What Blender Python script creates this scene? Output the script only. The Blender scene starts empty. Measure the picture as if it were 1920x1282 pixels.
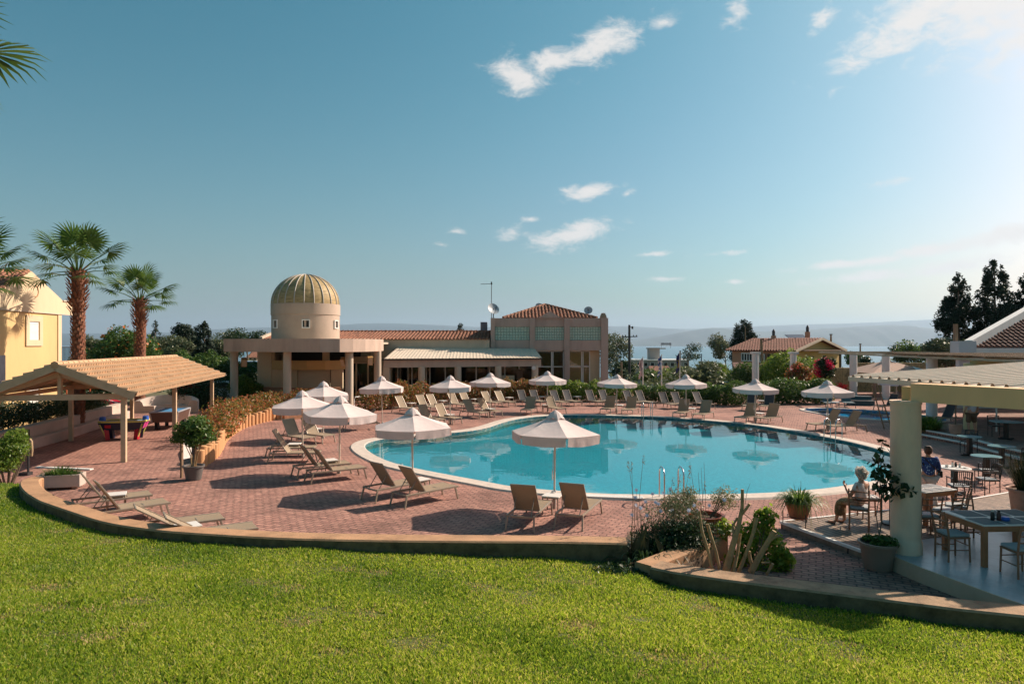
import bpy, math, random
import numpy as np
from mathutils import Vector, Matrix
from mathutils.geometry import tessellate_polygon

R = math.radians
C = bpy.context.scene.collection
scene = bpy.context.scene
F = 1280.0; HC = 4.3; HV = 644.0        # lens in 1920-wide pixels, eye height over the pool deck, horizon row

# ---------------------------------------------------------------- camera
cam_d = bpy.data.cameras.new('camera'); cam = bpy.data.objects.new('camera', cam_d); C.objects.link(cam)
cam.location = (0, 0, HC); cam.rotation_euler = (R(90), 0, 0)
cam_d.sensor_width = 36; cam_d.lens = 24; cam_d.shift_y = 3/1920
cam_d.clip_start = .1; cam_d.clip_end = 80000
scene.camera = cam

# ---------------------------------------------------------------- light
SUN_AZ, SUN_EL = R(62), R(35)
sd = bpy.data.lights.new('sun', 'SUN'); sun = bpy.data.objects.new('sun', sd); C.objects.link(sun)
sd.energy = 3.6; sd.angle = R(.55); sd.color = (1.0, .86, .70)
sdir = Vector((math.sin(SUN_AZ)*math.cos(SUN_EL), math.cos(SUN_AZ)*math.cos(SUN_EL), math.sin(SUN_EL)))
sun.rotation_euler = sdir.to_track_quat('Z', 'Y').to_euler()
sun.location = sdir*200

scene.view_settings.view_transform = 'Standard'
scene.view_settings.look = 'None'
scene.view_settings.exposure = 1.06
scene.view_settings.gamma = 1
scene.cycles.use_denoising = True
scene.cycles.max_bounces = 7
scene.cycles.diffuse_bounces = 3
scene.cycles.glossy_bounces = 3
scene.cycles.transmission_bounces = 4
scene.cycles.transparent_max_bounces = 8
scene.cycles.volume_bounces = 0
scene.cycles.caustics_reflective = False
scene.cycles.caustics_refractive = False
scene.cycles.sample_clamp_indirect = 4

world = bpy.data.worlds.new('World'); scene.world = world; world.use_nodes = True
def build_world():
    nt = world.node_tree; N = nt.nodes; L = nt.links
    N.clear()
    out = N.new('ShaderNodeOutputWorld'); bg = N.new('ShaderNodeBackground'); bg.inputs[1].default_value = .051
    sky = N.new('ShaderNodeTexSky'); sky.sky_type = 'NISHITA'; sky.sun_disc = False
    sky.sun_elevation = SUN_EL; sky.sun_rotation = SUN_AZ
    sky.altitude = 50; sky.air_density = 1.0; sky.dust_density = 2.2; sky.ozone_density = 2.5
    spl = N.new('ShaderNodeSeparateColor'); tint = N.new('ShaderNodeCombineColor'); L.new(sky.outputs[0], spl.inputs[0])
    for ch, (pw, gain) in enumerate(((1.66, .97), (1.0, .97), (1.08, .94))):      # the photograph's teal sky
        a_ = N.new('ShaderNodeMath'); a_.operation = 'DIVIDE'; a_.inputs[1].default_value = 8.5; L.new(spl.outputs[ch], a_.inputs[0])
        b_ = N.new('ShaderNodeMath'); b_.operation = 'POWER'; b_.inputs[1].default_value = pw; L.new(a_.outputs[0], b_.inputs[0])
        c_ = N.new('ShaderNodeMath'); c_.operation = 'MULTIPLY'; c_.inputs[1].default_value = 8.5*gain; L.new(b_.outputs[0], c_.inputs[0]); L.new(c_.outputs[0], tint.inputs[ch])
    tc = N.new('ShaderNodeTexCoord')
    sep = N.new('ShaderNodeSeparateXYZ'); L.new(tc.outputs['Generated'], sep.inputs[0])
    az = N.new('ShaderNodeMath'); az.operation = 'ARCTAN2'; L.new(sep.outputs[0], az.inputs[0]); L.new(sep.outputs[1], az.inputs[1])
    el = N.new('ShaderNodeMath'); el.operation = 'ARCSINE'; L.new(sep.outputs[2], el.inputs[0])
    comb = N.new('ShaderNodeCombineXYZ'); L.new(az.outputs[0], comb.inputs[0]); L.new(el.outputs[0], comb.inputs[1])
    # cloud lobes: azimuth, elevation, half-widths (deg), tilt, weight
    lobes = [(.6, 21.4, 2.9, 1.6, -24, 1), (2.9, 22.2, 3.6, 1.2, 12, 1), (7.5, 23.4, 3.8, 1.5, 20, 1), (12.5, 24.6, 1.6, .7, 10, .75),
             (18.4, 24.6, 1.3, 1.3, 50, .8), (24.2, 23.3, 1.4, 1.0, 40, .7),
             (30.5, 22.3, 6.5, 1.6, 24, 1.1), (35, 23.4, 7.0, 2.4, 14, 1.25), (41, 22, 9, 4.5, 0, 1.3), (33, 20.6, 5, .8, 18, .6),
             (6.4, 12.5, 2.6, .75, 6, 1), (9.6, 12.2, .8, .35, 25, .9),
             (5.2, 9.0, 3.9, 1.15, 12, 1), (.0, 9.2, 1.5, .75, 10, 1), (1.6, 10.3, .9, .3, 5, .9), (-4.7, 9.3, 1.3, .35, 0, .85),
             (-5.9, 8.2, .8, .25, 0, .6), (17.0, 7.2, 2.4, .3, 3, .78), (11.5, 7.3, 2.0, .25, 2, .68), (13, 5.3, 2.4, .24, 1, .7),
             (18.2, 4.9, 2.4, .22, 1, .68), (27.5, 6.1, 5.5, .36, 5, 1.1), (31, 6.6, 3.5, .55, 6, 1.1), (36.5, 7.4, 5, .7, 6, 1.05),
             (27, 4.9, 4.5, .5, 3, .95), (33, 5.4, 4.0, .6, 6, 1.0), (29, 11.7, 4.0, .6, 4, .55), (-8.2, 17.8, 1.0, .6, -40, .32), (3.5, 5.0, 1.3, .25, 0, .5)]
    acc = None
    for (a, e, ra, re_, t, w) in lobes:
        mp = N.new('ShaderNodeMapping'); mp.vector_type = 'TEXTURE'
        mp.inputs['Location'].default_value = (R(a), R(e), 0); mp.inputs['Rotation'].default_value = (0, 0, R(t))
        mp.inputs['Scale'].default_value = (R(ra), R(re_), 1)
        L.new(comb.outputs[0], mp.inputs[0])
        ln = N.new('ShaderNodeVectorMath'); ln.operation = 'LENGTH'; L.new(mp.outputs[0], ln.inputs[0])
        mr = N.new('ShaderNodeMapRange'); mr.inputs[1].default_value = 0; mr.inputs[2].default_value = 1.6
        mr.inputs[3].default_value = w; mr.inputs[4].default_value = 0; L.new(ln.outputs['Value'], mr.inputs[0])
        if acc is None: acc = mr.outputs[0]
        else:
            mx = N.new('ShaderNodeMath'); mx.operation = 'MAXIMUM'; L.new(acc, mx.inputs[0]); L.new(mr.outputs[0], mx.inputs[1]); acc = mx.outputs[0]
    st = N.new('ShaderNodeMapping'); st.inputs['Scale'].default_value = (1, 1, 2.0); L.new(tc.outputs['Generated'], st.inputs[0])
    nz = N.new('ShaderNodeTexNoise'); nz.inputs['Scale'].default_value = 24; nz.inputs['Detail'].default_value = 9; nz.inputs['Roughness'].default_value = .66
    nz.inputs['Distortion'].default_value = .4
    L.new(st.outputs[0], nz.inputs['Vector'])
    sub = N.new('ShaderNodeMath'); sub.operation = 'MULTIPLY_ADD'; sub.inputs[1].default_value = 1.9; sub.inputs[2].default_value = -1.12
    L.new(nz.outputs[0], sub.inputs[0])
    add = N.new('ShaderNodeMath'); add.operation = 'ADD'; L.new(sub.outputs[0], add.inputs[0]); L.new(acc, add.inputs[1])
    gate = N.new('ShaderNodeMapRange'); gate.interpolation_type = 'SMOOTHSTEP'
    gate.inputs[1].default_value = .12; gate.inputs[2].default_value = .82; gate.inputs[3].default_value = 0; gate.inputs[4].default_value = .92
    L.new(add.outputs[0], gate.inputs[0])
    onlylobe = N.new('ShaderNodeMath'); onlylobe.operation = 'GREATER_THAN'; onlylobe.inputs[1].default_value = .001; L.new(acc, onlylobe.inputs[0])
    den = N.new('ShaderNodeMath'); den.operation = 'MULTIPLY'; L.new(gate.outputs[0], den.inputs[0]); L.new(onlylobe.outputs[0], den.inputs[1])
    mix = N.new('ShaderNodeMixRGB'); mix.inputs[2].default_value = (8.3, 7.9, 7.6, 1)
    ex = N.new('ShaderNodeMath'); ex.operation = 'MAXIMUM'; ex.inputs[1].default_value = 0; L.new(el.outputs[0], ex.inputs[0])
    e2 = N.new('ShaderNodeMath'); e2.operation = 'MULTIPLY'; e2.inputs[1].default_value = -1/R(8.5); L.new(ex.outputs[0], e2.inputs[0])
    e3 = N.new('ShaderNodeMath'); e3.operation = 'EXPONENT'; L.new(e2.outputs[0], e3.inputs[0])
    e4 = N.new('ShaderNodeMath'); e4.operation = 'MULTIPLY'; e4.inputs[1].default_value = .8; L.new(e3.outputs[0], e4.inputs[0])
    hz = N.new('ShaderNodeMixRGB'); hz.blend_type = 'LIGHTEN'; hz.inputs[2].default_value = (3.9, 4.15, 4.15, 1)
    L.new(e4.outputs[0], hz.inputs[0]); L.new(tint.outputs[0], hz.inputs[1])
    L.new(den.outputs[0], mix.inputs[0]); L.new(hz.outputs[0], mix.inputs[1])
    L.new(mix.outputs[0], bg.inputs[0]); L.new(bg.outputs[0], out.inputs[0])
build_world()

# ---------------------------------------------------------------- measuring: a ground or level point from where it stands in the photo
def G(u, v, z=0.0):
    d = F*(HC-z)/(v-HV)
    return Vector(((u-960)*d/F, d, z))
def D(u, v, d):
    return Vector(((u-960)*d/F, d, HC-(v-HV)*d/F))

# ---------------------------------------------------------------- materials
def _mat(name):
    m = bpy.data.materials.new(name); m.use_nodes = True
    nt = m.node_tree; b = nt.nodes['Principled BSDF']
    return m, nt, b
def _ramp(nt, cols, pos=None):
    r = nt.nodes.new('ShaderNodeValToRGB'); e = r.color_ramp.elements
    pos = pos or [i/(len(cols)-1) for i in range(len(cols))]
    while len(e) < len(cols): e.new(.5)
    for k, (p, c) in enumerate(zip(pos, cols)):
        e[k].position = p; e[k].color = (c[0], c[1], c[2], 1)
    return r
def M(name, col, rough=.65, var=.12, scale=3.0, bump=0.0, bscale=50, metal=0.0, spec=.4, coord='Object', streak=None):
    m, nt, b = _mat(name); L = nt.links
    tc = nt.nodes.new('ShaderNodeTexCoord'); src = tc.outputs[coord]
    if streak:
        mp = nt.nodes.new('ShaderNodeMapping'); mp.inputs['Scale'].default_value = streak; L.new(src, mp.inputs[0]); src = mp.outputs[0]
    n = nt.nodes.new('ShaderNodeTexNoise'); n.inputs['Scale'].default_value = scale; n.inputs['Detail'].default_value = 7; n.inputs['Roughness'].default_value = .65
    L.new(src, n.inputs['Vector'])
    lo = [c*(1-var*1.6) for c in col]; hi = [min(1, c*(1+var)) for c in col]
    r = _ramp(nt, [lo, col, hi], [.28, .5, .72]); L.new(n.outputs[0], r.inputs[0]); L.new(r.outputs[0], b.inputs['Base Color'])
    b.inputs['Roughness'].default_value = rough; b.inputs['Metallic'].default_value = metal; b.inputs['Specular IOR Level'].default_value = spec
    if bump:
        n2 = nt.nodes.new('ShaderNodeTexNoise'); n2.inputs['Scale'].default_value = bscale; n2.inputs['Detail'].default_value = 5
        L.new(tc.outputs[coord], n2.inputs['Vector'])
        bp = nt.nodes.new('ShaderNodeBump'); bp.inputs['Strength'].default_value = bump; bp.inputs['Distance'].default_value = .02
        L.new(n2.outputs[0], bp.inputs['Height']); L.new(bp.outputs[0], b.inputs['Normal'])
    return m
def leafmat(name, cols, trans=.35, rough=.45, big=0):
    m, nt, b = _mat(name); L = nt.links
    g = nt.nodes.new('ShaderNodeNewGeometry')
    r = _ramp(nt, cols); L.new(g.outputs['Random Per Island'], r.inputs[0])
    L.new(r.outputs[0], b.inputs['Base Color']); b.inputs['Roughness'].default_value = rough; b.inputs['Specular IOR Level'].default_value = .35
    t = nt.nodes.new('ShaderNodeBsdfTranslucent')
    mx = nt.nodes.new('ShaderNodeMixShader'); mx.inputs[0].default_value = trans
    hs = nt.nodes.new('ShaderNodeHueSaturation'); hs.inputs['Value'].default_value = 1.5; hs.inputs['Hue'].default_value = .49
    L.new(r.outputs[0], hs.inputs['Color']); L.new(hs.outputs[0], t.inputs[0])
    L.new(b.outputs[0], mx.inputs[1]); L.new(t.outputs[0], mx.inputs[2])
    L.new(mx.outputs[0], nt.nodes['Material Output'].inputs[0])
    return m
def thinfabric(m, amount=.25):
    nt = m.node_tree; b = nt.nodes['Principled BSDF']; t = nt.nodes.new('ShaderNodeBsdfTranslucent'); mx = nt.nodes.new('ShaderNodeMixShader'); mx.inputs[0].default_value = amount
    nt.links.new(b.inputs['Base Color'].links[0].from_socket, t.inputs[0]); nt.links.new(b.outputs[0], mx.inputs[1]); nt.links.new(t.outputs[0], mx.inputs[2]); nt.links.new(mx.outputs[0], nt.nodes['Material Output'].inputs[0])
    return m
def pavermat(name, c1, c2, mortar, bw, bh, rot, mort=.012, stain=.25, rough=.8):
    m, nt, b = _mat(name); L = nt.links
    tc = nt.nodes.new('ShaderNodeTexCoord'); mp = nt.nodes.new('ShaderNodeMapping'); mp.inputs['Rotation'].default_value = (0, 0, R(rot))
    L.new(tc.outputs['Object'], mp.inputs[0])
    br = nt.nodes.new('ShaderNodeTexBrick'); br.inputs['Scale'].default_value = 1; br.inputs['Brick Width'].default_value = bw; br.inputs['Row Height'].default_value = bh
    br.inputs['Mortar Size'].default_value = mort; br.inputs['Mortar Smooth'].default_value = .3; br.inputs['Bias'].default_value = 0
    br.inputs['Color1'].default_value = (*c1, 1); br.inputs['Color2'].default_value = (*c2, 1); br.inputs['Mortar'].default_value = (*mortar, 1)
    br.offset = .5
    wob = nt.nodes.new('ShaderNodeTexNoise'); wob.inputs['Scale'].default_value = 1.3
    wm = nt.nodes.new('ShaderNodeMixRGB'); wm.blend_type = 'LINEAR_LIGHT'; wm.inputs[0].default_value = .04
    L.new(mp.outputs[0], wob.inputs['Vector']); L.new(mp.outputs[0], wm.inputs[1]); L.new(wob.outputs['Color'], wm.inputs[2])
    L.new(wm.outputs[0], br.inputs['Vector'])
    n = nt.nodes.new('ShaderNodeTexNoise'); n.inputs['Scale'].default_value = .45; n.inputs['Detail'].default_value = 9; n.inputs['Roughness'].default_value = .7
    L.new(tc.outputs['Object'], n.inputs['Vector'])
    r = _ramp(nt, [(1-stain,)*3, (1, 1, 1), (1+stain*.6, 1+stain*.5, 1+stain*.4)], [.3, .5, .72]); L.new(n.outputs[0], r.inputs[0])
    mu = nt.nodes.new('ShaderNodeMixRGB'); mu.blend_type = 'MULTIPLY'; mu.inputs[0].default_value = 1
    n3 = nt.nodes.new('ShaderNodeTexNoise'); n3.inputs['Scale'].default_value = 9; n3.inputs['Detail'].default_value = 6
    L.new(tc.outputs['Object'], n3.inputs['Vector'])
    r3 = _ramp(nt, [(.8, .8, .8), (1.18, 1.15, 1.12)], [.35, .65]); L.new(n3.outputs[0], r3.inputs[0])
    mu2 = nt.nodes.new('ShaderNodeMixRGB'); mu2.blend_type = 'MULTIPLY'; mu2.inputs[0].default_value = 1
    L.new(br.outputs[0], mu.inputs[1]); L.new(r.outputs[0], mu.inputs[2]); L.new(mu.outputs[0], mu2.inputs[1]); L.new(r3.outputs[0], mu2.inputs[2])
    L.new(mu2.outputs[0], b.inputs['Base Color']); b.inputs['Roughness'].default_value = rough; b.inputs['Specular IOR Level'].default_value = .25
    bp = nt.nodes.new('ShaderNodeBump'); bp.inputs['Strength'].default_value = .5; bp.inputs['Distance'].default_value = .01; bp.invert = True
    L.new(br.outputs['Fac'], bp.inputs['Height']); L.new(bp.outputs[0], b.inputs['Normal'])
    return m
def plankmat(name, c1, c2, width, rot, rough=.6, gap=(.03, .025, .02)):
    m = pavermat(name, c1, c2, gap, 2.4, width, rot, .022, .25, rough)
    return m
def watermat(name, tint, wave=.12, scale=1.6, ior=1.33, refl=1.0):
    m = bpy.data.materials.new(name); m.use_nodes = True; nt = m.node_tree; nt.nodes.clear(); L = nt.links
    out = nt.nodes.new('ShaderNodeOutputMaterial'); mx = nt.nodes.new('ShaderNodeMixShader')
    tr = nt.nodes.new('ShaderNodeBsdfTransparent'); tr.inputs[0].default_value = (*tint, 1)
    gl = nt.nodes.new('ShaderNodeBsdfGlossy'); gl.inputs['Roughness'].default_value = .015
    ge = nt.nodes.new('ShaderNodeNewGeometry'); dt = nt.nodes.new('ShaderNodeVectorMath'); dt.operation = 'DOT_PRODUCT'
    def mth(op, x, y):
        q = nt.nodes.new('ShaderNodeMath'); q.operation = op
        for i_, k_ in enumerate((x, y)):
            if k_ is None: continue
            if isinstance(k_, (int, float)): q.inputs[i_].default_value = k_
            else: L.new(k_, q.inputs[i_])
        return q.outputs[0]
    L.new(ge.outputs['Incoming'], dt.inputs[0]); r0 = ((ior-1)/(ior+1))**2
    fr_ = mth('MULTIPLY_ADD', mth('POWER', mth('SUBTRACT', 1.0, mth('ABSOLUTE', dt.outputs['Value'], None)), 5.0), 1-r0)
    fr_.node.inputs[2].default_value = r0
    tc = nt.nodes.new('ShaderNodeTexCoord'); n = nt.nodes.new('ShaderNodeTexNoise'); n.inputs['Scale'].default_value = scale; n.inputs['Detail'].default_value = 3
    bp = nt.nodes.new('ShaderNodeBump'); bp.inputs['Strength'].default_value = wave; bp.inputs['Distance'].default_value = .051
    L.new(tc.outputs['Object'], n.inputs['Vector']); L.new(n.outputs[0], bp.inputs['Height'])
    L.new(bp.outputs[0], gl.inputs['Normal']); L.new(bp.outputs[0], dt.inputs[1])
    fr_ = mth('MULTIPLY', fr_, refl); L.new(fr_, mx.inputs[0]); L.new(tr.outputs[0], mx.inputs[1]); L.new(gl.outputs[0], mx.inputs[2]); L.new(mx.outputs[0], out.inputs[0])
    return m
def glassmat(name, tint=(.55, .6, .58), ior=1.45):
    return watermat(name, tint, 0.0, 1, ior)

# ---------------------------------------------------------------- mesh building
class MB:
    def __init__(s): s.v = []; s.f = []
    def add(s, vs, fs):
        o = len(s.v); s.v.extend([tuple(p) for p in vs]); s.f.extend([tuple(i+o for i in f) for f in fs]); return s
    def box(s, c, size, rz=0, rot=None):
        hx, hy, hz = size[0]/2, size[1]/2, size[2]/2
        m = rot.to_4x4() if rot is not None else Matrix.Rotation(rz, 4, 'Z')
        c = Vector(c)
        vs = [c + m @ Vector((x*hx, y*hy, z*hz)) for z in (-1, 1) for x, y in ((-1, -1), (1, -1), (1, 1), (-1, 1))]
        return s.add(vs, [(3, 2, 1, 0), (4, 5, 6, 7), (0, 1, 5, 4), (1, 2, 6, 5), (2, 3, 7, 6), (3, 0, 4, 7)])
    def bar(s, a, b, w, h=None, up=(0, 0, 1)):
        a = Vector(a); b = Vector(b); h = h or w; d = (b-a); L = d.length; d.normalize(); up = Vector(up)
        x = d.cross(up)
        if x.length < 1e-4: x = d.cross(Vector((1, 0, 0)))
        x.normalize(); y = x.cross(d).normalized()
        vs = [p + x*sx*w/2 + y*sy*h/2 for p in (a, b) for sx, sy in ((-1, -1), (1, -1), (1, 1), (-1, 1))]
        return s.add(vs, [(3, 2, 1, 0), (4, 5, 6, 7), (0, 1, 5, 4), (1, 2, 6, 5), (2, 3, 7, 6), (3, 0, 4, 7)])
    def tube(s, pts, r, n=8, cap=True):
        pts = [Vector(p) for p in pts]; k = len(pts); rs = r if isinstance(r, (list, tuple)) else [r]*k
        vs = []; ref = None
        for i, p in enumerate(pts):
            t = (pts[min(i+1, k-1)]-pts[max(i-1, 0)]).normalized()
            if ref is None: ref = Vector((1, 0, 0)) if abs(t.x) < .8 else Vector((0, 1, 0))
            x = (ref - t*ref.dot(t)).normalized(); y = t.cross(x); ref = x
            for j in range(n):
                a = 2*math.pi*j/n; vs.append(p + (x*math.cos(a)+y*math.sin(a))*rs[i])
        fs = [(i*n+j, i*n+(j+1) % n, (i+1)*n+(j+1) % n, (i+1)*n+j) for i in range(k-1) for j in range(n)]
        if cap: fs += [tuple(range(n))[::-1], tuple(range((k-1)*n, k*n))]
        return s.add(vs, fs)
    def lathe(s, prof, n=24, c=(0, 0, 0), a0=0, a1=2*math.pi, cap=True):
        full = abs(a1-a0-2*math.pi) < 1e-6; m = n if full else n+1; vs = []
        for (r, z) in prof:
            for j in range(m):
                a = a0+(a1-a0)*j/n; vs.append((c[0]+r*math.cos(a), c[1]+r*math.sin(a), c[2]+z))
        fs = []
        for i in range(len(prof)-1):
            for j in range(n):
                j2 = (j+1) % m if full else j+1
                fs.append((i*m+j, i*m+j2, (i+1)*m+j2, (i+1)*m+j))
        if cap and full:
            if prof[0][0] > 1e-3: fs.append(tuple(range(m))[::-1])
            if prof[-1][0] > 1e-3: fs.append(tuple(range((len(prof)-1)*m, len(prof)*m)))
        return s.add(vs, fs)
    def prism(s, poly, z0, z1, bottom=False):
        n = len(poly); vs = [(p[0], p[1], z0) for p in poly]+[(p[0], p[1], z1) for p in poly]
        area = sum(poly[i][0]*poly[(i+1) % n][1]-poly[(i+1) % n][0]*poly[i][1] for i in range(n))
        fs = [(i, (i+1) % n, n+(i+1) % n, n+i) for i in range(n)]
        if area < 0: fs = [f[::-1] for f in fs]
        tri = tessellate_polygon([[Vector((p[0], p[1], 0)) for p in poly]])
        for t in tri:
            a = [poly[i] for i in t]; cr = (a[1][0]-a[0][0])*(a[2][1]-a[0][1])-(a[2][0]-a[0][0])*(a[1][1]-a[0][1])
            t = t if cr > 0 else t[::-1]
            fs.append(tuple(n+i for i in t))
            if bottom: fs.append(tuple(i for i in t[::-1]))
        return s.add(vs, fs)
    def slab(s, p, q, r_, t, th):           # quad p q r t thickened by th along its normal
        p, q, r_, t = map(Vector, (p, q, r_, t)); n = (q-p).cross(t-p).normalized()*th
        vs = [p, q, r_, t, p+n, q+n, r_+n, t+n]
        return s.add(vs, [(3, 2, 1, 0), (4, 5, 6, 7), (0, 1, 5, 4), (1, 2, 6, 5), (2, 3, 7, 6), (3, 0, 4, 7)])
    def xf(s, m):
        s.v = [tuple(m @ Vector(p)) for p in s.v]; return s
    def build(s, name, mat, parent=None, smooth=False, bevel=0):
        me = bpy.data.meshes.new(name); me.from_pydata(s.v, [], s.f); me.update()
        if smooth:
            me.polygons.foreach_set('use_smooth', [True]*len(me.polygons))
            try: me.set_sharp_from_angle(angle=R(40))
            except Exception: pass
        return link(name, me, mat, parent, bevel)
def link(name, me, mat, parent=None, bevel=0):
    o = bpy.data.objects.new(name, me); C.objects.link(o)
    for m in (mat if isinstance(mat, (list, tuple)) else [mat]): me.materials.append(m)
    if parent: o.parent = parent
    if bevel:
        b = o.modifiers.new('bevel', 'BEVEL'); b.width = bevel; b.segments = 2; b.limit_method = 'ANGLE'; b.angle_limit = R(40)
    return o
def fastmesh(name, V, Fq, mat, parent=None):
    me = bpy.data.meshes.new(name); nv = len(V); nf, k = Fq.shape
    me.vertices.add(nv); me.vertices.foreach_set('co', np.ascontiguousarray(V, dtype=np.float32).ravel())
    me.loops.add(nf*k); me.loops.foreach_set('vertex_index', np.ascontiguousarray(Fq, dtype=np.int32).ravel())
    me.polygons.add(nf); me.polygons.foreach_set('loop_start', np.arange(0, nf*k, k, dtype=np.int32))
    me.update(calc_edges=True)
    return link(name, me, mat, parent)
def tag(o, label, cat, group=None, kind=None):
    o['label'] = label; o['category'] = cat
    if group: o['group'] = group
    if kind: o['kind'] = kind
    return o
def thing(name, label, cat, loc=(0, 0, 0), rz=0, group=None):
    o = bpy.data.objects.new(name, None); C.objects.link(o); o.location = loc; o.rotation_euler = (0, 0, rz); o.empty_display_size = .1
    return tag(o, label, cat, group)
def struct(o, kind='structure'):
    o['kind'] = kind; return o
KIDS = {}
def dup(root, loc, rz, label, group=None, scale=None):
    def cp(o, par):
        c = o.copy(); C.objects.link(c)
        if par: c.parent = par
        for ch in o.children: cp(ch, c)
        return c
    r = cp(root, None); r.location = loc; r.rotation_euler = (0, 0, rz); r['label'] = label
    if group: r['group'] = group
    if scale: r.scale = (scale,)*3 if isinstance(scale, (int, float)) else scale
    return r

# ---------------------------------------------------------------- foliage
def leafcloud(blobs, n, size, seed, aspect=.5, shell=.5, lump=.22, droop=0.0, outward=.5):
    g = np.random.default_rng(seed); B = np.array(blobs, dtype=float)
    w = (B[:, 3]*B[:, 4]*B[:, 5])**(2/3); w /= w.sum()
    k = g.choice(len(B), n, p=w)
    d = g.normal(size=(n, 3)); d /= np.linalg.norm(d, axis=1, keepdims=True)
    r = shell+(1-shell)*g.random(n)**.6
    ph = g.random((len(B), 6))*6.28
    r *= 1+lump*np.sin(d[:, 0]*5+ph[k, 0])*np.sin(d[:, 1]*5+ph[k, 1])+lump*.7*np.sin(d[:, 2]*7+ph[k, 2])*np.sin(d[:, 0]*8+ph[k, 3])
    c = B[k, :3]+d*B[k, 3:6]*r[:, None]
    nrm = d*outward+g.normal(size=(n, 3))*.6; nrm[:, 2] += .25
    nrm /= np.linalg.norm(nrm, axis=1, keepdims=True)
    a = g.normal(size=(n, 3))+d*.4; a[:, 2] -= droop
    a -= nrm*(a*nrm).sum(1, keepdims=True); a /= np.linalg.norm(a, axis=1, keepdims=True)
    b = np.cross(nrm, a)
    L = size*(.6+.8*g.random(n))[:, None]; W = L*aspect
    v = np.stack([c-a*L*.5, c+b*W*.5+nrm*L*.06, c+a*L*.5, c-b*W*.5+nrm*L*.06], 1).reshape(-1, 3)
    return v
def quads(v): return np.arange(len(v)).reshape(-1, 4)
def leaves(name, mat, parent, blobs, n, size, seed, **kw):
    v = leafcloud(blobs, n, size, seed, **kw)
    return fastmesh(name, v, quads(v), mat, parent)
def crown(c, rad, k, seed, sub=.42, spread=.75):
    g = random.Random(seed); out = []
    for i in range(k):
        while True:
            p = Vector((g.uniform(-1, 1), g.uniform(-1, 1), g.uniform(-1, 1)))
            if p.length <= 1: break
        s = sub*g.uniform(.65, 1.25)
        out.append((c[0]+p.x*rad[0]*spread, c[1]+p.y*rad[1]*spread, c[2]+p.z*rad[2]*spread, rad[0]*s, rad[1]*s, rad[2]*s*.9))
    return out
def tree(name, label, base, trunk_h, rad, mleaf, mtrunk, n, size, seed, tr=.14, k=14, sub=.42, group=None, cat='tree', stems=1, lean=0, **kw):
    root = thing(name, label, cat, base, 0, group); g = random.Random(seed*7+1)
    tb = MB(); cz = trunk_h+rad[2]*.85
    for s_ in range(stems):
        a = g.uniform(0, 6.28); o = .0 if stems == 1 else .15
        p0 = Vector((math.cos(a)*o*.5, math.sin(a)*o*.5, -.15)); top = Vector((g.uniform(-.2, .2)*rad[0]+lean, g.uniform(-.2, .2)*rad[1], cz))
        mid = (p0*.45+top*.55)+Vector((g.uniform(-.1, .1)*rad[0], g.uniform(-.1, .1)*rad[1], 0))
        tb.tube([p0, p0*.75+mid*.25+Vector((g.uniform(-.05, .05), 0, 0)), mid, top], [tr*1.25, tr, tr*.7, tr*.3], 8)
        for j in range(5):
            q = mid.lerp(top, g.uniform(0, .7)); aa = g.uniform(0, 6.28)
            e = Vector((math.cos(aa)*rad[0]*.7+lean, math.sin(aa)*rad[1]*.7, cz+g.uniform(-.4, .5)*rad[2]))
            tb.tube([q, q.lerp(e, .5)+Vector((0, 0, rad[2]*.08)), e], [tr*.45, tr*.3, tr*.12], 6)
    tb.build('trunk', mtrunk, root, True)
    leaves('crown', mleaf, root, crown((lean, 0, cz), rad, k, seed, sub), n, size, seed, **kw)
    return root
def conifer(name, label, base, h, r, mleaf, mtrunk, n, size, seed, group=None, power=.75, gap=.35, low=.08, fat=1.0):
    root = thing(name, label, 'tree', base, 0, group); g = np.random.default_rng(seed)
    MB().tube([(0, 0, -.2), (0, 0, h*.5), (0, 0, h*.97)], [r*.11, r*.07, r*.015], 8).build('trunk', mtrunk, root, True)
    nb = 70; blobs = []
    for i in range(nb):
        t = low+(1-low)*g.random()**.85; rr = r*max(.06, (1-t)**power)*(1.15 if t > .12 else .7)
        a = g.random()*6.28; q = rr*(gap+.55*g.random())
        s = max(.12*r, rr*.38)*(.6+.6*g.random())*fat
        blobs.append((math.cos(a)*q, math.sin(a)*q, h*t, s, s, s*1.25))
    leaves('crown', mleaf, root, blobs, n, size, seed+1, aspect=.45, shell=.3, lump=.3)
    return root
# ================================================================= materials
m_deck = pavermat('deck_pavers', (.44, .24, .19), (.305, .16, .13), (.165, .095, .075), .26, .13, 24, .018, .42)
m_coping = M('coping_stone', (.56, .48, .41), .75, .14, 5, .15, 60)
m_basin = pavermat('pool_tiles', (.028, .32, .41), (.024, .285, .37), (.075, .36, .43), .12, .12, 10, .006, .06, .4)
m_kbasin = pavermat('kid_pool_tiles', (.03, .38, .82), (.03, .34, .76), (.1, .35, .6), .12, .12, 10, .006, .06, .4)
m_water = watermat('pool_water', (.45, .95, .97), .08, 1.3, 1.33, .85)
m_sea = M('sea_water', (.07, .14, .19), .28, .1, .01, .35, .35, 0, .5)
m_earth = M('dry_earth', (.13, .12, .06), .95, .35, .08, .2, 3)
m_soil = M('bed_soil', (.10, .065, .04), .95, .35, 4, .5, 30)
m_lawn = M('lawn_earth', (.075, .09, .018), .9, .35, 3, .4, 40)
m_mtn = M('mountain_scrub', (.05, .075, .07), .95, .35, .0012)
m_retwall = M('terracotta_render', (.42, .24, .13), .85, .22, 2.2, .3, 25)
m_mosswall = M('weathered_concrete', (.34, .215, .13), .9, .35, 3, .5, 30)
m_cream = M('cream_render', (.54, .445, .34), .8, .13, 1.1, .1, 40, streak=(1, 1, .3))
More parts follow.
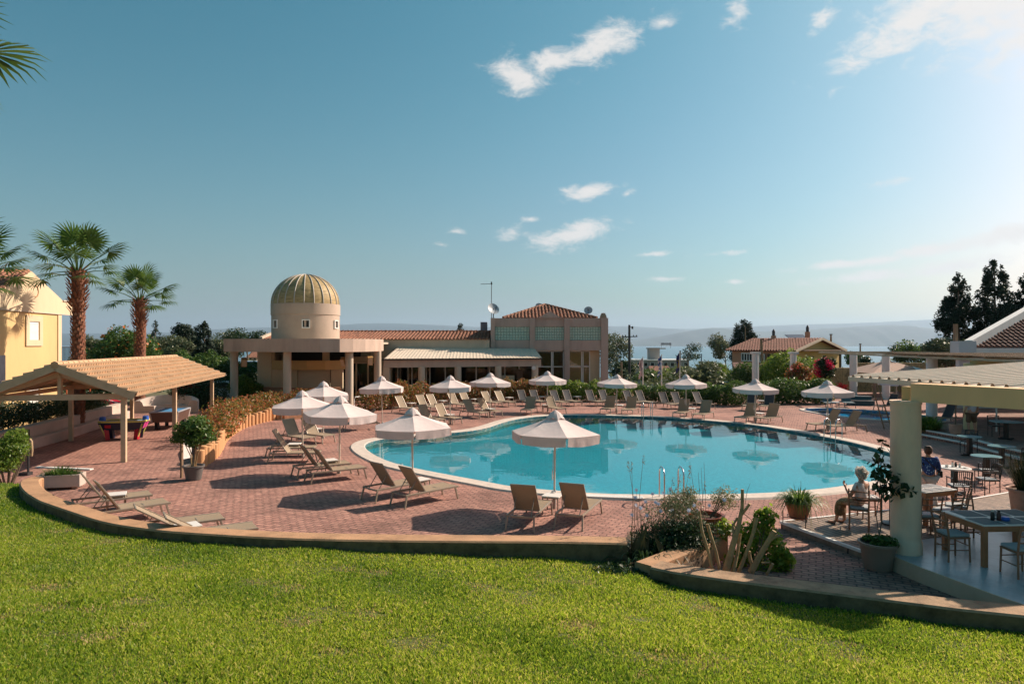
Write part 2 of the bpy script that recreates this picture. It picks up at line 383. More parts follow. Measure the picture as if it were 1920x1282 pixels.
m_beige = M('beige_render', (.48, .36, .285), .8, .14, 1.2, .1, 40, streak=(1, 1, .25))
m_yellow = M('yellow_render', (.60, .41, .19), .8, .08, .6, .1, 40, streak=(1, 1, .3))
m_paleyel = M('pale_yellow_render', (.60, .47, .31), .8, .08, .8, streak=(1, 1, .3))
m_ochre = M('ochre_paint', (.56, .37, .15), .7, .06, .9)
m_white = M('white_paint', (.74, .72, .68), .55, .06, 2)
m_metalroof = M('cream_metal_sheet', (.66, .55, .43), .5, .07, 1.2)
m_tile = M('clay_roof_tile', (.28, .125, .075), .8, .45, 2.2, .15, 20)
m_tiledark = M('brown_roof_tile', (.16, .075, .055), .8, .3, 3)
m_tilebeige = M('sandy_roof_tile', (.52, .33, .19), .8, .2, 2.5)
m_dark = M('dark_interior', (.02, .017, .014), .7, .2)
m_room = M('warm_room_wall', (.36, .27, .16), .8, .1)
m_greybrown = M('grey_brown_render', (.46, .34, .285), .8, .12, 1.2, streak=(1, 1, .3))  # one even render colour for the whole entrance block
m_glass = glassmat('window_glass', (.35, .37, .36))
m_clear = glassmat('clear_glass', (.85, .9, .88))
m_gblock, nt_, b_ = _mat('glass_block')
b_.inputs['Base Color'].default_value = (.50, .62, .52, 1); b_.inputs['Roughness'].default_value = .2
m_gold = M('gold_mosaic', (.36, .26, .12), .6, .35, 1.6, .3, 14, .05, .3, streak=(1, 1, 5))
m_rib = M('grey_metal_rib', (.40, .36, .31), .6, .1, 3)
m_timber = M('tan_painted_timber', (.56, .40, .26), .6, .1, 3)
m_timberd = M('dark_timber', (.12, .075, .045), .7, .2, 4, streak=(1, 1, .2))
m_woodpost = M('weathered_wood', (.26, .17, .105), .85, .25, 5, .2, 30, streak=(1, 1, .15))
m_iron = M('dark_iron', (.03, .03, .032), .45, .2, 6)
m_steel = M('polished_steel', (.62, .62, .62), .18, .04, 4, 0, 50, 1)
m_plaster = M('pink_plaster', (.50, .40, .34), .85, .1, 1.5, .25, 30)
m_board = plankmat('deck_planks', (.30, .22, .165), (.22, .16, .12), .14, 70, .55)
m_conc = M('blue_grey_painted_concrete', (.40, .43, .45), .28, .28, 1.2, .25, 18)
m_brickd = m_deck
m_stonewall = pavermat('sandstone_wall', (.52, .38, .2), (.44, .31, .16), (.3, .22, .12), .5, .2, 0, .02, .25)

# ================================================================= sea, hills, terrain
struct(MB().add([(-60000, 250, -40), (60000, 250, -40), (60000, 70000, -40), (-60000, 70000, -40)], [(0, 1, 2, 3)]).build('sea', m_sea))
def ridge(name, prof, d, depth, seed):
    g = random.Random(seed); us = [p[0] for p in prof]; vs = [p[1] for p in prof]
    n = 150; U = np.linspace(us[0], us[-1], n); V = np.interp(U, us, vs)
    V = np.convolve(np.pad(V, 3, mode='edge'), np.ones(7)/7, 'valid')
    rng = np.random.default_rng(seed)
    rough = np.convolve(rng.normal(size=n), np.ones(3)/3, 'same')*.55
    mb = MB(); verts = []; rows = 7
    for i in range(n):
        top = HC+(HV-V[i]-rough[i])*(d+depth*.45)/F
        for j in range(rows):
            t = j/(rows-1); y = d+depth*t; h = math.sin(min(1, t/.45)*math.pi/2) if t < .45 else math.cos((t-.45)/.55*math.pi/2)
            z = -42+(top+42)*max(0, h)*(1 if j in (0, 3, 6) else g.uniform(.86, 1.0))
            verts.append(((U[i]-960)*(d+depth*.45)/F*(1+.0*t), y+g.uniform(-.03, .03)*depth, z))
    fs = [(i*rows+j, (i+1)*rows+j, (i+1)*rows+j+1, i*rows+j+1) for i in range(n-1) for j in range(rows-1)]
    mb.add(verts, fs); return struct(mb.build(name, m_mtn, None, True))
ridge('mountain_near', [(1085, 650), (1180, 640), (1235, 632), (1290, 620), (1345, 612.5), (1395, 618), (1460, 622), (1560, 615), (1650, 609), (1700, 608), (1760, 617), (1830, 614), (2000, 610), (2600, 606)], 11300, 3200, 1)
ridge('mountain_far', [(-500, 626), (300, 624), (400, 617), (470, 611), (530, 614), (640, 607), (720, 603.5), (800, 608), (860, 612), (1000, 613), (1080, 614), (1150, 608), (1200, 611), (1270, 618), (1400, 612), (1560, 606), (1700, 601), (1780, 596), (1900, 600), (2500, 592)], 17000, 4200, 2)
ridge('mountain_mid', [(-900, 628), (-300, 631), (200, 633), (420, 628), (520, 627), (640, 624), (760, 625), (900, 628), (1100, 640), (1180, 649)], 14200, 3000, 3)

def ground_z(x, y):
    if -27 < x < 47 and 7 < y < 61: return -2.6
    if y < 7: return -1.0
    if y <= 61: return -.06
    pts = [(61, -.1), (80, -1.6), (110, -4.5), (160, -8), (260, -14), (420, -23), (700, -34), (900, -41), (3000, -46)]
    for (a, za), (b, zb) in zip(pts, pts[1:]):
        if y <= b: return za+(zb-za)*(y-a)/(b-a)
    return -46
xs = [-900, -500, -300, -200, -150, -110, -80, -60, -45, -35, -27.1, -26.9, 0, 20, 46.9, 47.1, 60, 80, 110, 150, 200, 300, 500, 900]
ys = [-60, 6.9, 7.1, 20, 40, 60.9, 61.1, 66, 72, 80, 95, 110, 135, 160, 210, 260, 340, 420, 550, 700, 900, 1200]
mb = MB(); mb.add([(x, y, ground_z(x, y)) for y in ys for x in xs], [(j*len(xs)+i, j*len(xs)+i+1, (j+1)*len(xs)+i+1, (j+1)*len(xs)+i) for j in range(len(ys)-1) for i in range(len(xs)-1)])
struct(mb.build('ground', m_earth))

# ================================================================= pool, deck
def catmull(P, per=6, closed=True):
    out = []; n = len(P)
    for i in range(n if closed else n-1):
        p0, p1, p2, p3 = (P[(i-1) % n], P[i], P[(i+1) % n], P[(i+2) % n]) if closed else (P[max(i-1, 0)], P[i], P[i+1], P[min(i+2, n-1)])
        for k in range(per):
            t = k/per
            out.append(.5*((2*p1)+(p2-p0)*t+(2*p0-5*p1+4*p2-p3)*t*t+(3*p1-p0-3*p2+p3)*t*t*t))
    if not closed: out.append(P[-1])
    return out
def offset(P, d, closed=True):
    n = len(P); out = []
    for i in range(n):
        a = P[(i-1) % n] if closed or i > 0 else P[i]; b = P[(i+1) % n] if closed or i < n-1 else P[i]
        t = (b-a); t.z = 0; t.normalize(); out.append(P[i]+Vector((-t.y, t.x, 0))*d)
    return out
def smooth_closed(P, it=3):
    for _ in range(it):
        P = [(P[i-1]+P[i]*2+P[(i+1) % len(P)])/4 for i in range(len(P))]
    return P
pool_px = [(684, 840), (690, 831), (712, 825), (750, 821), (800, 817), (840, 813), (887, 808), (919, 801), (945, 792), (971, 786), (1009, 781.5), (1056, 779.2), (1120, 779.4), (1180, 780.8), (1229, 782.8),
           (1307, 787.5), (1370, 793.5), (1417, 798), (1495, 810.5), (1545, 820), (1600, 831), (1660, 847.5), (1690, 858), (1701, 870), (1693, 884), (1675, 893), (1640, 903), (1565, 915), (1515, 920.5),
           (1440, 926), (1340, 928.7), (1234, 929), (1140, 928), (1046, 922), (962, 914), (921, 906.5), (843, 892), (777, 879), (734, 868), (702, 854)]
pool = smooth_closed(catmull([G(u, v) for u, v in pool_px], 4), 2)           # runs clockwise seen from above: left normal points outward
kid_px = [(1506, 769), (1522, 766.3), (1560, 766), (1610, 768.5), (1672, 774), (1740, 780), (1775, 786), (1760, 792), (1700, 790), (1640, 786.5), (1590, 782), (1545, 776.5)]
kid = smooth_closed(catmull([G(u, v) for u, v in kid_px], 5), 2)
def make_pool(P, nm, depth, mbas, coplabel, cw, waterz):
    out = offset(P, cw); n = len(P)
    wall = MB(); wall.add([(p.x, p.y, .02) for p in P]+[(p.x, p.y, -depth) for p in P], [(i, n+i, n+(i+1) % n, (i+1) % n) for i in range(n)])
    tri = tessellate_polygon([P]); 
    wall.add([(p.x, p.y, -depth) for p in P], [t for t in tri])
    struct(wall.build(nm+'_basin', mbas))
    w = MB(); w.add([(p.x, p.y, waterz) for p in P], [tuple(t) for t in tri])
    wo = w.build(nm+'_water', m_water)
    struct(wo)
    for pl in wo.data.polygons: 
        if pl.normal.z < 0: pl.flip()
    c = MB(); lip = offset(P, .02)
    rings = [[(p.x, p.y, -.3) for p in P], [(p.x, p.y, .03) for p in P], [(p.x, p.y, .05) for p in offset(P, .04)], [(p.x, p.y, .05) for p in offset(P, cw-.05)], [(p.x, p.y, .0) for p in out]]
    vs = [q for r_ in rings for q in r_]; c.add(vs, [(k*n+i, (k+1)*n+i, (k+1)*n+(i+1) % n, k*n+(i+1) % n) for k in range(len(rings)-1) for i in range(n)])
    co = c.build(nm+'_coping', m_coping); struct(co)
    return out
pool_out = make_pool(pool, 'pool', .42, m_basin, '', .62, -.05)
kid_out = make_pool(kid, 'paddling_pool', .28, m_kbasin, '', .3, -.05)
outer = [Vector((-27, 8, 0)), Vector((47, 8, 0)), Vector((47, 61, 0)), Vector((-27, 61, 0))]
h1 = offset(pool, .3); h2 = offset(kid, .15)
tri = tessellate_polygon([outer, h1, h2]); allv = outer+h1+h2
dk = MB(); dk.add([(p.x, p.y, 0) for p in allv], [tuple(t) for t in tri]); dko = dk.build('pool_deck', m_deck); struct(dko)
for pl in dko.data.polygons:
    if pl.normal.z < 0: pl.flip()
# overflow grate let into the front coping
gr = thing('overflow_grate', 'slotted white overflow grate in the near pool coping beside the ladder', 'drain grate')
gb = MB(); fr_ = MB()
ga, gz = G(1062, 928.5), G(1205, 934)
k = 100
for i in range(k):
    t = i/(k-1); p = ga.lerp(gz, t); q = p+Vector((-.05, -.27, 0))
    gb.bar((p.x, p.y-.04, .062), (q.x, q.y, .062), .016, .014)
gb.build('slat', m_white, gr); fr_.bar((ga.x, ga.y-.03, .058), (gz.x, gz.y-.03, .058), .03, .02); fr_.bar((ga.x-.05, ga.y-.29, .058), (gz.x-.05, gz.y-.29, .058), .03, .02)
fr_.build('frame', m_white, gr)

# ================================================================= lawn and its retaining walls
WT = .60
lw_px = [(64, 893), (45, 897), (36, 906), (45, 921), (70, 937), (95, 946.5), (120, 955), (189, 977), (266, 990), (349, 998), (520, 1008), (700, 1012.5), (900, 1014.5), (1000, 1015), (1100, 1016.5), (1176, 1018.5)]
lw = catmull([G(u, v, WT) for u, v in lw_px], 4, False)
rw_px = [(1219, 1063), (1256, 1071), (1309, 1079), (1372, 1088), (1500, 1104), (1660, 1124), (1795, 1141), (1920, 1154), (2080, 1170), (2400, 1200)]
rw = [G(u, v, .45) for u, v in rw_px]
def wallstrip(front, th, zt, zb=-.3):
    back = offset(front, th, False); n = len(front); mb = MB()
    rows = [[(p.x, p.y, zb) for p in front], [(p.x, p.y, zt-.03) for p in front], [(p.x+.0, p.y, zt) for p in offset(front, .03, False)], [(p.x, p.y, zt) for p in offset(front, th-.03, False)], [(p.x, p.y, zt-.03) for p in back], [(p.x, p.y, zb) for p in back]]
    vs = [q for r_ in rows for q in r_]; k = len(rows)
    mb.nface = n-1
    mb.add(vs, [(j*n+i, j*n+i+1, (j+1)*n+i+1, (j+1)*n+i) for j in range(k-1) for i in range(n-1)])
    mb.add([r_[0] for r_ in rows], [tuple(range(k))[::-1]]); mb.add([r_[-1] for r_ in rows], [tuple(range(k))])
    return mb
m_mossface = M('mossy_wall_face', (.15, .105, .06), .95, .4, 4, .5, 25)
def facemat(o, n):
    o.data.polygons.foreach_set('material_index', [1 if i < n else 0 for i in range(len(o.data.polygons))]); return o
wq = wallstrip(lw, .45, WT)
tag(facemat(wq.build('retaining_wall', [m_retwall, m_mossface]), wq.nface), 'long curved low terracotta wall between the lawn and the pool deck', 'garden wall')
bw = thing('planter_wall', 'weathered low planter wall on the right with cut stumps behind it', 'garden wall')
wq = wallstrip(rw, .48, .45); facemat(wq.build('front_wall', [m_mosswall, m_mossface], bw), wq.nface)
rp = [G(1365, 1003, .45), G(1300, 1030, .45), G(1224, 1060, .45)]
wallstrip(rp[::-1], .38, .44).build('side_wall', m_retwall, bw)
front = [(p.x, p.y) for p in lw if p.x > -13.2]+[(2.32, 12.4)]+[(p.x, p.y) for p in rw]
front = [(-40, 21), (-20, 20.4), (-13.6, 19.2)]+sorted(front)
fx = np.array([p[0] for p in front]); fy = np.array([p[1] for p in front])
def yw(x): return np.interp(x, fx, fy)
def lawn_z(x, y):
    zb = np.interp(x, [-14, -10, -4, 0, 2, 3, 7], [.34, .38, .42, .3, .24, .2, .2])
    t = np.maximum(0, yw(x)-y)
    return zb+np.minimum(2.2, .02*t+.115*t*t/(t+1.5))+.025*np.sin(x*1.3+y*.8)*np.sin(y*1.7-x*.4)*np.minimum(1, t)
lx = np.linspace(-40, 30, 141); lt = np.linspace(0, 1, 60)**1.3
mb = MB(); vs = []
for t in lt:
    for x in lx:
        y0 = float(yw(x))+.03; y = y0+(-25-y0)*t; vs.append((x, y, float(lawn_z(x, y))))
n = len(lx); mb.add(vs, [(j*n+i+1, j*n+i, (j+1)*n+i, (j+1)*n+i+1) for j in range(len(lt)-1) for i in range(n-1)])
struct(mb.build('lawn', m_lawn, None, True))
m_grass = leafmat('grass_blades', [(.13, .215, .014), (.20, .30, .02), (.265, .355, .028), (.34, .385, .05), (.44, .39, .13)], .5, .5)
def grass():
    g = np.random.default_rng(5); out = []
    n = 600000
    y = 5.6+(20.5-5.6)*g.random(n)**1.25; x = (g.random(n)*2-1)*(y*.79+.6)
    keep = y < yw(x)-.02
    # thin, dry patches
    px = np.sin(x*1.9+1.3*np.sin(y*1.1))*np.sin(y*2.3+.7*np.sin(x*1.7))+.5*np.sin(x*5.1+y*3.3)*np.sin(y*4.7-x*2.2)
    keep &= g.random(n) < np.clip(1.1-.55*np.maximum(0, px-.35)-.5*(np.sin(x*9+2*np.sin(y*5))*np.sin(y*11+x*3) > .72), .2, 1)
    x, y, px = x[keep], y[keep], px[keep]; n = len(x); z = lawn_z(x, y)
    h = (.024+.034*g.random(n))*(1+.35*np.sin(x*3+y)*np.sin(y*2.6))*np.where(px > .7, .7, 1); a = g.random(n)*6.283; w = .0045+.0045*g.random(n)+y*.00018
    lean = .2+.75*g.random(n); la = g.random(n)*6.283
    bx, by = np.cos(a)*w, np.sin(a)*w; tx, ty = x+np.cos(la)*lean*h, y+np.sin(la)*lean*h
    mx_, my_ = x+np.cos(la)*lean*h*.35, y+np.sin(la)*lean*h*.35
    V = np.stack([np.stack([x-bx, y-by, z-.005], 1), np.stack([x+bx, y+by, z-.005], 1), np.stack([mx_+bx*.8, my_+by*.8, z+h*.6], 1), np.stack([tx, ty, z+h], 1)], 1).reshape(-1, 3)
    dry = (px+.25*g.normal(size=n) > .98) & (g.random(n) < .5); W4 = V.reshape(-1, 4, 3)
    D4 = W4[dry].reshape(-1, 3); o = fastmesh('dry_grass', D4, quads(D4), leafmat('straw_blades', [(.36, .27, .10), (.45, .34, .15), (.30, .26, .07)], .35, .6)); tag(o, 'straw coloured dry patches scattered through the lawn', 'grass', None, 'stuff')
    V = W4[~dry].reshape(-1, 3)
    mi = (np.sin(x*.7+.9*np.sin(y*.9))*np.sin(y*1.1+.8*np.sin(x*.6))+.4*np.sin(x*2.3+y*1.7)+.55*g.normal(size=n) > .35)[~dry].astype(np.int32)
    o = fastmesh('grass', V, quads(V), [m_grass, leafmat('fresh_grass_blades', [(.075, .15, .012), (.12, .21, .018), (.17, .26, .022), (.22, .28, .035)], .5, .5)]); o.data.polygons.foreach_set('material_index', mi); tag(o, 'short sunlit lawn grass in front of the curved wall', 'grass', None, 'stuff')
grass()

# ================================================================= right terrace: timber deck, painted floor, raised terrace with steps
wd = [G(1464, 977.5, .16), G(1560, 967.5, .16), G(1660, 957, .16), G(1785, 942, .16), G(1905, 921, .16), Vector((22, 19.2, .16)), Vector((22, 11, .16)), Vector((7.9, 11, .16)), G(1616, 1032, .16)]
struct(MB().prism([(p.x, p.y) for p in wd], -.1, .16).build('timber_deck', m_board))
ed = MB()
for a, b in ((0, 1), (1, 2), (2, 3), (3, 4), (0, 8)):
    ed.bar((wd[a].x, wd[a].y, .15), (wd[b].x, wd[b].y, .15), .07, .055)
struct(ed.build('timber_deck_edging', m_white))
cf = [G(1671, 1040, .28), G(1725, 1062, .28), G(1795, 1087.7, .28), G(1863, 1113, .28), G(1920, 1132, .28), G(2100, 1205, .28)]
cb = [Vector((20, 8, .28)), Vector((20, 16.5, .28)), G(1920, 990, .28), G(1783, 1004, .28), G(1724, 1011.7, .28)]
struct(MB().prism([(p.x, p.y) for p in cf+cb], .0, .28).build('terrace_floor', m_conc))
rs = MB()
for a, b in zip(cf, cf[1:]): rs.bar((a.x-.012, a.y-.012, .125), (b.x-.012, b.y-.012, .125), .03, .31)
struct(rs.build('terrace_riser', M('beige_riser_paint', (.56, .41, .28), .7, .12, 1.5)))
pf = [G(1724, 819, 0), G(1800, 834, 0), G(1860, 852, 0), G(1925, 868, 0)]
plat = [(p.x+.42, p.y+.1) for p in pf]; low = [(p.x, p.y) for p in pf]
struct(MB().prism(low+[(24, 24), (26, 34), (19.2, 33.2)], -.1, .15).build('lower_step', m_deck))
struct(MB().prism(plat+[(44, 20), (44, 38), (25, 36.4), (19.6, 33.4)], -.1, .30).build('raised_terrace', m_deck))
kb = MB()
for P_, z in ((low, .15), (plat, .30)):
    for a, b in zip(P_, P_[1:]): kb.bar((a[0]-.01, a[1], z-.015), (b[0]-.01, b[1], z-.015), .12, .06)
struct(kb.build('step_edging', m_white))

# ================================================================= roofs
def sheet(mb, o, e, L, u, W, cols, rows, prof, lift=.0, lap=1.0, mask=None, front=True):
    """rows of corrugated courses; prof is a list of (x in 0..1, height)"""
    o, e, u = Vector(o), Vector(e).normalized(), Vector(u).normalized(); n = e.cross(u).normalized(); cw = L/cols; rh = W/rows
    for i in range(rows):
        t0 = i*rh; t1 = min(W, t0+rh*lap)
        for c in range(cols):
            if mask and not mask((c+.5)/cols, (i+.5)/rows): continue
            pts = [((c+x)*cw, h) for x, h in prof]
            lo = [o+e*a+u*t0+n*(h+lift) for a, h in pts]; hi = [o+e*a+u*t1+n*h for a, h in pts]; ba = [o+e*a+u*t0+n*(min(h, 0)-.002) for a, h in pts]
            k = len(pts); mb.add(lo+hi, [(j, j+1, k+j+1, k+j) for j in range(k-1)])
            if front: mb.add(ba+lo, [(j, j+1, k+j+1, k+j) for j in range(k-1)])
    return mb
def barrel(r): return [(0, .0), (.08, r*.55), (.2, r*.9), (.33, r), (.46, r*.9), (.58, r*.55), (.66, 0), (.83, -r*.35), (1, 0)]
TRAP = [(0, 0), (.32, 0), (.42, .045), (.58, .045), (.68, 0), (1, 0)]
TRAPV = [(0, 0), (.2, 0), (.4, .016), (.6, .016), (.8, 0), (1, 0)]

# ---------------------------------------------------------------- domed pavilion
pav = thing('domed_pavilion', 'round domed bar pavilion with thick columns and gold ribbed dome', 'building', (0, 0, 0))
arc = [D(419, 644, 47.0), D(480, 644, 45.6), D(540, 644, 44.8), D(600, 644, 44.6), D(637, 644, 45.0), D(662, 644, 45.9), D(685, 644, 47.2), D(703, 644, 49.0), D(714, 644, 51.0), D(719, 644, 53.2)]
a1 = offset(arc, .35, False); n = len(arc); mb = MB()
ring = [(p.x, p.y) for p in arc]+[(p.x, p.y) for p in a1[::-1]]
mb.prism(ring, 3.74, 4.62, True)
lf = [arc[0], Vector((arc[0].x-.1, 58, 0)), Vector((arc[0].x+.3, 58, 0)), a1[0]]
mb.prism([(p.x, p.y) for p in lf], 3.74, 4.62, True)
mb.build('ring_beam', m_beige, pav)
mb = MB(); mb.prism([(p.x, p.y) for p in a1]+[(a1[-1].x, 58), (a1[0].x, 58)], 4.25, 4.4, True); mb.build('flat_roof', m_cream, pav)
for (u, d) in ((439, 47.7), (538.5, 45.6), (655, 46.6), (708, 50.6)):
    p = D(u, 644, d); MB().lathe([(.30, -.1), (.30, .12), (.265, .14), (.265, 3.745)], 24, (p.x, p.y, 0)).build('column', m_cream, pav, True)
dc = D(573.5, 644, 55.0); rd = 61.5*55/F
drum = MB().lathe([(rd, 4.3), (rd, 6.55), (rd+.05, 6.57), (rd+.05, 7.42), (rd-.1, 7.45)], 48, (dc.x, dc.y, 0)).build('drum', M('drum_render', (.44, .34, .265), .75, .1, .6, .1, 40), pav, True)
for (u, wv) in ((521, .30), (573.5, .42), (627, .30)):
    s = (u-573.5)/61.5; ang = math.asin(max(-1, min(1, s)))+math.atan2(-dc.x, dc.y); dx, dy = math.sin(ang), -math.cos(ang)
    c = Vector((dc.x+dx*(rd-.0), dc.y+dy*(rd-.0), 6.15-.33))
    rz = math.atan2(dx, -dy)
    fw = MB()
    for (ox, oz, sx, sz) in ((0, .3, .62, .08), (0, -.3, .62, .08), (-.27, 0, .08, .52), (.27, 0, .08, .52)):
        fw.box(c+Vector((math.cos(rz)*ox, math.sin(rz)*ox, oz)), (sx, .14, sz), rz)
    wo = fw.build('window', m_white, drum); MB().box(c+Vector((-dx*.03, -dy*.03, 0)), (.48, .05, .54), rz).build('pane', m_dark, wo)
dp = [(rd*.995*math.cos(t), 7.42+2.42*math.sin(t)) for t in np.linspace(0, math.pi/2, 15)]
dome = MB().lathe(dp, 60, (dc.x, dc.y, 0), cap=False).build('dome', m_gold, pav, True)
for k in range(22):
    a = 2*math.pi*(k+.35)/22
    MB().tube([(dc.x+math.cos(a)*(r_+.015), dc.y+math.sin(a)*(r_+.015), z+.01) for r_, z in dp[:-1]]+[(dc.x, dc.y, dp[-1][1]+.02)], .045, 6).build('rib', m_rib, dome, True)
# bar front under the roof
xl, xr = D(484, 644, 53).x, D(716, 644, 53).x
w = MB(); w.box(((xl+xr)/2, 57.6, 1.9), (xr-xl, .3, 3.8)); w.box((xl+.15, 55.3, 1.9), (.3, 4.8, 3.8))
w.box((D(497, 644, 53).x, 53.0, 1.9), (1.1, .3, 3.8)); w.box((D(545, 644, 53).x-1.0, 53.05, 1.15), (3.0, .28, 2.3))
w.box((D(632, 644, 53).x, 53.05, 1.15), (.9, .28, 2.3)); w.box((D(512, 644, 53).x, 53.05, 3.3), (.3, .26, .8)); w.box((D(611, 644, 53).x, 53.05, 3.3), (.5, .26, .8))
w.build('bar_wall', m_paleyel, pav)
ap = [D(505, 644, 53), D(540, 644, 52.2), D(575, 644, 51.9), D(610, 644, 52.1), D(645, 644, 53)]
MB().prism([(p.x, p.y) for p in ap]+[(p.x, p.y+.4) for p in ap[::-1]], 2.3, 3.0, True).build('apron_band', m_ochre, pav)
MB().box((D(588, 644, 53).x, 53.15, 1.2), (2.5, .08, 2.2)).build('roller_shutter', M('ribbed_shutter', (.52, .44, .32), .6, .06, 1, 0, 50, 0, .4, 'Object', (1, 1, 14)), pav)
MB().box((D(588, 644, 53).x, 56, 1.9), (6, .1, 3.6)).build('bar_back', m_dark, pav)
sb = MB(); 
for a, b in zip(ap, ap[1:]): sb.bar((a.x, a.y-1.1, .5), (b.x, b.y-1.1, .5), .3, 1.0)
sb.build('bar_counter', M('brick_counter', (.34, .17, .09), .8, .15, 4), pav)
dr = MB()
for u in (640, 668, 690, 712): dr.box((D(u, 644, 55.4).x, 55.4, 1.4), (.1, .1, 2.8))
dr.box(((D(640, 644, 55.4).x+D(712, 644, 55.4).x)/2, 55.4, 2.75), (3.2, .1, .12)); dr.build('door_frame', m_timber, pav)
MB().box(((D(640, 644, 55.4).x+D(712, 644, 55.4).x)/2, 55.5, 1.4), (3.1, .03, 2.7)).build('door_glass', m_glass, pav)
MB().box(((D(640, 644, 55.4).x+D(712, 644, 55.4).x)/2, 55.45, 3.0), (3.2, .2, .45)).build('door_head', m_room, pav)
def speaker(u, v, d, rz, label):
    p = D(u, v, d); t = thing('loudspeaker', label, 'loudspeaker', p, rz, 'box speakers under the pavilion roof')
    rot = Matrix.Rotation(R(22), 3, 'Y')
    MB().box((0, 0, 0), (.34, .36, .58), rot=rot).build('cabinet', M('wooden_cabinet', (.42, .24, .09), .5, .15, 4), t, bevel=.01)
    MB().box(rot @ Vector((.175, 0, 0)), (.02, .30, .5), rot=rot).build('grille', m_timber, t); MB().bar((0, 0, .25), (0, 0, .95), .03).build('bracket', m_iron, t)
speaker(457.5, 679, 47.5, R(-60), 'tan box loudspeaker hung beside the leftmost pavilion column')
speaker(645.5, 679, 46.9, R(-120), 'tan box loudspeaker half hidden behind the third pavilion column')
speaker(694, 676, 48.5, R(-75), 'tan box loudspeaker hung between the two rightmost pavilion columns')

# ---------------------------------------------------------------- restaurant wing
wing = thing('restaurant_wing', 'long low wing with clay tile roof and metal veranda roof', 'building')
XL, XR = -20.9, -1.9
mb = MB(); sheet(mb, (XL, 57.4, 4.66), (1, 0, 0), XR-XL, (0, 4.6, .92), 4.7, 58, 10, barrel(.10), .05, 1.04) if False else sheet(mb, (XL, 57.4, 4.64), (1, 0, 0), XR-XL, (0, 4.6, .72), 4.66, 62, 11, barrel(.085), .04, 1.05)
mb.build('tile_roof', m_tile, wing)
mb = MB()
for i in range(44):
    x = XL+(XR-XL)*(i+.5)/44; mb.tube([(x-.24, 62, 5.37), (x+.26, 62, 5.41)], [.10, .13], 8)
mb.build('ridge_tile', m_tile, wing)
mb = MB(); mb.add([(XL-.1, 57.3, 4.6), (XL-.1, 66.6, 4.6), (XL-.1, 62, 5.42)], [(0, 1, 2)]); mb.box(((XL+XR)/2, 57.75, 4.2), (XR-XL, .3, .86)); mb.box((XL, 62, 2.3), (.25, 9, 4.6)); mb.box(((XL+XR)/2, 66.6, 2.3), (XR-XL, .3, 4.6))
mb.add([(XL, 62, 5.38), (XR, 62, 5.38), (XR, 66.7, 4.6), (XL, 66.7, 4.6)], [(0, 1, 2, 3)])
mb.bar((XL-.1, 57.1, 4.72), (XL-.1, 62.0, 5.5), .25, .3); mb.build('wall', m_cream, wing)
A, B = Vector((-9.94, 52.9, 0)), Vector((2.35, 56.2, 0)); ab = (B-A).normalized(); nb = Vector((-ab.y, ab.x, 0))
# veranda roof from its front gutter back to the wall (a fan of metal ribs)
vr = MB(); ncol = 46
bl, br_ = Vector((-9.6, 57.62, 4.02)), Vector((1.95, 57.95, 3.86))
for i in range(ncol):
    for j, (x0, h0) in enumerate(TRAPV[:-1]):
        x1, h1_ = TRAPV[j+1]; q = []
        for (x, h) in ((x0, h0), (x1, h1_)):
            t = (i+x)/ncol; fp = A.lerp(B, t)-nb*.35; q.append((Vector((fp.x, fp.y, 3.13+h)), bl.lerp(br_, t)+Vector((0, 0, h))))
        vr.add([q[0][0], q[1][0], q[1][1], q[0][1]], [(0, 1, 2, 3)])
vr.build('veranda_roof', m_metalroof, wing)
g_ = MB(); g_.bar((A.x-.1, A.y-.33, 3.06), (B.x+.12, B.y-.33, 3.06), .10, .09); g_.build('gutter', m_iron, wing)
MB().bar((A.x, A.y, 2.74), (B.x, B.y, 2.74), .3, .6).build('fascia', m_beige, wing)
MB().slab((A.x, A.y, 3.04), (B.x, B.y, 3.04), (1.9, 57.9, 3.04), (-9.9, 57.7, 3.04), .04).build('ceiling', m_room, wing)
for u in (790.5, 858.5, 934, 1003):
    t = (u-720)/(1013-720); p = A.lerp(B, t)
    for _ in range(20):
        t += (u-(960+F*p.x/p.y))/293*.8; p = A.lerp(B, t)
    MB().lathe([(.27, -.1), (.27, 2.5)], 20, (p.x, p.y, 0)).build('column', m_cream, wing, True)
p = A.lerp(B, .0); MB().box((p.x+.2, p.y+.2, 1.3), (.5, .5, 2.7)).build('corner_pier', m_cream, wing)
# glazed front behind the veranda
gy = 57.4; gw = MB(); 
for x in (-9.6, -8.4, -7.2, -6.9, -5.6, -4.3, -3.0, -1.9, -.6, .6, 1.8): gw.box((x, gy-.05, 1.5), (.09, .09, 3.0))
gw.box((-4, gy-.05, 2.5), (11.6, .09, .09)); gw.build('door_frame', m_white, wing)
MB().box((-4, gy, 1.5), (11.6, .03, 3.0)).build('door_glass', m_glass, wing)
MB().box((-4, 61.5, 1.5), (12, .1, 3.1)).build('inner_wall', m_room, wing)
MB().add([(-10, 57.5, .02), (2, 57.5, .02), (2, 61.5, .02), (-10, 61.5, .02)], [(0, 1, 2, 3)]).build('inner_floor', m_timberd, wing)
q = MB(); q.box((-.55, 56.9, 1.0), (1.5, .08, 1.3)); q.build('notice_panel', M('pale_panel', (.55, .5, .38), .6, .05), wing)
MB().box((.65, 57.05, 1.1), (.5, .3, 2.1)).build('cabinet', m_timberd, wing)
ck = D(1000.5, 690, 55.6); MB().lathe([(0, -.03), (.15, -.03), (.17, 0), (.15, .05), (0, .06)], 18).xf(Matrix.Translation(ck) @ Matrix.Rotation(R(90), 4, 'X')).build('wall_lamp', m_white, wing, True)
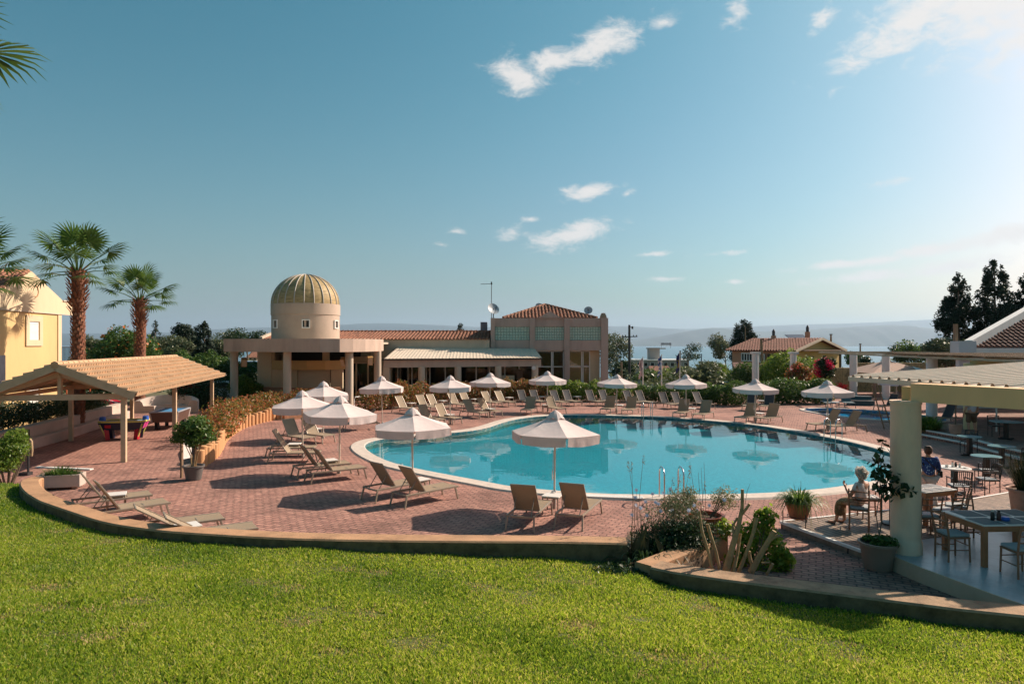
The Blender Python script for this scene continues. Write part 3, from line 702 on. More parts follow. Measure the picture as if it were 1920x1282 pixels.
bx = D(907.5, 613, 63); MB().box((bx.x, 63, bx.z-.1), (.62, .7, 1.1)).build('roof_vent', M('grey_vent_box', (.20, .19, .21), .6), wing, bevel=.03)

# ---------------------------------------------------------------- gabled entrance block
blk = thing('entrance_block', 'tall square block with glass block windows and hipped tile roof', 'building')
x0, x1, yf, yb, zt = -1.81, 8.16, 58.0, 68.0, 6.47
bays = [(-1.45, 1.5), (1.95, 4.44), (4.9, 7.57)]
mb = MB()
for (a, b) in ((x0, -1.45), (1.5, 1.95), (4.44, 4.9), (7.57, x1)): mb.box(((a+b)/2, yf+.15, zt/2), (b-a, .5, zt))
mb.build('pilaster', m_greybrown, blk)
mb = MB()
for (a, b) in bays:
    mb.box(((a+b)/2, yf+.22, 4.15), (b-a, .3, .86)); mb.box(((a+b)/2, yf+.22, 6.10), (b-a, .3, .72))
mb.box((x0+.12, (yf+yb)/2+.2, zt/2), (.24, yb-yf-.4, zt-.01)); mb.box(((x0+x1)/2, yb, zt/2), (x1-x0, .25, zt-.02))
mb.box((x1-.12, 59.3, zt/2), (.24, 1.8, zt-.01)); mb.box((x1-.12, 66, zt/2), (.24, 3.8, zt-.01)); mb.box((x1-.12, 62.1, 5.2), (.24, 4.0, 2.5))
mb.build('wall', m_greybrown, blk)
ped = [(D(1003, 644, 58).x, 6.465), (D(1012, 644, 58).x, 6.56), (D(1031, 644, 58).x, 7.06), (D(1049, 644, 58).x, 6.56), (D(1058, 644, 58).x, 6.465)]
n = len(ped); mb = MB(); mb.add([(p[0], yf-.1, p[1]) for p in ped]+[(p[0], yf+.2, p[1]) for p in ped], [tuple(range(n)), tuple(range(n, 2*n))[::-1]]+[(i, n+i, n+i+1, i+1) for i in range(n-1)])
mb.build('pediment', m_greybrown, blk)
for (a, b) in bays:
    mb = MB(); nx, nz = 12, 5; cw, ch = (b-a)/nx, (5.74-4.58)/nz
    for i in range(nx):
        for j in range(nz):
            cx, cz = a+(i+.5)*cw, 4.58+(j+.5)*ch; hw, hh = cw*.47, ch*.47; y = yf+.2
            V = [(cx-hw, y, cz-hh), (cx+hw, y, cz-hh), (cx+hw, y, cz+hh), (cx-hw, y, cz+hh), (cx-hw*.7, y-.04, cz-hh*.7), (cx+hw*.7, y-.06, cz-hh*.7), (cx+hw*.7, y-.03, cz+hh*.7), (cx-hw*.7, y-.07, cz+hh*.7)]
            mb.add(V, [(0, 1, 5, 4), (1, 2, 6, 5), (2, 3, 7, 6), (3, 0, 4, 7), (4, 5, 6, 7)])
    mb.build('glass_block_window', m_gblock, blk)
    MB().box(((a+b)/2, yf+.32, 5.16), (b-a, .06, 1.16)).build('window_backing', M('grout_grey', (.12, .18, .15), .6), blk)
for (a, b, set_) in ((1.95, 4.44, .5), (4.9, 6.75, 1.0)):
    f_ = MB(); y = yf+set_; m_ = (a+b)/2+.25
    f_.box(((a+b)/2, y, 3.66), (b-a, .1, .09)); f_.box(((a+b)/2, y, 2.32), (b-a, .1, .08)); f_.box(((a+b)/2, y, .06), (b-a, .1, .1))
    for x in (a+.04, m_-.06, m_+.06, b-.04): f_.box((x, y, 1.85), (.08, .1, 3.66))
    f_.build('door_frame', m_white, blk); MB().box(((a+b)/2, y+.02, 1.85), (b-a, .02, 3.6)).build('door_glass', m_clear if a > 4 else m_glass, blk)
MB().box((7.16, yf+1.0, 1.85), (.82, .2, 3.7)).build('reveal_wall', m_paleyel, blk)
MB().box((3.2, 65.5, 3), (10, .1, 6)).build('inner_wall', m_room, blk)
mb = MB(); mb.add([(x0, 58.3, .03), (x1, 58.3, .03), (x1, 66, .03), (x0, 66, .03)], [(0, 1, 2, 3)]); mb.box((6, 62, .7), (1.6, .8, .08)); mb.box((6, 62, .35), (.1, .1, .7)); mb.build('inner_floor', M('floor_tile', (.4, .33, .24), .4), blk)
MB().add([(x0, 58.3, 3.75), (x1, 58.3, 3.75), (x1, 67.9, 3.75), (x0, 67.9, 3.75)], [(3, 2, 1, 0)]).build('inner_ceiling', m_cream, blk)
ax_, ay_, az_ = 3.02, 62.2, 7.82
ex0, ex1, ey = -.75, 7.25, 58.35
W_ = math.hypot(ay_-ey, az_-6.46)
mk = lambda a, b: (a > b*(ax_-ex0)/(ex1-ex0)+.0) and (a < 1-b*(1-(ax_-ex0)/(ex1-ex0)))
rf = sheet(MB(), (ex0, ey, 6.46), (1, 0, 0), ex1-ex0, (0, ay_-ey, az_-6.46), W_, 26, 9, barrel(.09), .05, 1.05, mk).build('roof', m_tile, blk)
bk = MB(); bk.add([(ex0, ey, 6.44), (ex1, ey, 6.44), (ax_, ay_, az_-.04), (ex0, 67, 6.44), (ex1, 67, 6.44)], [(1, 4, 2), (4, 3, 2), (3, 0, 2), (0, 1, 2)]); bk.build('roof_underlay', m_tile, blk)
for (xa,) in ((ex0,), (ex1,)):
    h_ = MB(); k = 12
    for i in range(k):
        p = Vector((xa, ey, 6.5)).lerp(Vector((ax_, ay_, az_+.03)), i/k); q_ = Vector((xa, ey, 6.5)).lerp(Vector((ax_, ay_, az_+.03)), (i+1.1)/k); h_.tube([p, q_], [.15, .11], 7)
    h_.build('hip_tile', m_tile, blk)
chm = D(1131, 596, 60); MB().lathe([(.42, 0), (.36, .35), (.2, .62), (.0, .64)], 4, (chm.x, 60, 6.35), a0=R(45), a1=R(405)).build('chimney', M('stone_chimney', (.34, .24, .16), .85, .2), blk)
def dish(u, v, d, r, label, face, gtop):
    p = D(u, v, d); t = thing('satellite_dish', label, 'satellite dish', p, 0)
    rot = Matrix.Rotation(face, 4, 'Z') @ Matrix.Rotation(R(62), 4, 'X')
    MB().lathe([(0, -.12*r/.5), (r*.4, -.10*r/.5), (r*.75, -.04*r/.5), (r, .03), (r, .05), (r*.72, -.015*r/.5), (0, -.09*r/.5)], 28).xf(rot).build('reflector', M('dish_grey', (.36, .40, .43), .5, .06), t, True)
    a = MB(); a.tube([rot @ Vector((0, -r*.9, 0)), rot @ Vector((.0, -r*.3, r*.9))], .02, 6); a.box(rot @ Vector((0, -r*.3, r*.9)), (.1, .1, .12)); a.build('feed_arm', m_iron, t)
    m_ = MB(); m_.tube([(0, .1, -(p.z-gtop)), (0, .1, 0)], .04, 8); m_.build('mast', m_iron, t)
dish(925, 579, 59, .53, 'large grey satellite dish at the left end of the entrance block roof', R(30), 6.4)
dish(1103, 582, 61, .38, 'smaller pale satellite dish on the right of the hipped roof', R(-10), 6.6)
dish(1011, 575.5, 64, .40, 'satellite dish peeping over the roof just left of the apex', R(10), 6.9)
an = thing('television_antenna', 'tall thin television antenna above the large satellite dish', 'antenna', D(921.5, 596, 60))
MB().tube([(0, 0, -.2), (0, 0, 3.1)], .028, 6).build('mast', m_iron, an); b_m = MB(); b_m.tube([(.1, 0, 3.0), (-.95, 0, 2.97)], .022, 6)
for i in range(9): b_m.tube([(-.05-i*.11, -.16, 3.0), (-.05-i*.11, .16, 3.0)], .008, 4)
b_m.box((.0, 0, 3.05), (.1, .3, .22)); b_m.build('boom', m_iron, an)

# ---------------------------------------------------------------- yellow house on the left
hs = thing('yellow_house', 'two storey yellow house with cream gable behind the left pergola', 'house')
c0 = Vector((-24.6, 37.2, 0)); ax = Vector((.118, -.993, 0)); nx_ = Vector((.993, .118, 0))       # along the facade towards us, outward
def HP(t, z, out=0): p = c0+ax*t+nx_*out; return Vector((p.x, p.y, z))
ez, rz_, ta = 6.7, 7.95, 2.85
L_ = 5.5
def hbox(mb, t0, t1, z0, z1, o0, o1):
    vs = [HP(t, z, o) for z in (z0, z1) for t, o in ((t0, o0), (t1, o0), (t1, o1), (t0, o1))]
    mb.add(vs, [(0, 1, 2, 3), (7, 6, 5, 4), (4, 5, 1, 0), (5, 6, 2, 1), (6, 7, 3, 2), (7, 4, 0, 3)])
mb = MB(); hbox(mb, 0, L_, 0, 5.9, -8, 0); mb.build('wall', m_yellow, hs)
mb = MB(); gp = [(-.1, 5.92), (L_+.1, 5.92), (L_+.1, ez-.05), (ta, rz_), (-.1, ez-.05)]; n = 5
mb.add([HP(t, z, .06) for t, z in gp]+[HP(t, z, -.3) for t, z in gp], [tuple(range(n))[::-1], tuple(range(n, 2*n))]+[(i, (i+1) % n, n+(i+1) % n, n+i) for i in range(n)])
hbox(mb, -2.0, -.1, 5.92, ez-.1, -.2, .06); mb.build('gable', m_paleyel, hs)
mb = MB(); hbox(mb, -.02, .32, 0, 5.9, -.2, .05); hbox(mb, -2.0, 0, 2.2, 3.1, -1.6, .02); mb.build('pilaster', m_paleyel, hs)
mb = MB(); hbox(mb, -2.2, L_+.3, 5.87, 5.93, .0, .09); hbox(mb, -2.2, -.1, ez-.1, ez-.03, -.25, .12); mb.build('cornice', m_cream, hs)
for (t0, t1) in ((ta, -.3), (ta, L_+.3)):
    o_ = HP(t1, ez-.1 if t1 < 0 else ez-.15, -8.2); e_ = nx_ if t1 > 0 else -nx_
    if t1 < 0: o_ = HP(t1, ez-.12, -.2)
    u_ = HP(ta, rz_+.06, 0)-HP(t1, ez-.1, 0); u_ = Vector((u_.x, u_.y, u_.z))
    sheet(MB(), o_, e_, 8.3, u_, u_.length, 30, 8, barrel(.09), .04, 1.05).build('roof', m_tile, hs)
def hwin(t0, t1, z0, z1, name='window'):
    mb = MB(); d_ = .07
    for a, b, c, e in ((t0-.28, t0, z0-.3, z1+.3), (t1, t1+.28, z0-.3, z1+.3), (t0, t1, z1, z1+.3), (t0, t1, z0-.3, z0)): hbox(mb, a, b, c, e, -.02, d_)
    f_ = mb.build(name, m_paleyel, hs); s_ = MB(); hbox(s_, t0, t1, z0, z1, -.01, .012); 
    for k in range(14): hbox(s_, t0+.03, t1-.03, z0+(z1-z0)*k/14+.02, z0+(z1-z0)*(k+.7)/14, .012, .026)
    s_.build('shutter', m_white, f_); r_ = MB(); hbox(r_, t0, t0+.02, z0, z1, 0, .05); r_.build('reveal', m_ochre, f_)
hwin(2.1, 3.0, 4.48, 5.42); hwin(2.1, 3.0, .95, 2.1)
s_ = MB(); hbox(s_, 4.95, 5.5, 2.2, 3.75, .0, .06); s_.build('grey_shutter', M('grey_shutter_paint', (.30, .32, .33), .6), hs)
mb = MB()
for k in range(14): mb.tube([HP(-.15-k*.13, 3.1, .0), HP(-.15-k*.13, 4.1, .0)], .014, 5)
mb.tube([HP(-.1, 4.1, 0), HP(-2, 4.1, 0)], .03, 6); mb.build('balcony_rail', m_iron, hs)
MB().tube([HP(ta-.3+.3*math.cos(a), 6.95+.3*math.sin(a), .07) for a in np.linspace(.5*math.pi, 1.5*math.pi, 14)], .03, 6).build('crescent_moulding', m_retwall, hs)

# ---------------------------------------------------------------- tiled carport-like game shelter
sh = thing('game_shelter', 'open sided tan timber shelter with sandy tiled gable roof', 'shelter')
pa = Vector((-.205, .979, 0)); pr = Vector((.979, .205, 0)); f0 = Vector((-14.1, 24.8, 0)); Wd = 4.15; Ln = 14.6
def SP(a, b, z): p = f0+pa*a-pr*b; return Vector((p.x, p.y, z))    # a along, b to the left
zb_, zr = 2.42, 3.42
for (a, b) in ((0, 0), (6.6, 0), (14.2, 0), (0, Wd), (6.3, Wd), (14.2, Wd)):
    MB().bar(SP(a, b, -.05), SP(a, b, zb_-.1), .17, .17, pa).build('post', m_timber, sh, bevel=.008)
mb = MB()
for b in (0, Wd): mb.bar(SP(-.1, b, zb_-.04), SP(14.4, b, zb_-.04), .12, .16)
mb.build('side_beam', m_timber, sh)
for a in (0, 6.5, 14.2): MB().bar(SP(a, -.12, zb_-.04), SP(a, Wd+.12, zb_-.04), .13, .2).build('cross_beam', m_timber, sh)
for a in (0, 6.5, 14.2):
    mb = MB(); mb.bar(SP(a, Wd/2, zb_), SP(a, Wd/2, zr-.25), .12); 
    for s in (-.2, Wd+.2): mb.bar(SP(a, s, zb_+.0), SP(a, Wd/2, zr-.22), .08, .16)
    mb.build('truss', m_timber, sh)
mb = MB()
for s in (-.48, Wd+.48): mb.bar(SP(-.42, s, zb_-.02), SP(-.42, Wd/2, zr+.06), .05, .27)
mb.build('barge_board', m_timber, sh)
mb = MB()
for a in np.linspace(.3, 14.3, 12):
    for s in (-.45, Wd+.45): mb.bar(SP(a, s, zb_+.06), SP(a, Wd/2, zr-.02), .05, .09)
mb.build('rafter', m_timber, sh)
for s in (0, 1):
    lo = SP(-.45, -.55, zb_+.02) if s == 0 else SP(Ln+.35, Wd+.55, zb_+.02); e_ = pa if s == 0 else -pa
    up = (SP(0, Wd/2, zr+.1)-SP(0, -.55, zb_+.02)) if s == 0 else (SP(0, Wd/2, zr+.1)-SP(0, Wd+.55, zb_+.02))
    sheet(MB(), lo, e_, Ln+.8, up, up.length, 62, 8, barrel(.09), .085, 1.04).build('tile_roof', m_tilebeige, sh)
    q = MB(); 
    q.add([lo-Vector((0, 0, .03)), lo+e_*(Ln+.8)-Vector((0, 0, .03)), lo+e_*(Ln+.8)+up-Vector((0, 0, .03)), lo+up-Vector((0, 0, .03))], [(3, 2, 1, 0)]); q.build('roof_boarding', m_timber, sh)
mb = MB()
for i in range(34):
    a = -.45+i*(Ln+.8)/34; mb.tube([SP(a, Wd/2, zr+.12), SP(a+.48, Wd/2, zr+.14)], [.14, .11], 8)
mb.build('ridge_tile', m_tilebeige, sh)
mb = MB(); mb.bar(SP(Ln+.38, -.6, zb_+.05), SP(Ln+.38, Wd/2, zr+.18), .14, .06); mb.build('verge_flashing', m_rib, sh)
# ================================================================= parasols
m_canvas, nt_, b_ = _mat('parasol_canvas')
def canvasmat(m, nt, b, col, trans=.22):
    L = nt.links; tc = nt.nodes.new('ShaderNodeTexCoord'); n = nt.nodes.new('ShaderNodeTexNoise'); n.inputs['Scale'].default_value = 2.5; n.inputs['Detail'].default_value = 5
    L.new(tc.outputs['Object'], n.inputs['Vector']); r = _ramp(nt, [[c*.9 for c in col], col], [.35, .65]); L.new(n.outputs[0], r.inputs[0]); L.new(r.outputs[0], b.inputs['Base Color'])
    b.inputs['Roughness'].default_value = .85; b.inputs['Specular IOR Level'].default_value = .15
    t = nt.nodes.new('ShaderNodeBsdfTranslucent'); L.new(r.outputs[0], t.inputs[0]); mx = nt.nodes.new('ShaderNodeMixShader'); mx.inputs[0].default_value = trans
    w = nt.nodes.new('ShaderNodeTexNoise'); w.inputs['Scale'].default_value = 5; w.inputs['Detail'].default_value = 3; L.new(tc.outputs['Object'], w.inputs['Vector'])
    bp = nt.nodes.new('ShaderNodeBump'); bp.inputs['Strength'].default_value = .35; bp.inputs['Distance'].default_value = .03; L.new(w.outputs[0], bp.inputs['Height']); L.new(bp.outputs[0], b.inputs['Normal'])
    L.new(b.outputs[0], mx.inputs[1]); L.new(t.outputs[0], mx.inputs[2]); L.new(mx.outputs[0], nt.nodes['Material Output'].inputs[0])
canvasmat(m_canvas, nt_, b_, (.74, .63, .60), .14)
m_pole = M('parasol_pole_wood', (.62, .52, .42), .5, .08, 4)
def make_parasol(seed, label):
    g = random.Random(seed); t = thing('parasol', label, 'parasol', (0, 0, 0), 0, 'white parasols around the pool')
    Rr, ze, za, zc = 1.2, 1.98, 2.36, 2.58
    MB().tube([(0, 0, -.05), (0, 0, 2.5)], .024, 10).build('pole', m_pole, t, True)
    MB().lathe([(.05, -.02), (.05, .28), (.03, .3)], 12).build('ground_sleeve', m_rib, t, True)
    cor = [Vector((Rr*math.cos(k*math.pi/3), Rr*math.sin(k*math.pi/3), ze)) for k in range(6)]
    mb = MB(); rows = 7; cols = 8
    ringR = .17
    for k in range(6):
        a, b = cor[k], cor[(k+1) % 6]; ia = Vector((a.x*ringR/Rr, a.y*ringR/Rr, za)); ib = Vector((b.x*ringR/Rr, b.y*ringR/Rr, za)); vs = []
        for i in range(rows+1):
            s = i/rows
            for j in range(cols+1):
                q = j/cols; p = ia.lerp(a, s).lerp(ib.lerp(b, s), q)
                sag = -.012*math.sin(math.pi*q)*s*1.2-.03*math.sin(math.pi*s)*(.6+.4*math.sin(math.pi*q))
                p = p+Vector((0, 0, sag)); vs.append(p)
        w = cols+1; mb.add(vs, [(i*w+j, (i+1)*w+j, (i+1)*w+j+1, i*w+j+1) for i in range(rows) for j in range(cols)])
    can = mb.build('canopy', m_canvas, t, True)
    mb = MB()
    for k in range(6):
        a, b = cor[k], cor[(k+1) % 6]; vs = []; N_ = 18; ph = g.uniform(0, 6); fl = g.choice([.012, .02, .05, .02])
        nn = Vector(((a.x+b.x), (a.y+b.y), 0)).normalized()
        for i in range(4):
            s = i/3
            for j in range(N_+1):
                q = .024+.952*j/N_; top = a.lerp(b, q); top.z += -.012*math.sin(math.pi*q)*1.2
                drop = .25*(.9+.1*math.sin(math.pi*q)); p = top+Vector((0, 0, -drop*s))+nn*(.012+math.sin(q*17+ph)*fl*s*.6+math.sin(q*41+ph*2)*fl*.25*s-.02*s)
                vs.append(p)
        w = N_+1; mb.add(vs, [(i*w+j, (i+1)*w+j, (i+1)*w+j+1, i*w+j+1) for i in range(3) for j in range(N_)])
    mb.build('valance', m_canvas, can, True)
    mb = MB()
    for k in range(12):
        a0, a1 = k*math.pi/6, (k+1)*math.pi/6; r0 = .27 if k % 2 == 0 else .215; r1 = .27 if k % 2 else .215; z0 = 2.33 if k % 2 == 0 else 2.385; z1 = 2.33 if k % 2 else 2.385
        p0 = Vector((r0*math.cos(a0), r0*math.sin(a0), z0)); p1 = Vector((r1*math.cos(a1), r1*math.sin(a1), z1)); m0 = Vector((.14*math.cos(a0), .14*math.sin(a0), 2.49)); m1 = Vector((.14*math.cos(a1), .14*math.sin(a1), 2.49))
        mb.add([p0, p1, m1, m0, (0, 0, zc)], [(0, 1, 2, 3), (3, 2, 4)])
    mb.build('vent_cap', m_canvas, t, True)
    for k in range(6):
        a = cor[k]; MB().bar((a.x*.04, a.y*.04, za-.06), (a.x*.985, a.y*.985, ze-.03), .022, .03).build('rib', m_pole, t)
    st = MB()
    for k in range(6): a = cor[k]; st.bar((a.x*.03, a.y*.03, 1.62), (a.x*.5, a.y*.5, 2.13), .016, .02)
    st.build('strut', m_pole, t)
    c_ = MB(); c_.add([(-.02, -.04, 1.02), (-.09, -.05, .98), (-.075, -.05, .72), (-.015, -.04, .76)], [(0, 1, 2, 3)]); c_.tube([(-.03, -.03, 1.5), (-.05, -.04, 1.0)], .006, 4); c_.build('cord_tag', m_canvas, t)
    return t
protos = [make_parasol(s, '') for s in (1, 2, 3)]
# u pole, v base, v top, rotation of a corner measured from the direction to the camera (deg, + right)
PAR = [(1039, 953, 768, 14, 'nearest white parasol, standing between two loungers at the near pool edge'),
       (774, 919, 763, 3, 'white parasol over the left end of the pool, second nearest to the lawn'),
       (636, 887, 740.5, 12, 'frontmost of the three overlapping white parasols left of the pool'),
       (568, 858, 731, 0, 'leftmost of the three overlapping white parasols left of the pool'),
       (606, 822, 714, 0, 'rearmost of the three overlapping white parasols left of the pool'),
       (717, 802, 704, -8, 'white parasol before the rightmost pavilion column, beside the reddish hedge'),
       (844.5, 794.5, 703, -5, 'white parasol by the far left pool bank with four loungers behind it'),
       (918.5, 779, 698, 17, 'white parasol in front of the veranda, just right of the curving far pool edge'),
       (1027, 772, 694.8, 22, 'white parasol in front of the dark left door of the entrance block'),
       (1156, 775, 700.8, 20, 'white parasol by the right corner of the entrance block, left of the utility pole'),
       (1287, 781, 700.8, 25, 'white parasol in front of the flagpoles and the far trees'),
       (1415.7, 792, 709.5, 18, 'white parasol in front of the salmon house on the right'),
       (1553, 808, 712, 12, 'white parasol beside the small blue paddling pool'),
       (1681, 768, 700, 8, 'white parasol half hidden under the corner of the metal terrace roof')]
for i, (u, v, vt, rc, lab) in enumerate(PAR):
    p = G(u, v); hz = HC-(vt-HV)*p.y/F; view = math.atan2(-p.x, -p.y)        # direction from pole to camera
    camdir = math.atan2(-p.y, -p.x); rz = camdir+R(rc)
    o = protos[i] if i < 3 else dup(protos[i % 3], (0, 0, 0), 0, lab)
    sxy = 1.02+.05*((i*37) % 5-2)/4
    o.location = p; o.rotation_euler = (R(((i*53) % 7-3)*.35), R(((i*31) % 7-3)*.35), rz); o['label'] = lab; o.scale = (sxy, sxy, max(.93, min(1.06, hz/2.58)))

# ================================================================= sun loungers
m_sling = M('taupe_mesh_fabric', (.38, .295, .205), .75, .06, 3, .3, 220, 0, .25)
thinfabric(m_sling, .2)
m_frame = M('taupe_metal_frame', (.30, .245, .185), .4, .05, 4, 0, 50, .2, .5)
m_slingd = M('dark_back_mesh', (.06, .06, .065), .75, .08, 3, .3, 220, 0, .25)  # backrests only, far darker than the seat fabric
m_slingb = M('blue_grey_fabric', (.09, .14, .16), .75, .08, 3)
def make_lounger(sling, frame, tilt=124, seatm=None):
    t = thing('sun_lounger', '', 'sun lounger', (0, 0, 0), 0, 'sun loungers around the pool')
    W = .32; zs = .34
    f = MB()
    for s in (-1, 1): f.bar((-.06, s*W, zs), (1.70, s*W, zs), .035, .05)
    for x in (-.04, .60, 1.15, 1.68): f.bar((x, -W, zs-.008), (x, W, zs-.008), .03, .03)
    f.build('frame', frame, t, bevel=.006)
    for s in (-1, 1):
        MB().bar((-.02, s*W, zs-.02), (-.10, s*(W+.02), 0), .035, .045, (1, 0, 0)).build('leg', frame, t, bevel=.005)
        MB().bar((1.60, s*W, zs-.02), (1.68, s*(W+.02), 0), .035, .045, (1, 0, 0)).build('leg', frame, t, bevel=.005)
    mb = MB(); nx, ny = 12, 4; vs = []
    for i in range(nx+1):
        for j in range(ny+1):
            x = .60+1.08*i/nx; y = -W+.02+(2*W-.04)*j/ny; vs.append((x, y, zs+.018-.02*math.sin(math.pi*j/ny)*math.sin(math.pi*i/nx)))
    k = len(vs); vs += [(x, y, z-.012) for x, y, z in vs]; w = ny+1
    fs = [(i*w+j, (i+1)*w+j, (i+1)*w+j+1, i*w+j+1) for i in range(nx) for j in range(ny)]
    mb.add(vs, fs+[tuple(k+q for q in f_[::-1]) for f_ in fs]+[(i*w, k+i*w, k+(i+1)*w, (i+1)*w) for i in range(nx)]+[((i+1)*w+ny, k+(i+1)*w+ny, k+i*w+ny, i*w+ny) for i in range(nx)]+[(nx*w+j, k+nx*w+j, k+nx*w+j+1, nx*w+j+1) for j in range(ny)])
    mb.build('seat', seatm or sling, t, True)
    ang = R(tilt); hx, hz, bl = .60, zs+.01, .80
    d = Vector((math.cos(ang), 0, math.sin(ang))); h0 = Vector((hx, 0, hz))
    bk = thing_part = None
    mb = MB(); vs = []; nn = Vector((math.sin(ang), 0, -math.cos(ang)))
    for i in range(9):
        for j in range(ny+1):
            p = h0+d*(bl*i/8)+Vector((0, -W+.03+(2*W-.06)*j/ny, 0))-nn*(.022*math.sin(math.pi*j/ny)*math.sin(math.pi*i/8)); vs.append(p)
    k = len(vs); vs += [v-nn*.012 for v in vs]; fs = [(i*w+j, (i+1)*w+j, (i+1)*w+j+1, i*w+j+1) for i in range(8) for j in range(ny)]
    mb.add(vs, fs+[tuple(k+q for q in f_[::-1]) for f_ in fs]); back = mb.build('backrest', sling, t, True)
    fr = MB()
    for s in (-1, 1): fr.bar(h0+Vector((0, s*(W-.03), 0)), h0+d*bl+Vector((0, s*(W-.03), 0)), .03, .035)
    fr.bar(h0+d*bl+Vector((0, -W+.015, 0)), h0+d*bl+Vector((0, W-.015, 0)), .03, .04); fr.build('backrest_frame', frame, back, bevel=.005)
    su = MB()
    for s in (-1, 1): su.bar(h0+d*.42+Vector((0, s*.22, 0)), (.06, s*.22, zs-.06), .018); su.bar((.06, s*.22, zs-.06), (.06, s*W, zs-.01), .018)
    su.bar((.06, -.22, zs-.06), (.06, .22, zs-.06), .018); su.build('back_support', frame, t)
    return t
L0 = make_lounger(m_sling, m_frame); L1 = make_lounger(m_slingd, m_frame, 120, m_sling); L2 = make_lounger(m_slingb, m_slingb); L3 = make_lounger(m_sling, m_frame, 147)
LOUNG = [  # u, v of the top of the backrest, heading of the foot end (deg from +x, counter-clockwise), kind, label
 (980, 910.6, 73, 0, 'taupe sun lounger seen from behind, left of the nearest parasol'),
 (1071.5, 908, 68, 0, 'taupe sun lounger seen from behind, right of the nearest parasol'),
 (705, 868.7, 46, 0, 'taupe lounger left of the small table under the parasol at the left pool end'),
 (760, 877, 44, 0, 'taupe lounger right of the small table under the parasol at the left pool end'),
 (592, 843, 33, 0, 'nearer of two loungers under the frontmost overlapping parasol left of the pool'),
 (566, 836, 33, 0, 'farther of two loungers under the frontmost overlapping parasol left of the pool'),
 (519, 814, 5, 0, 'nearer of two loungers under the leftmost parasol facing right along the deck'),
 (514, 806, 6, 0, 'farther of two loungers under the leftmost parasol facing right along the deck'),
 (540, 786, -38, 0, 'sunlit lounger with raised back beside the log edging, left of its little table'),
 (575, 783, -36, 0, 'lounger with shaded back between the three overlapping parasols'),
 (702, 767, -158, 0, 'lounger facing left, right behind the frontmost overlapping parasol canopy'),
 (747, 743, -38, 0, 'first lounger from the left in the back row against the reddish hedge'),
 (786, 740.5, -42, 0, 'second lounger from the left in the back row against the reddish hedge'),
 (805, 739.4, -40, 0, 'third lounger from the left in the back row against the reddish hedge'),
 (791, 759, -42, 0, 'left of two loungers at the parasol on the far left pool bank'),
 (822, 757, -42, 0, 'right of two loungers at the far left bank, its back half in shade'),
 (845, 737, -44, 0, 'lounger in the back row directly right of the parasol by the far left bank'),
 (867, 735.6, -44, 0, 'lounger in the back row in front of the second veranda column'),
 (874.5, 749, -44, 0, 'left of two front loungers at the parasol before the veranda'),
 (900.6, 747, -42, 0, 'right of two front loungers at the parasol before the veranda'),
 (907.5, 734, -46, 0, 'left of two partly shaded loungers in the back row behind the veranda parasol'),
 (932.5, 733, -46, 0, 'right of two partly shaded loungers in the back row behind the veranda parasol'),
 (975, 732, -58, 1, 'grey backed lounger in the hedge row left of the entrance block door'),
 (998, 732, -58, 1, 'grey backed lounger under red hedge leaves, behind the left front lounger'),
 (996, 744, -104, 0, 'front lounger left of the parasol at the entrance block, back turned to the hedge'),
 (1029, 742.5, -62, 0, 'front lounger right of the parasol at the entrance block'),
 (1036, 733, -58, 1, 'grey backed lounger just right of the parasol pole at the entrance block'),
 (1059.4, 732, -58, 1, 'grey backed lounger under bright green hedge leaves by the block pilaster'),
 (1102.5, 732, -60, 1, 'left of two grey backed loungers before the block glass doors'),
 (1127, 732, -60, 1, 'right of two grey backed loungers before the block glass doors'),
 (1146, 743, -112, 0, 'front lounger left of the parasol near the utility pole'),
 (1185.5, 744, -112, 0, 'front lounger right of the parasol near the utility pole'),
 (1173, 733, -62, 1, 'grey backed lounger in the hedge row directly below the utility pole'),
 (1196, 733, -60, 1, 'grey backed lounger in the hedge row below the pale pink flag'),
 (1240, 736, -66, 1, 'left of two grey backed loungers below the blue striped flag'),
 (1263, 736, -64, 1, 'right of two grey backed loungers below the blue striped flag'),
 (1303, 736, -62, 1, 'last grey backed lounger at the right end of the hedge row'),
 (1284, 748.5, -118, 0, 'front lounger left of the parasol in front of the flagpoles'),
 (1325.5, 751, -124, 0, 'front lounger right of the parasol in front of the flagpoles'),
 (1411, 756, -134, 0, 'front lounger left of the parasol before the salmon house'),
 (1452.5, 757, -136, 0, 'front lounger right of the parasol before the salmon house'),
 (1411.5, 738.5, -122, 1, 'rear left lounger in shade behind the parasol before the salmon house'),
 (1444, 739, -122, 1, 'rear right lounger in shade behind the parasol before the salmon house'),
 (1569, 768, -166, 0, 'lounger left of the table under the parasol by the paddling pool'),
 (1608, 771, -168, 0, 'lounger nearest the pool ladder beside the paddling pool parasol'),
 (1549, 734, -104, 2, 'left of two dark blue grey loungers beyond the paddling pool'),
 (1584, 734, -104, 2, 'right of two dark blue grey loungers beyond the paddling pool'),
 (1679, 740, -160, 1, 'lounger in shade under the half hidden parasol beyond the paddling pool'),
 (1787, 759, -164, 1, 'pale lounger seen between the round terrace column and the standing man'),
 (154, 890, 37, 0, 'farther of two loungers with a white table between, at far left near the planter box'),
 (181, 905, 42, 0, 'nearer of two loungers with a white table between, at far left near the planter box'),
 (253, 949, 33, 3, 'lounger behind the curved wall with its back and seat both showing'),
 (309, 966, 32, 3, 'lounger behind the curved wall with only its backrest and foot end showing')]
used = {0: False, 1: False, 2: False, 3: False}
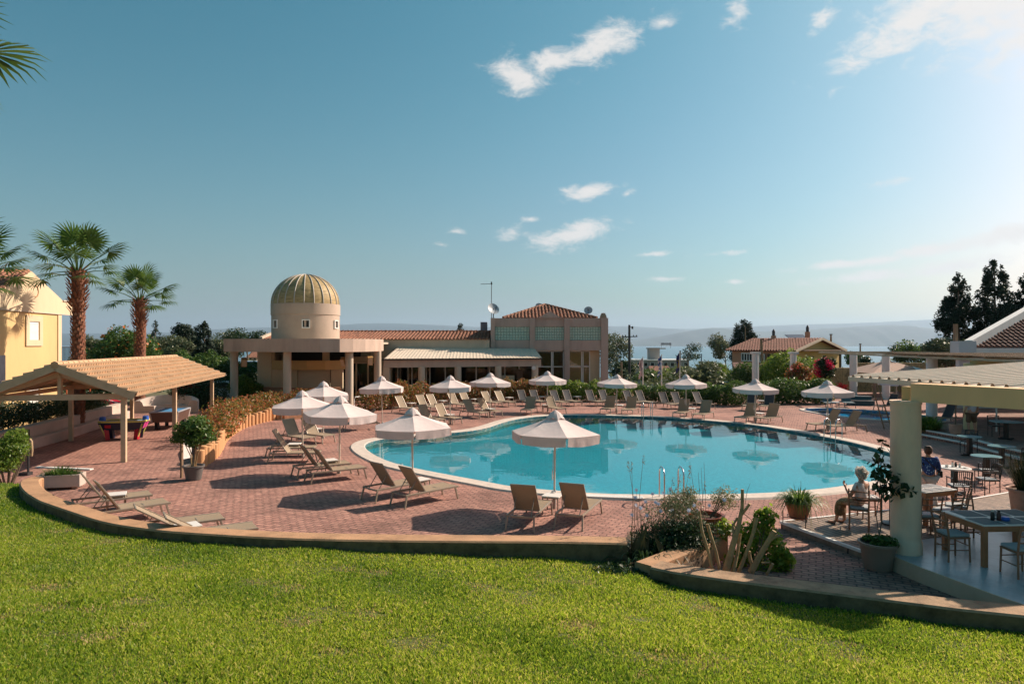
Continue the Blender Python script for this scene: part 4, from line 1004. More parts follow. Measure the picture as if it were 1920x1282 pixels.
for (u, v, hd, kind, lab) in LOUNG:
    T = G(u, v, .79 if kind == 3 else 1.0); d_ = Vector((math.cos(R(hd)), math.sin(R(hd)), 0)); loc = T-d_*(-.07 if kind == 3 else .155); loc.z = 0
    src = (L0, L1, L2, L3)[kind]
    if not used[kind]: used[kind] = True; src.location = loc; src.rotation_euler = (0, 0, R(hd)); src['label'] = lab
    else: dup(src, loc, R(hd), lab)

# ================================================================= side tables
m_ttop = M('white_table_top', (.70, .67, .62), .4, .04, 3)
def make_table():
    t = thing('side_table', '', 'side table', (0, 0, 0), 0, 'small tables between the loungers')
    MB().box((0, 0, .425), (.46, .46, .03)).build('table_top', m_ttop, t, bevel=.006)
    f = MB(); 
    for s in (-1, 1): f.bar((-.2, s*.2, .395), (.2, s*.2, .395), .025, .03); f.bar((s*.2, -.2, .395), (s*.2, .2, .395), .025, .03)
    f.build('frame', m_frame, t)
    for a in (-1, 1):
        for b in (-1, 1): MB().bar((a*.2, b*.2, 0), (a*.2, b*.2, .41), .026).build('leg', m_frame, t)
    return t
T0 = make_table()
TAB = [(1036, 927, 70, 'small side table between the two nearest loungers'), (787, 897, 45, 'side table between the two loungers at the left pool end'),
 (618, 861, 33, 'side table between the two loungers under the frontmost overlapping parasol'), (552, 831, 5, 'white side table between the two right facing loungers'),
 (591, 802.5, -38, 'side table between the sunlit and the shaded lounger by the log edging'), (218, 924.6, 26, 'white side table between the two loungers at far left'),
 (352, 983, 41, 'white side table just showing over the curved wall'), (771.5, 755, -40, 'side table between the first two loungers of the back row'),
 (830.6, 750.6, -42, 'side table between back row loungers behind the far left parasol'), (890.5, 747.5, -44, 'side table in front of two partly shaded back row loungers'),
 (955, 744.5, -50, 'side table right of the partly shaded back row loungers'), (1016, 743, -58, 'side table in the hedge row left of the entrance block parasol pole'),
 (1082, 742.7, -58, 'side table in the hedge row before the block pilaster'), (1024, 758.5, -80, 'side table between the two front loungers at the entrance block'),
 (1161.6, 758.6, -112, 'side table between the two front loungers near the utility pole'), (1296.5, 765, -120, 'side table between the two front loungers before the flagpoles'),
 (1423, 773.8, -134, 'side table between the two front loungers before the salmon house'), (1427.5, 750.5, -122, 'side table between the two rear loungers before the salmon house'),
 (1557, 787.5, -166, 'side table between the two loungers by the paddling pool parasol'), (842, 776.5, -42, 'side table between the two loungers on the far left bank'),
 (919, 765.5, -44, 'side table between the two front loungers before the veranda'), (1566, 753, -104, 'side table between the two dark loungers beyond the paddling pool')]
for i, (u, v, rz, lab) in enumerate(TAB):
    p = G(u, v, .44); p.z = 0
    if i == 0: T0.location = p; T0.rotation_euler = (0, 0, R(rz)); T0['label'] = lab
    else: dup(T0, p, R(rz), lab)
ash = G(1038, 923, .44); t = MB().lathe([(.0, 0), (.055, 0), (.06, .035), (.05, .035), (.045, .012), (0, .012)], 14).build('ashtray', m_steel, None, True); t.location = ash; tag(t, 'small metal ashtray on the table between the nearest loungers', 'ashtray')

# ================================================================= pool ladders
def ladder(u, v, rz, label, h=.85, reach=.75):
    p = G(u, v, .05); t = thing('pool_ladder', label, 'pool ladder', (p.x, p.y, .05), rz, 'steel pool ladders')
    for s in (-1, 1):
        pts = [(-.62, s*.26, 0), (-.62, s*.26, h*.8)]+[(-.62+.31*(1-math.cos(a)), s*.26, h*.8+.2*math.sin(a)) for a in np.linspace(.25, math.pi, 8)]+[(.0, s*.26, h*.35), (.06, s*.26, -.9)]
        MB().tube(pts, .021, 10).build('handrail', m_steel, t, True)
    for z in (-.15, -.42, -.7): MB().box((.04, 0, z), (.09, .5, .03)).build('tread', m_steel, t)
    return t
ladder(1254, 930.5, R(90), 'curved steel ladder rails at the near pool edge by the flower bed')
ladder(1215, 783, R(-92), 'steel ladder rails at the far pool edge below the utility pole')
ladder(1556, 823, R(-140), 'steel ladder rails on the right pool edge beside the lounger')

# ================================================================= pots and planters
m_terra = M('glazed_terracotta', (.34, .075, .03), .35, .25, 3, .1, 30)
m_terral = M('old_terracotta', (.40, .15, .07), .75, .35, 4, .2, 25)
m_brownpot = M('brown_plastic_pot', (.26, .17, .125), .55, .08, 2)
m_greypot = M('dark_grey_pot', (.115, .105, .10), .5, .1, 2)
m_palepot = M('pale_terracotta', (.46, .28, .21), .8, .2, 3)
def potprof(r, h, top=1.0, base=.62, lip=.05): return [(r*base, 0), (r*(base+.06), .01), (r*(base+(1-base)*.55), h*.5), (r*.95*top, h-lip*1.6), (r*.97*top, h-lip), (r*1.08*top, h-lip), (r*1.08*top, h), (r*.94*top, h), (r*.9*top, h-.06), (0, h-.06)]
def pot(name, label, p, prof, mat, cat='plant pot', soil=True):
    t = thing(name, label, cat, p); MB().lathe(prof, 32, cap=False).build('pot', mat, t, True)
    if soil:
        r = prof[-2][0]-.005; z = prof[-2][1]+.012; MB().lathe([(0, z), (r, z)], 20, cap=False).build('soil', m_soil, t)
    return t
# ================================================================= leaf materials
lm_green = leafmat('leaf_green', [(.03, .075, .015), (.05, .11, .02), (.075, .14, .025), (.11, .17, .035)])
lm_dark = leafmat('leaf_dark', [(.012, .035, .012), (.02, .05, .015), (.035, .065, .02)], .2)
lm_bright = leafmat('leaf_bright', [(.06, .12, .012), (.10, .18, .02), (.15, .22, .03), (.2, .26, .05)], .45)
lm_olive = leafmat('leaf_olive', [(.07, .09, .04), (.10, .125, .06), (.14, .16, .08)], .25)
lm_pine = leafmat('leaf_conifer', [(.008, .022, .012), (.014, .034, .018), (.024, .045, .022)], .1, .7)
lm_photinia = leafmat('leaf_photinia', [(.05, .09, .02), (.11, .13, .025), (.22, .15, .03), (.33, .15, .045), (.36, .10, .05), (.09, .12, .025)], .4)
lm_redleaf = leafmat('leaf_red_bract', [(.45, .01, .03), (.6, .02, .06), (.5, .015, .10)], .35)
lm_scarlet = leafmat('petal_scarlet', [(.55, .02, .015), (.65, .05, .02)], .35)
lm_orange = leafmat('petal_orange', [(.6, .16, .03), (.65, .25, .06)], .35)
lm_blue = leafmat('petal_lilac', [(.42, .46, .62), (.5, .55, .72)], .35)
lm_white = leafmat('petal_white', [(.6, .58, .5), (.7, .65, .5)], .3)
lm_palm = leafmat('palm_leaf', [(.035, .08, .016), (.06, .12, .022), (.10, .16, .035)], .35, .4)
lm_dry = leafmat('dry_leaf', [(.2, .15, .07), (.28, .2, .1)], .2)
m_bark = M('bark', (.16, .115, .08), .9, .25, 5, .5, 25)
m_stem = M('pruned_stem_bark', (.36, .235, .12), .85, .25, 6, .4, 25)
m_palmtrunk = M('palm_trunk', (.20, .085, .05), .9, .35, 6, .5, 18)
lm_boot = leafmat('palm_leaf_base', [(.16, .055, .03), (.24, .09, .045), (.34, .16, .09)], .05, .8)

# ================================================================= palms
def fan_leaf(seed, Lp=1.35, Rf=.9, n=24):
    g = random.Random(seed); mb = MB()
    # petiole along +x, rising; fan at its end
    bend = -.10
    mb.tube([(0, 0, 0), (Lp*.5, 0, .05), (Lp, 0, bend*.3)], [.035, .022, .014], 5)
    hub = Vector((Lp, 0, bend*.3))
    for i in range(n):
        a = R(-128+256*i/(n-1)); L_ = Rf*(.72+.28*math.cos(a*.62))*g.uniform(.9, 1.06); w = .046
        dv = Vector((math.cos(a), math.sin(a), -.05-.10*abs(math.sin(a)))); dv.normalize(); sd_ = Vector((-math.sin(a), math.cos(a), 0))
        fold = .018*(1 if i % 2 else -1)
        p0 = hub; p1 = hub+dv*L_*.5+Vector((0, 0, -.03*L_+fold)); p2 = hub+dv*L_*.82+Vector((0, 0, -.09*L_)); p3 = hub+dv*L_*1.0+Vector((0, 0, -.22*L_*g.uniform(.6, 1.4)))
        mb.add([p0, p1-sd_*w, p2-sd_*w*.45, p3, p2+sd_*w*.45, p1+sd_*w], [(0, 1, 5), (1, 2, 4, 5), (2, 3, 4)])
    return mb
FAN = []
for s in range(4):
    o = fan_leaf(s).build('frond', lm_palm); FAN.append(o.data); bpy.data.objects.remove(o)
def palm(label, base, h, r, seed, nf=30, scale=1.0, bulge=1.35):
    t = thing('fan_palm', label, 'palm tree', base, 0, 'fan palms by the yellow house'); g = random.Random(seed)
    tp = [(0, 0, -.3), (g.uniform(-.05, .05), 0, h*.35), (g.uniform(-.08, .08), .05, h*.7), (0, 0, h)]
    tr = MB().tube(tp, [r*1.08, r*.98, r*.95, r*1.05], 16).build('trunk', m_palmtrunk, t, True)
    mb = MB(); nb = int(h*62)
    for i in range(nb):
        z = h*(i/nb)**.92; a = i*2.399963; q = z/h; rr = r*(1.0+(.08 if q < .72 else .08+(bulge-1)*.8*math.sin(min(1, (q-.72)/.2)*math.pi/2)))
        if q > .97: rr *= 1-.6*(q-.97)/.03
        lng = (.10+.05*g.random()) if q < .72 else .16+.14*g.random(); out = .35 if q < .72 else .75
        c = Vector((math.cos(a)*rr*.93, math.sin(a)*rr*.93, z)); o_ = Vector((math.cos(a), math.sin(a), 0)); s_ = Vector((-math.sin(a), math.cos(a), 0)); w = .055+.03*g.random()
        tip = c+o_*lng*out+Vector((0, 0, lng))
        mb.add([c-s_*w, c+s_*w, tip+s_*w*.55, tip-s_*w*.55, c+o_*.035-s_*w*.2, tip+o_*.02], [(0, 4, 5, 3), (4, 1, 2, 5)])
    mb.build('leaf_base', lm_boot, tr)
    for i in range(nf):
        a = i*2.399963+g.uniform(-.2, .2); q = i/nf; el = R(84-96*q**.85+g.uniform(-9, 9)); o = bpy.data.objects.new('frond', FAN[i % 4]); C.objects.link(o); o.parent = t
        o.location = (math.cos(a)*r*.5, math.sin(a)*r*.5, h+.10-.25*q); o.rotation_euler = (g.uniform(-.25, .25), -el, a); s = scale*g.uniform(.85, 1.1); o.scale = (s, s, s)
    return t
palm('taller fan palm with shaggy brown trunk in front of the yellow house', D(146, 790, 33.4)*1, 7.35-(.0), .275, 11, 21, 1.06)
P2 = D(262, 757, 43); palm('shorter fan palm right of the taller one behind the game shelter', P2, 7.05-P2.z, .29, 23, 20, 1.05)
P3 = D(-62, 800, 27); palm('fan palm at the left edge with only frond tips showing beside the yellow gable', P3, 7.0-P3.z, .28, 31, 21, 1.1)
palm('nearest fan palm out of view with green frond tips hanging in the top left corner', Vector((-11.5, 12.2, .3)), 9.35, .33, 44, 22, 1.05)

# ================================================================= hedges
def hedge(name, label, pts, wid, h, mleaf, n, size, seed, z0=0.0, cat='hedge', group=None, bumpy=.15, extra=None):
    t = thing(name, label, cat, (0, 0, 0), 0, group); g = np.random.default_rng(seed); blobs = []
    for a, b in zip(pts, pts[1:]):
        a, b = Vector(a), Vector(b); L_ = (b-a).length; k = max(2, int(L_/(wid*.55)))
        for i in range(k):
            p = a.lerp(b, (i+.5)/k); hh = h*(1+bumpy*g.normal()*.6); zz = p.z
            blobs.append((p.x+g.normal()*.05, p.y+g.normal()*.05, zz+hh*.52, wid*.62, wid*.62, hh*.55))
    leaves('foliage', mleaf, t, blobs, n, size, seed, shell=.62, lump=.12)
    st = MB()
    for bl in blobs[::2]: st.tube([(bl[0], bl[1], bl[2]-bl[5]-.1), (bl[0]+.05, bl[1], bl[2])], .025, 5)
    st.build('stem', m_bark, t)
    if extra: struct(leaves('flower', extra[0], t, blobs, extra[1], extra[2], seed+9, shell=.95, lump=.12, aspect=.9), 'stuff')
    return t
# reddish photinia bed behind the log edging
def GP(*pts): return [G(u, v) for u, v in pts]
bed = GP((372, 872), (402, 842), (418, 822), (445, 800), (478, 786), (512, 778), (545, 772))
hedge('photinia_hedge', 'bronze and red leaved shrubs behind the curved log edging', [p+Vector((-.35, .75, 0)) for p in bed[1:]]+[Vector(D(575, 0, 41)).xyz*Vector((1, 1, 0)) if False else Vector((-12.4, 42.5, 0))], 1.25, 1.35, lm_photinia, 13000, .13, 3)
hedge('photinia_hedge', 'long reddish orange hedge in front of the pavilion doors', GP((676, 772), (705, 769), (760, 764), (800, 759.5), (850, 757), (905, 754), (960, 752.5)), 1.0, 1.5, lm_photinia, 22000, .12, 4)
hedge('photinia_hedge', 'red topped hedge in front of the entrance block left door', GP((955, 752.5), (985, 752), (1028, 752)), 1.0, 1.55, lm_photinia, 7000, .12, 5)
hedge('green_hedge', 'bright green shrub row in front of the entrance block glass doors', GP((1028, 752.5), (1060, 752), (1105, 752), (1160, 752.5), (1200, 753)), 1.0, 1.4, lm_bright, 13000, .13, 6)
hedge('green_hedge', 'green shrub row behind the grey loungers below the flags', GP((1195, 753.5), (1240, 754), (1290, 755), (1335, 756)), 1.0, 1.2, lm_green, 10000, .13, 7)
hedge('climbing_hedge', 'lower creeper mass left of the salmon house pillar', [D(1378, 727, 63), D(1400, 727, 62.5), D(1425, 727, 62)], 1.8, 1.9, lm_green, 7000, .17, 16, bumpy=.3)
hedge('clipped_hedge', 'low clipped green hedge between the flagpoles and the salmon house', GP((1300, 757), (1340, 758), (1395, 761)), 1.5, 1.45, lm_green, 12000, .13, 8)
hedge('clipped_hedge', 'sloping green hedge rising under the orange leaved tree', GP((1430, 757), (1470, 757), (1520, 756), (1552, 757)), 1.5, 1.7, lm_green, 11000, .14, 9)
hedge('climbing_hedge', 'tall green creeper bank in front of the salmon house', [D(1440, 727, 61), D(1465, 727, 61), D(1505, 727, 60), D(1540, 727, 58)], 2.2, 2.7, lm_bright, 14000, .17, 10, bumpy=.35)
hedge('low_hedge', 'long low dark hedge along the plaster wall beneath the yellow house', [Vector((-20.6, 26, .75)), Vector((-21.2, 29, .8)), Vector((-21.9, 33.2, .75)), Vector((-22.9, 38, .7))], .95, .95, lm_dark, 16000, .10, 11, extra=(lm_white, 60, .12))
hedge('clipped_hedge', 'dark square clipped hedge behind the pool table', [G(332, 768), G(372, 767), G(408, 766)], 1.6, 1.9, lm_dark, 12000, .11, 12)
hedge('laurel_hedge', 'glossy green laurel hedge between the shelter and the pavilion', [D(330, 735, 56), D(380, 735, 57), D(425, 735, 58), D(478, 735, 59)], 2.4, 2.6, lm_green, 20000, .2, 13, bumpy=.2)
hedge('flowering_shrub', 'pale leaved shrub bed behind the leftmost pavilion column', [G(448, 752), G(478, 750)], 1.6, 1.7, lm_bright, 7000, .15, 14)
hedge('trumpet_vine', 'large green vine with orange flowers between the two palms', [D(160, 735, 50), D(195, 735, 50), D(235, 735, 50), D(262, 735, 50)], 2.8, 3.3, lm_green, 24000, .2, 15, extra=(lm_orange, 420, .22), bumpy=.3)

# ================================================================= background trees
def bt(u, v, d, rx, rz_, h, mat, n, size, seed, label, name='tree', **kw):
    p = D(u, v, d); return tree(name, label, p, h, (rx, rx, rz_), mat, m_bark, n, size, seed, **kw)
bt(180, 720, 75, 1.7, 1.8, 2.5, lm_olive, 4500, .22, 21, 'thin grey green olive tree right of the taller palm', 'olive_tree', k=10)
bt(207, 720, 72, 1.9, 1.8, 2.4, lm_olive, 4500, .22, 22, 'rounded olive tree between the two palms', 'olive_tree', k=10)
bt(238, 720, 70, 2.2, 1.9, 2.5, lm_green, 5000, .22, 23, 'green tree just left of the shorter palm')
conifer('conifer', 'small dark spiky conifer just right of the shorter palm', D(291, 690, 95), 6.6, 1.7, lm_pine, m_bark, 5000, .22, 24)
bt(300, 720, 72, 2.4, 1.9, 2.1, lm_olive, 7000, .23, 25, 'broad olive tree right of the shorter palm', 'olive_tree')
bt(326, 720, 78, 2.0, 1.9, 2.4, lm_olive, 6000, .23, 26, 'upright olive tree below the dark pine', 'olive_tree')
bt(352, 700, 92, 2.6, 2.3, 2.9, lm_pine, 8000, .25, 27, 'dark flat topped pine left of the cypress', 'pine_tree', k=11)
bt(358, 720, 70, 2.2, 1.8, 1.9, lm_olive, 8000, .22, 28, 'large pale olive tree in front of the dark pine', 'olive_tree')
conifer('cypress', 'dark pointed cypress left of the pavilion', D(383, 700, 66), 5.0, 1.15, lm_pine, m_bark, 9000, .2, 29, power=.6, gap=.5)
bt(410, 720, 70, 1.5, 1.5, 2.0, lm_olive, 5000, .22, 30, 'olive tree between the cypress and the pavilion roof', 'olive_tree')
bt(428, 715, 85, 2.2, 1.7, 3.0, lm_olive, 3000, .24, 31, 'thin branched tree behind the left end of the pavilion beam', k=9)
bt(462, 712, 85, 2.8, 1.8, 3.6, lm_dark, 3200, .24, 32, 'dark bush showing under the pavilion beam at left')
conifer('cypress', 'tiny far cypress above the long tile roof', D(863.5, 640, 150), 4.3, 1.05, lm_pine, m_bark, 2500, .24, 33, power=.45, gap=.5)
bt(1152, 725, 110, 3.0, 3.4, 2.6, lm_olive, 5000, .3, 34, 'grey green tree beside the right corner of the entrance block')
bt(1172, 722, 100, 2.4, 1.6, .9, lm_dark, 6000, .28, 35, 'dark tree behind the utility pole')
bt(1215, 722, 95, 2.4, 1.2, .3, lm_green, 5000, .26, 36, 'rounded green shrub left of the striped flag')
bt(1262, 724, 90, 3.0, 1.2, .3, lm_bright, 6000, .26, 37, 'bright green shrub between the two right flagpoles')
bt(1310, 726, 72, 3.0, 1.4, .3, lm_olive, 8000, .22, 38, 'large spreading olive right of the flagpoles', 'olive_tree')
bt(1342, 722, 95, 2.8, 1.5, .6, lm_bright, 7000, .26, 39, 'bright yellow green tree left of the salmon house')
bt(1360, 715, 120, 3.0, 3.0, 3.4, lm_olive, 3600, .3, 40, 'sparse branched tree left of the big cypress', k=9)
bt(1290, 700, 140, 3.6, 2.2, 2.8, lm_dark, 1500, .3, 41, 'nearly bare tree behind the right flagpole', k=8)
conifer('cypress', 'big rounded dark cypress behind the salmon house', D(1397, 690, 100), 7.0, 1.75, lm_pine, m_bark, 17000, .26, 42, power=.32, gap=.42, fat=1.35)
conifer('pine_tree', 'left of the three tall dark conifers at the right', D(1797, 700, 62), 8.9, 1.75, lm_pine, m_bark, 15000, .25, 43, power=.5, gap=.5, fat=1.15)
conifer('pine_tree', 'middle and tallest of the three dark conifers at the right', D(1865, 700, 60), 9.8, 1.75, lm_pine, m_bark, 19000, .25, 44, power=.42, gap=.5, fat=1.15)
conifer('pine_tree', 'rightmost dark conifer cut by the picture edge', D(1926, 700, 60), 8.9, 1.35, lm_pine, m_bark, 12000, .25, 45, power=.35, gap=.5, fat=1.15)
bt(1772, 720, 56, 1.9, 1.5, 1.5, lm_olive, 6000, .2, 46, 'pale green tree beside the white gabled roof')
bt(1722, 715, 85, 2.6, 1.8, 2.2, lm_green, 4500, .25, 47, 'dark green bush behind the second white pillar')
bt(1695, 712, 95, 2.4, 1.6, 2.2, lm_dark, 3500, .26, 48, 'dark bush left of the second white pillar top')
bt(1617, 715, 80, 1.3, 1.1, 1.0, lm_dark, 4000, .24, 49, 'small dark tree between the first white pillars')
bt(1600, 712, 120, 1.8, 1.3, 2.7, lm_green, 2500, .3, 50, 'small palm-like tuft of green behind the first white pillar')
# shrubs and flowers with colour
ot = bt(1496, 742, 54, 1.15, .95, .85, lm_photinia, 6500, .15, 51, 'small orange and red leaved tree above the sloping hedge', 'red_tree')
ff = leaves('flower', lm_scarlet, ot, crown((0, 0, 1.75), (1.2, 1.2, .9), 10, 5, .4), 220, .14, 52); struct(ff, 'stuff')
bv = bt(1547, 726, 56, .85, .95, .9, lm_dark, 3500, .15, 53, 'magenta bougainvillea against the salmon house', 'bougainvillea')
leaves('flower', lm_redleaf, bv, crown((-.2, -.2, 1.65), (.9, .9, .95), 9, 6, .36), 1500, .14, 54)
for (u, v, d, r, sd_, lab) in ((352, 731, 45, 1.5, 61, 'scarlet bougainvillea behind the game shelter'), (1580, 731, 54, .8, 62, 'red flowers at the foot of the pale stone wall'), (350, 684, 62, .5, 63, 'small red flower clump above the laurel hedge')):
    p = D(u, v, d); t = thing('bougainvillea', lab, 'flowering shrub', (p.x, p.y, p.z-.5))
    leaves('foliage', lm_dark, t, crown((0, 0, .3), (r, r*.6, .6), 8, sd_, .45), 900, .14, sd_); leaves('flower', lm_scarlet, t, crown((0, -.1, .6), (r, r*.6, .55), 8, sd_, .45), 1800 if r > 1 else 500, .14, sd_+1)
    MB().tube([(0, 0, -1.2), (0, 0, .5)], .05, 6).build('stem', m_bark, t)

# ground cover that reads as one mass beyond the gardens
def scrub():
    g = np.random.default_rng(77); bl = []
    for _ in range(900):
        y = 66+330*g.random()**1.5; x = (g.random()*2-1)*y*.9; 
        if -24 < x < 12 and y < 72: continue
        s = (.8+1.6*g.random())*(1+y/200); bl.append((x, y, ground_z(x, y)+s*.35, s*1.3, s*1.3, s*.8))
    v = leafcloud(bl, 110000, .42, 78); o = fastmesh('scrub', v, quads(v), lm_olive); tag(o, 'grey green scrub and far gardens sloping down to the sea', 'scrub', None, 'stuff')
scrub()

# ================================================================= round shrub, planter, pot plants by the lawn
sp = G(14, 903, .2); t = thing('round_shrub', 'round green shrub on the lawn at the far left edge', 'shrub', sp)
mb = MB()
for k in range(9): a = k*.7; mb.tube([(math.cos(a)*.12, math.sin(a)*.12, -.1), (math.cos(a)*.3, math.sin(a)*.3, .4), (math.cos(a)*.5, math.sin(a)*.5, .95)], [.03, .022, .01], 6)
mb.build('stem', m_bark, t, True); leaves('foliage', lm_bright, t, crown((0, 0, .95), (.72, .72, .62), 16, 71, .45), 5500, .085, 72)
pb = thing('planter_box', 'long pinkish stone planter box of strappy green plants beside the left wall', 'planter', G(115, 915), R(14))
bxm = MB(); 
for (cx, cy, sx, sy) in ((0, -.24, 1.15, .06), (0, .24, 1.15, .06), (-.545, 0, .06, .42), (.545, 0, .06, .42)): bxm.box((cx, cy, .25), (sx, sy, .36))
bxm.box((0, 0, .12), (1.05, .44, .06)); bxm.build('box', m_plaster, pb, bevel=.01); fb = MB(); fb.box((-.4, 0, .04), (.12, .3, .1)); fb.box((.4, 0, .04), (.12, .3, .1)); fb.build('foot', m_plaster, pb)
MB().box((0, 0, .36), (1.03, .42, .04)).build('soil', m_soil, pb)
def straps(name, mat, parent, c, rad, n, L_, seed, w=.012, spread=.8, droop=.5, aspect=1):
    g = np.random.default_rng(seed); V = []; Q = []
    for i in range(n):
        a = g.random()*6.283; r0 = math.sqrt(g.random()); x0, y0 = c[0]+math.cos(a)*r0*rad[0]*.7, c[1]+math.sin(a)*r0*rad[1]*.7
        aa = a+g.normal()*.6; ln = L_*(.6+.6*g.random()); tl = spread*(.25+.75*r0)*(.5+g.random()*.7); s_ = np.array([-math.sin(aa), math.cos(aa), 0])*w*(.7+.6*g.random()); prev = None
        for k in range(6):
            s = k/5; rr = tl*ln*s; zz = ln*(s*math.sqrt(max(.05, 1-min(.9, tl*.7)**2)))-droop*tl*ln*s*s*s*1.1
            p = np.array([x0+math.cos(aa)*rr, y0+math.sin(aa)*rr, c[2]+zz]); wd_ = s_*(1-s**2*.95); V += [p-wd_, p+wd_]
            if k: b = len(V)-4; Q.append((b, b+1, b+3, b+2))
    return fastmesh(name, np.array(V), np.array(Q), mat, parent)
straps('plant', lm_green, pb, (0, 0, .36), (.55, .24), 420, .38, 81, .011, .9, .7)
# big grey pot with a shrub
gp_ = pot('potted_shrub', 'leafy green shrub in a large dark grey pot by the log edging', G(363, 899), potprof(.31, .46, 1, .66), m_greypot, 'potted plant')
mb = MB(); g = random.Random(4)
for k in range(7): a = k*.9; mb.tube([(math.cos(a)*.05, math.sin(a)*.05, .36), (math.cos(a)*.10+.02, math.sin(a)*.10, .75), (math.cos(a)*.3, math.sin(a)*.3, 1.25)], [.022, .018, .008], 6)
mb.build('stem', m_stem, gp_, True); leaves('foliage', lm_green, gp_, crown((.05, 0, 1.46), (.78, .66, .54), 18, 73, .40), 3400, .11, 74)
leaves('new_growth', lm_photinia, gp_, crown((.25, .1, 1.5), (.5, .5, .4), 9, 75, .4), 900, .10, 76)
# log edging
lp = catmull(GP((372, 878), (398, 860), (408.5, 845), (418, 828), (438, 811.5), (460, 801), (487, 793), (510, 788.2), (526, 786.5)), 8, False)
acc = 0; last = None; m_log = M('orange_log_edging', (.55, .285, .13), .8, .12, 3, .2, 25, streak=(1, 1, .3)); k = 0; le = None
for p in lp:
    if last is None or (p-last).length >= .285:
        last = p; hh = .62+.07*math.sin(k*2.1)+.05*math.sin(k*.7)
        lg = MB().lathe([(.145, -.05), (.145, hh-.02), (.12, hh)], 14, (0, 0, 0)).build('edging_log', m_log, None, True); lg.location = p+Vector((0, .14, 0))
        tag(lg, ['upright orange timber log in the curved planter edging'][0], 'edging log', 'upright logs edging the photinia bed'); k += 1
MB_ = MB(); a, b = G(528, 788), G(655, 778)
MB_.bar((a.x, a.y+.3, .25), (b.x, b.y+.3, .25), .3, .5); tag(MB_.build('brick_planter_wall', M('brick_planter', (.40, .2, .11), .8, .2, 4), None), 'low brick planter wall behind the overlapping parasols', 'garden wall')
# soil inside the log edging
so = [p for p in lp]+[G(560, 776), G(500, 770), G(440, 775), G(405, 790), G(385, 815), G(360, 850)]
struct(MB().prism([(p.x, p.y+.2) for p in so], -.05, .42).build('bed_soil', m_soil))
# white board behind the grey pot
bd = thing('sign_board', 'blank white board on a brown post behind the grey pot', 'sign board', G(349, 893), R(70))
MB().bar((-.18, 0, 0), (-.18, 0, 1.5), .07).build('post', m_woodpost, bd); MB().box((.04, .01, .98), (.36, .03, .8)).build('board', m_white, bd); MB().bar((-.2, 0, 1.42), (.24, 0, 1.42), .05).build('rail', m_woodpost, bd)
# lavender pot at far right, terrace pots
def bush_pot(name, label, p, prof, mat, leafm, rad, z, n, size, seed, cat='potted plant'):
    t = pot(name, label, p, prof, mat, cat); mb = MB()
    for k in range(6): a = k*1.05; mb.tube([(math.cos(a)*.05, math.sin(a)*.05, prof[-1][1]), (math.cos(a)*rad[0]*.5, math.sin(a)*rad[1]*.5, z)], [.014, .006], 5)
    mb.build('stem', m_bark, t); leaves('foliage', leafm, t, crown((0, 0, z), rad, 12, seed, .45), n, size, seed); return t
q = G(1928, 965, .3); t = pot('herb_pot', 'large pale terracotta pot of tall wispy herbs at the right edge', Vector((q.x, q.y, .16)), potprof(.40, .75, 1, .7), m_palepot, 'potted plant'); straps('plant', lm_dark, t, (0, 0, .7), (.3, .3), 600, .85, 91, .007, .55, .15)
straps('dry_stalk', lm_dry, t, (0, 0, .7), (.28, .28), 120, .95, 92, .005, .5, .1)
t = pot('stand_pot', 'old terracotta pot of spider plant on an iron stand at the deck corner', G(1497, 983, .16), [(r, z+.14) for r, z in [(.17, 0), (.19, .01), (.24, .2), (.275, .30), (.265, .31), (.29, .32), (.29, .37), (.25, .37), (.24, .32), (0, .32)]], m_terral, 'potted plant')
ir = MB()
for k in range(3): a = .6+k*2.094; ir.tube([(.33*math.cos(a), .33*math.sin(a), 0), (.33*math.cos(a), .33*math.sin(a), .30)], .012, 6); ir.tube([(.33*math.cos(a), .33*math.sin(a), .14), (.05*math.cos(a), .05*math.sin(a), .13)], .01, 5)
ir.tube([(.24*math.cos(a), .24*math.sin(a), .2) for a in np.linspace(0, 6.283, 24)], .009, 5, False); ir.build('stand', m_iron, t)
straps('plant', lm_green, t, (0, 0, .46), (.26, .26), 330, .55, 93, .013, 1.0, .95); straps('variegated_leaf', lm_bright, t, (0.05, 0, .46), (.26, .26), 120, .6, 94, .012, 1.1, 1.1)
fl = MB(); fl.tube([(.05, .0, .5), (.08, .05, 1.0)], .004, 4); fl.build('flower_stalk', m_bark, t)
# brown pot with climber against the column
cp = pot('climber_pot', 'large brown pot with a dark leaved climber against the round column', G(1646, 1066), potprof(.33, .52, 1, .68), m_brownpot, 'potted plant')
mb = MB(); mb.tube([(0, 0, .45), (.10, .05, .9), (.13, .1, 1.4), (.05, .1, 1.9), (.12, .05, 2.45)], [.014, .014, .012, .01, .006], 6); mb.tube([(.05, 0, .45), (.02, .1, 1.0), (.12, .12, 1.5)], [.01, .01, .006], 5); mb.tube([(.1, .1, 1.35), (.45, -.02, 1.62), (.6, -.05, 1.55)], [.008, .006, .004], 5); pass
mb.build('stem', m_bark, cp, True)
leaves('foliage', lm_dark, cp, [(.05, .08, 1.95, .2, .16, .26), (.12, .06, 1.65, .25, .18, .26), (.12, .05, 2.35, .10, .10, .16), (.48, -.04, 1.52, .20, .14, .17), (.3, 0, 1.75, .13, .12, .12), (.22, .03, 1.42, .24, .15, .18)], 170, .14, 95, aspect=.7, droop=.9)
leaves('ground_foliage', lm_green, cp, crown((0, 0, .54), (.32, .32, .09), 8, 96, .5), 900, .07, 96)
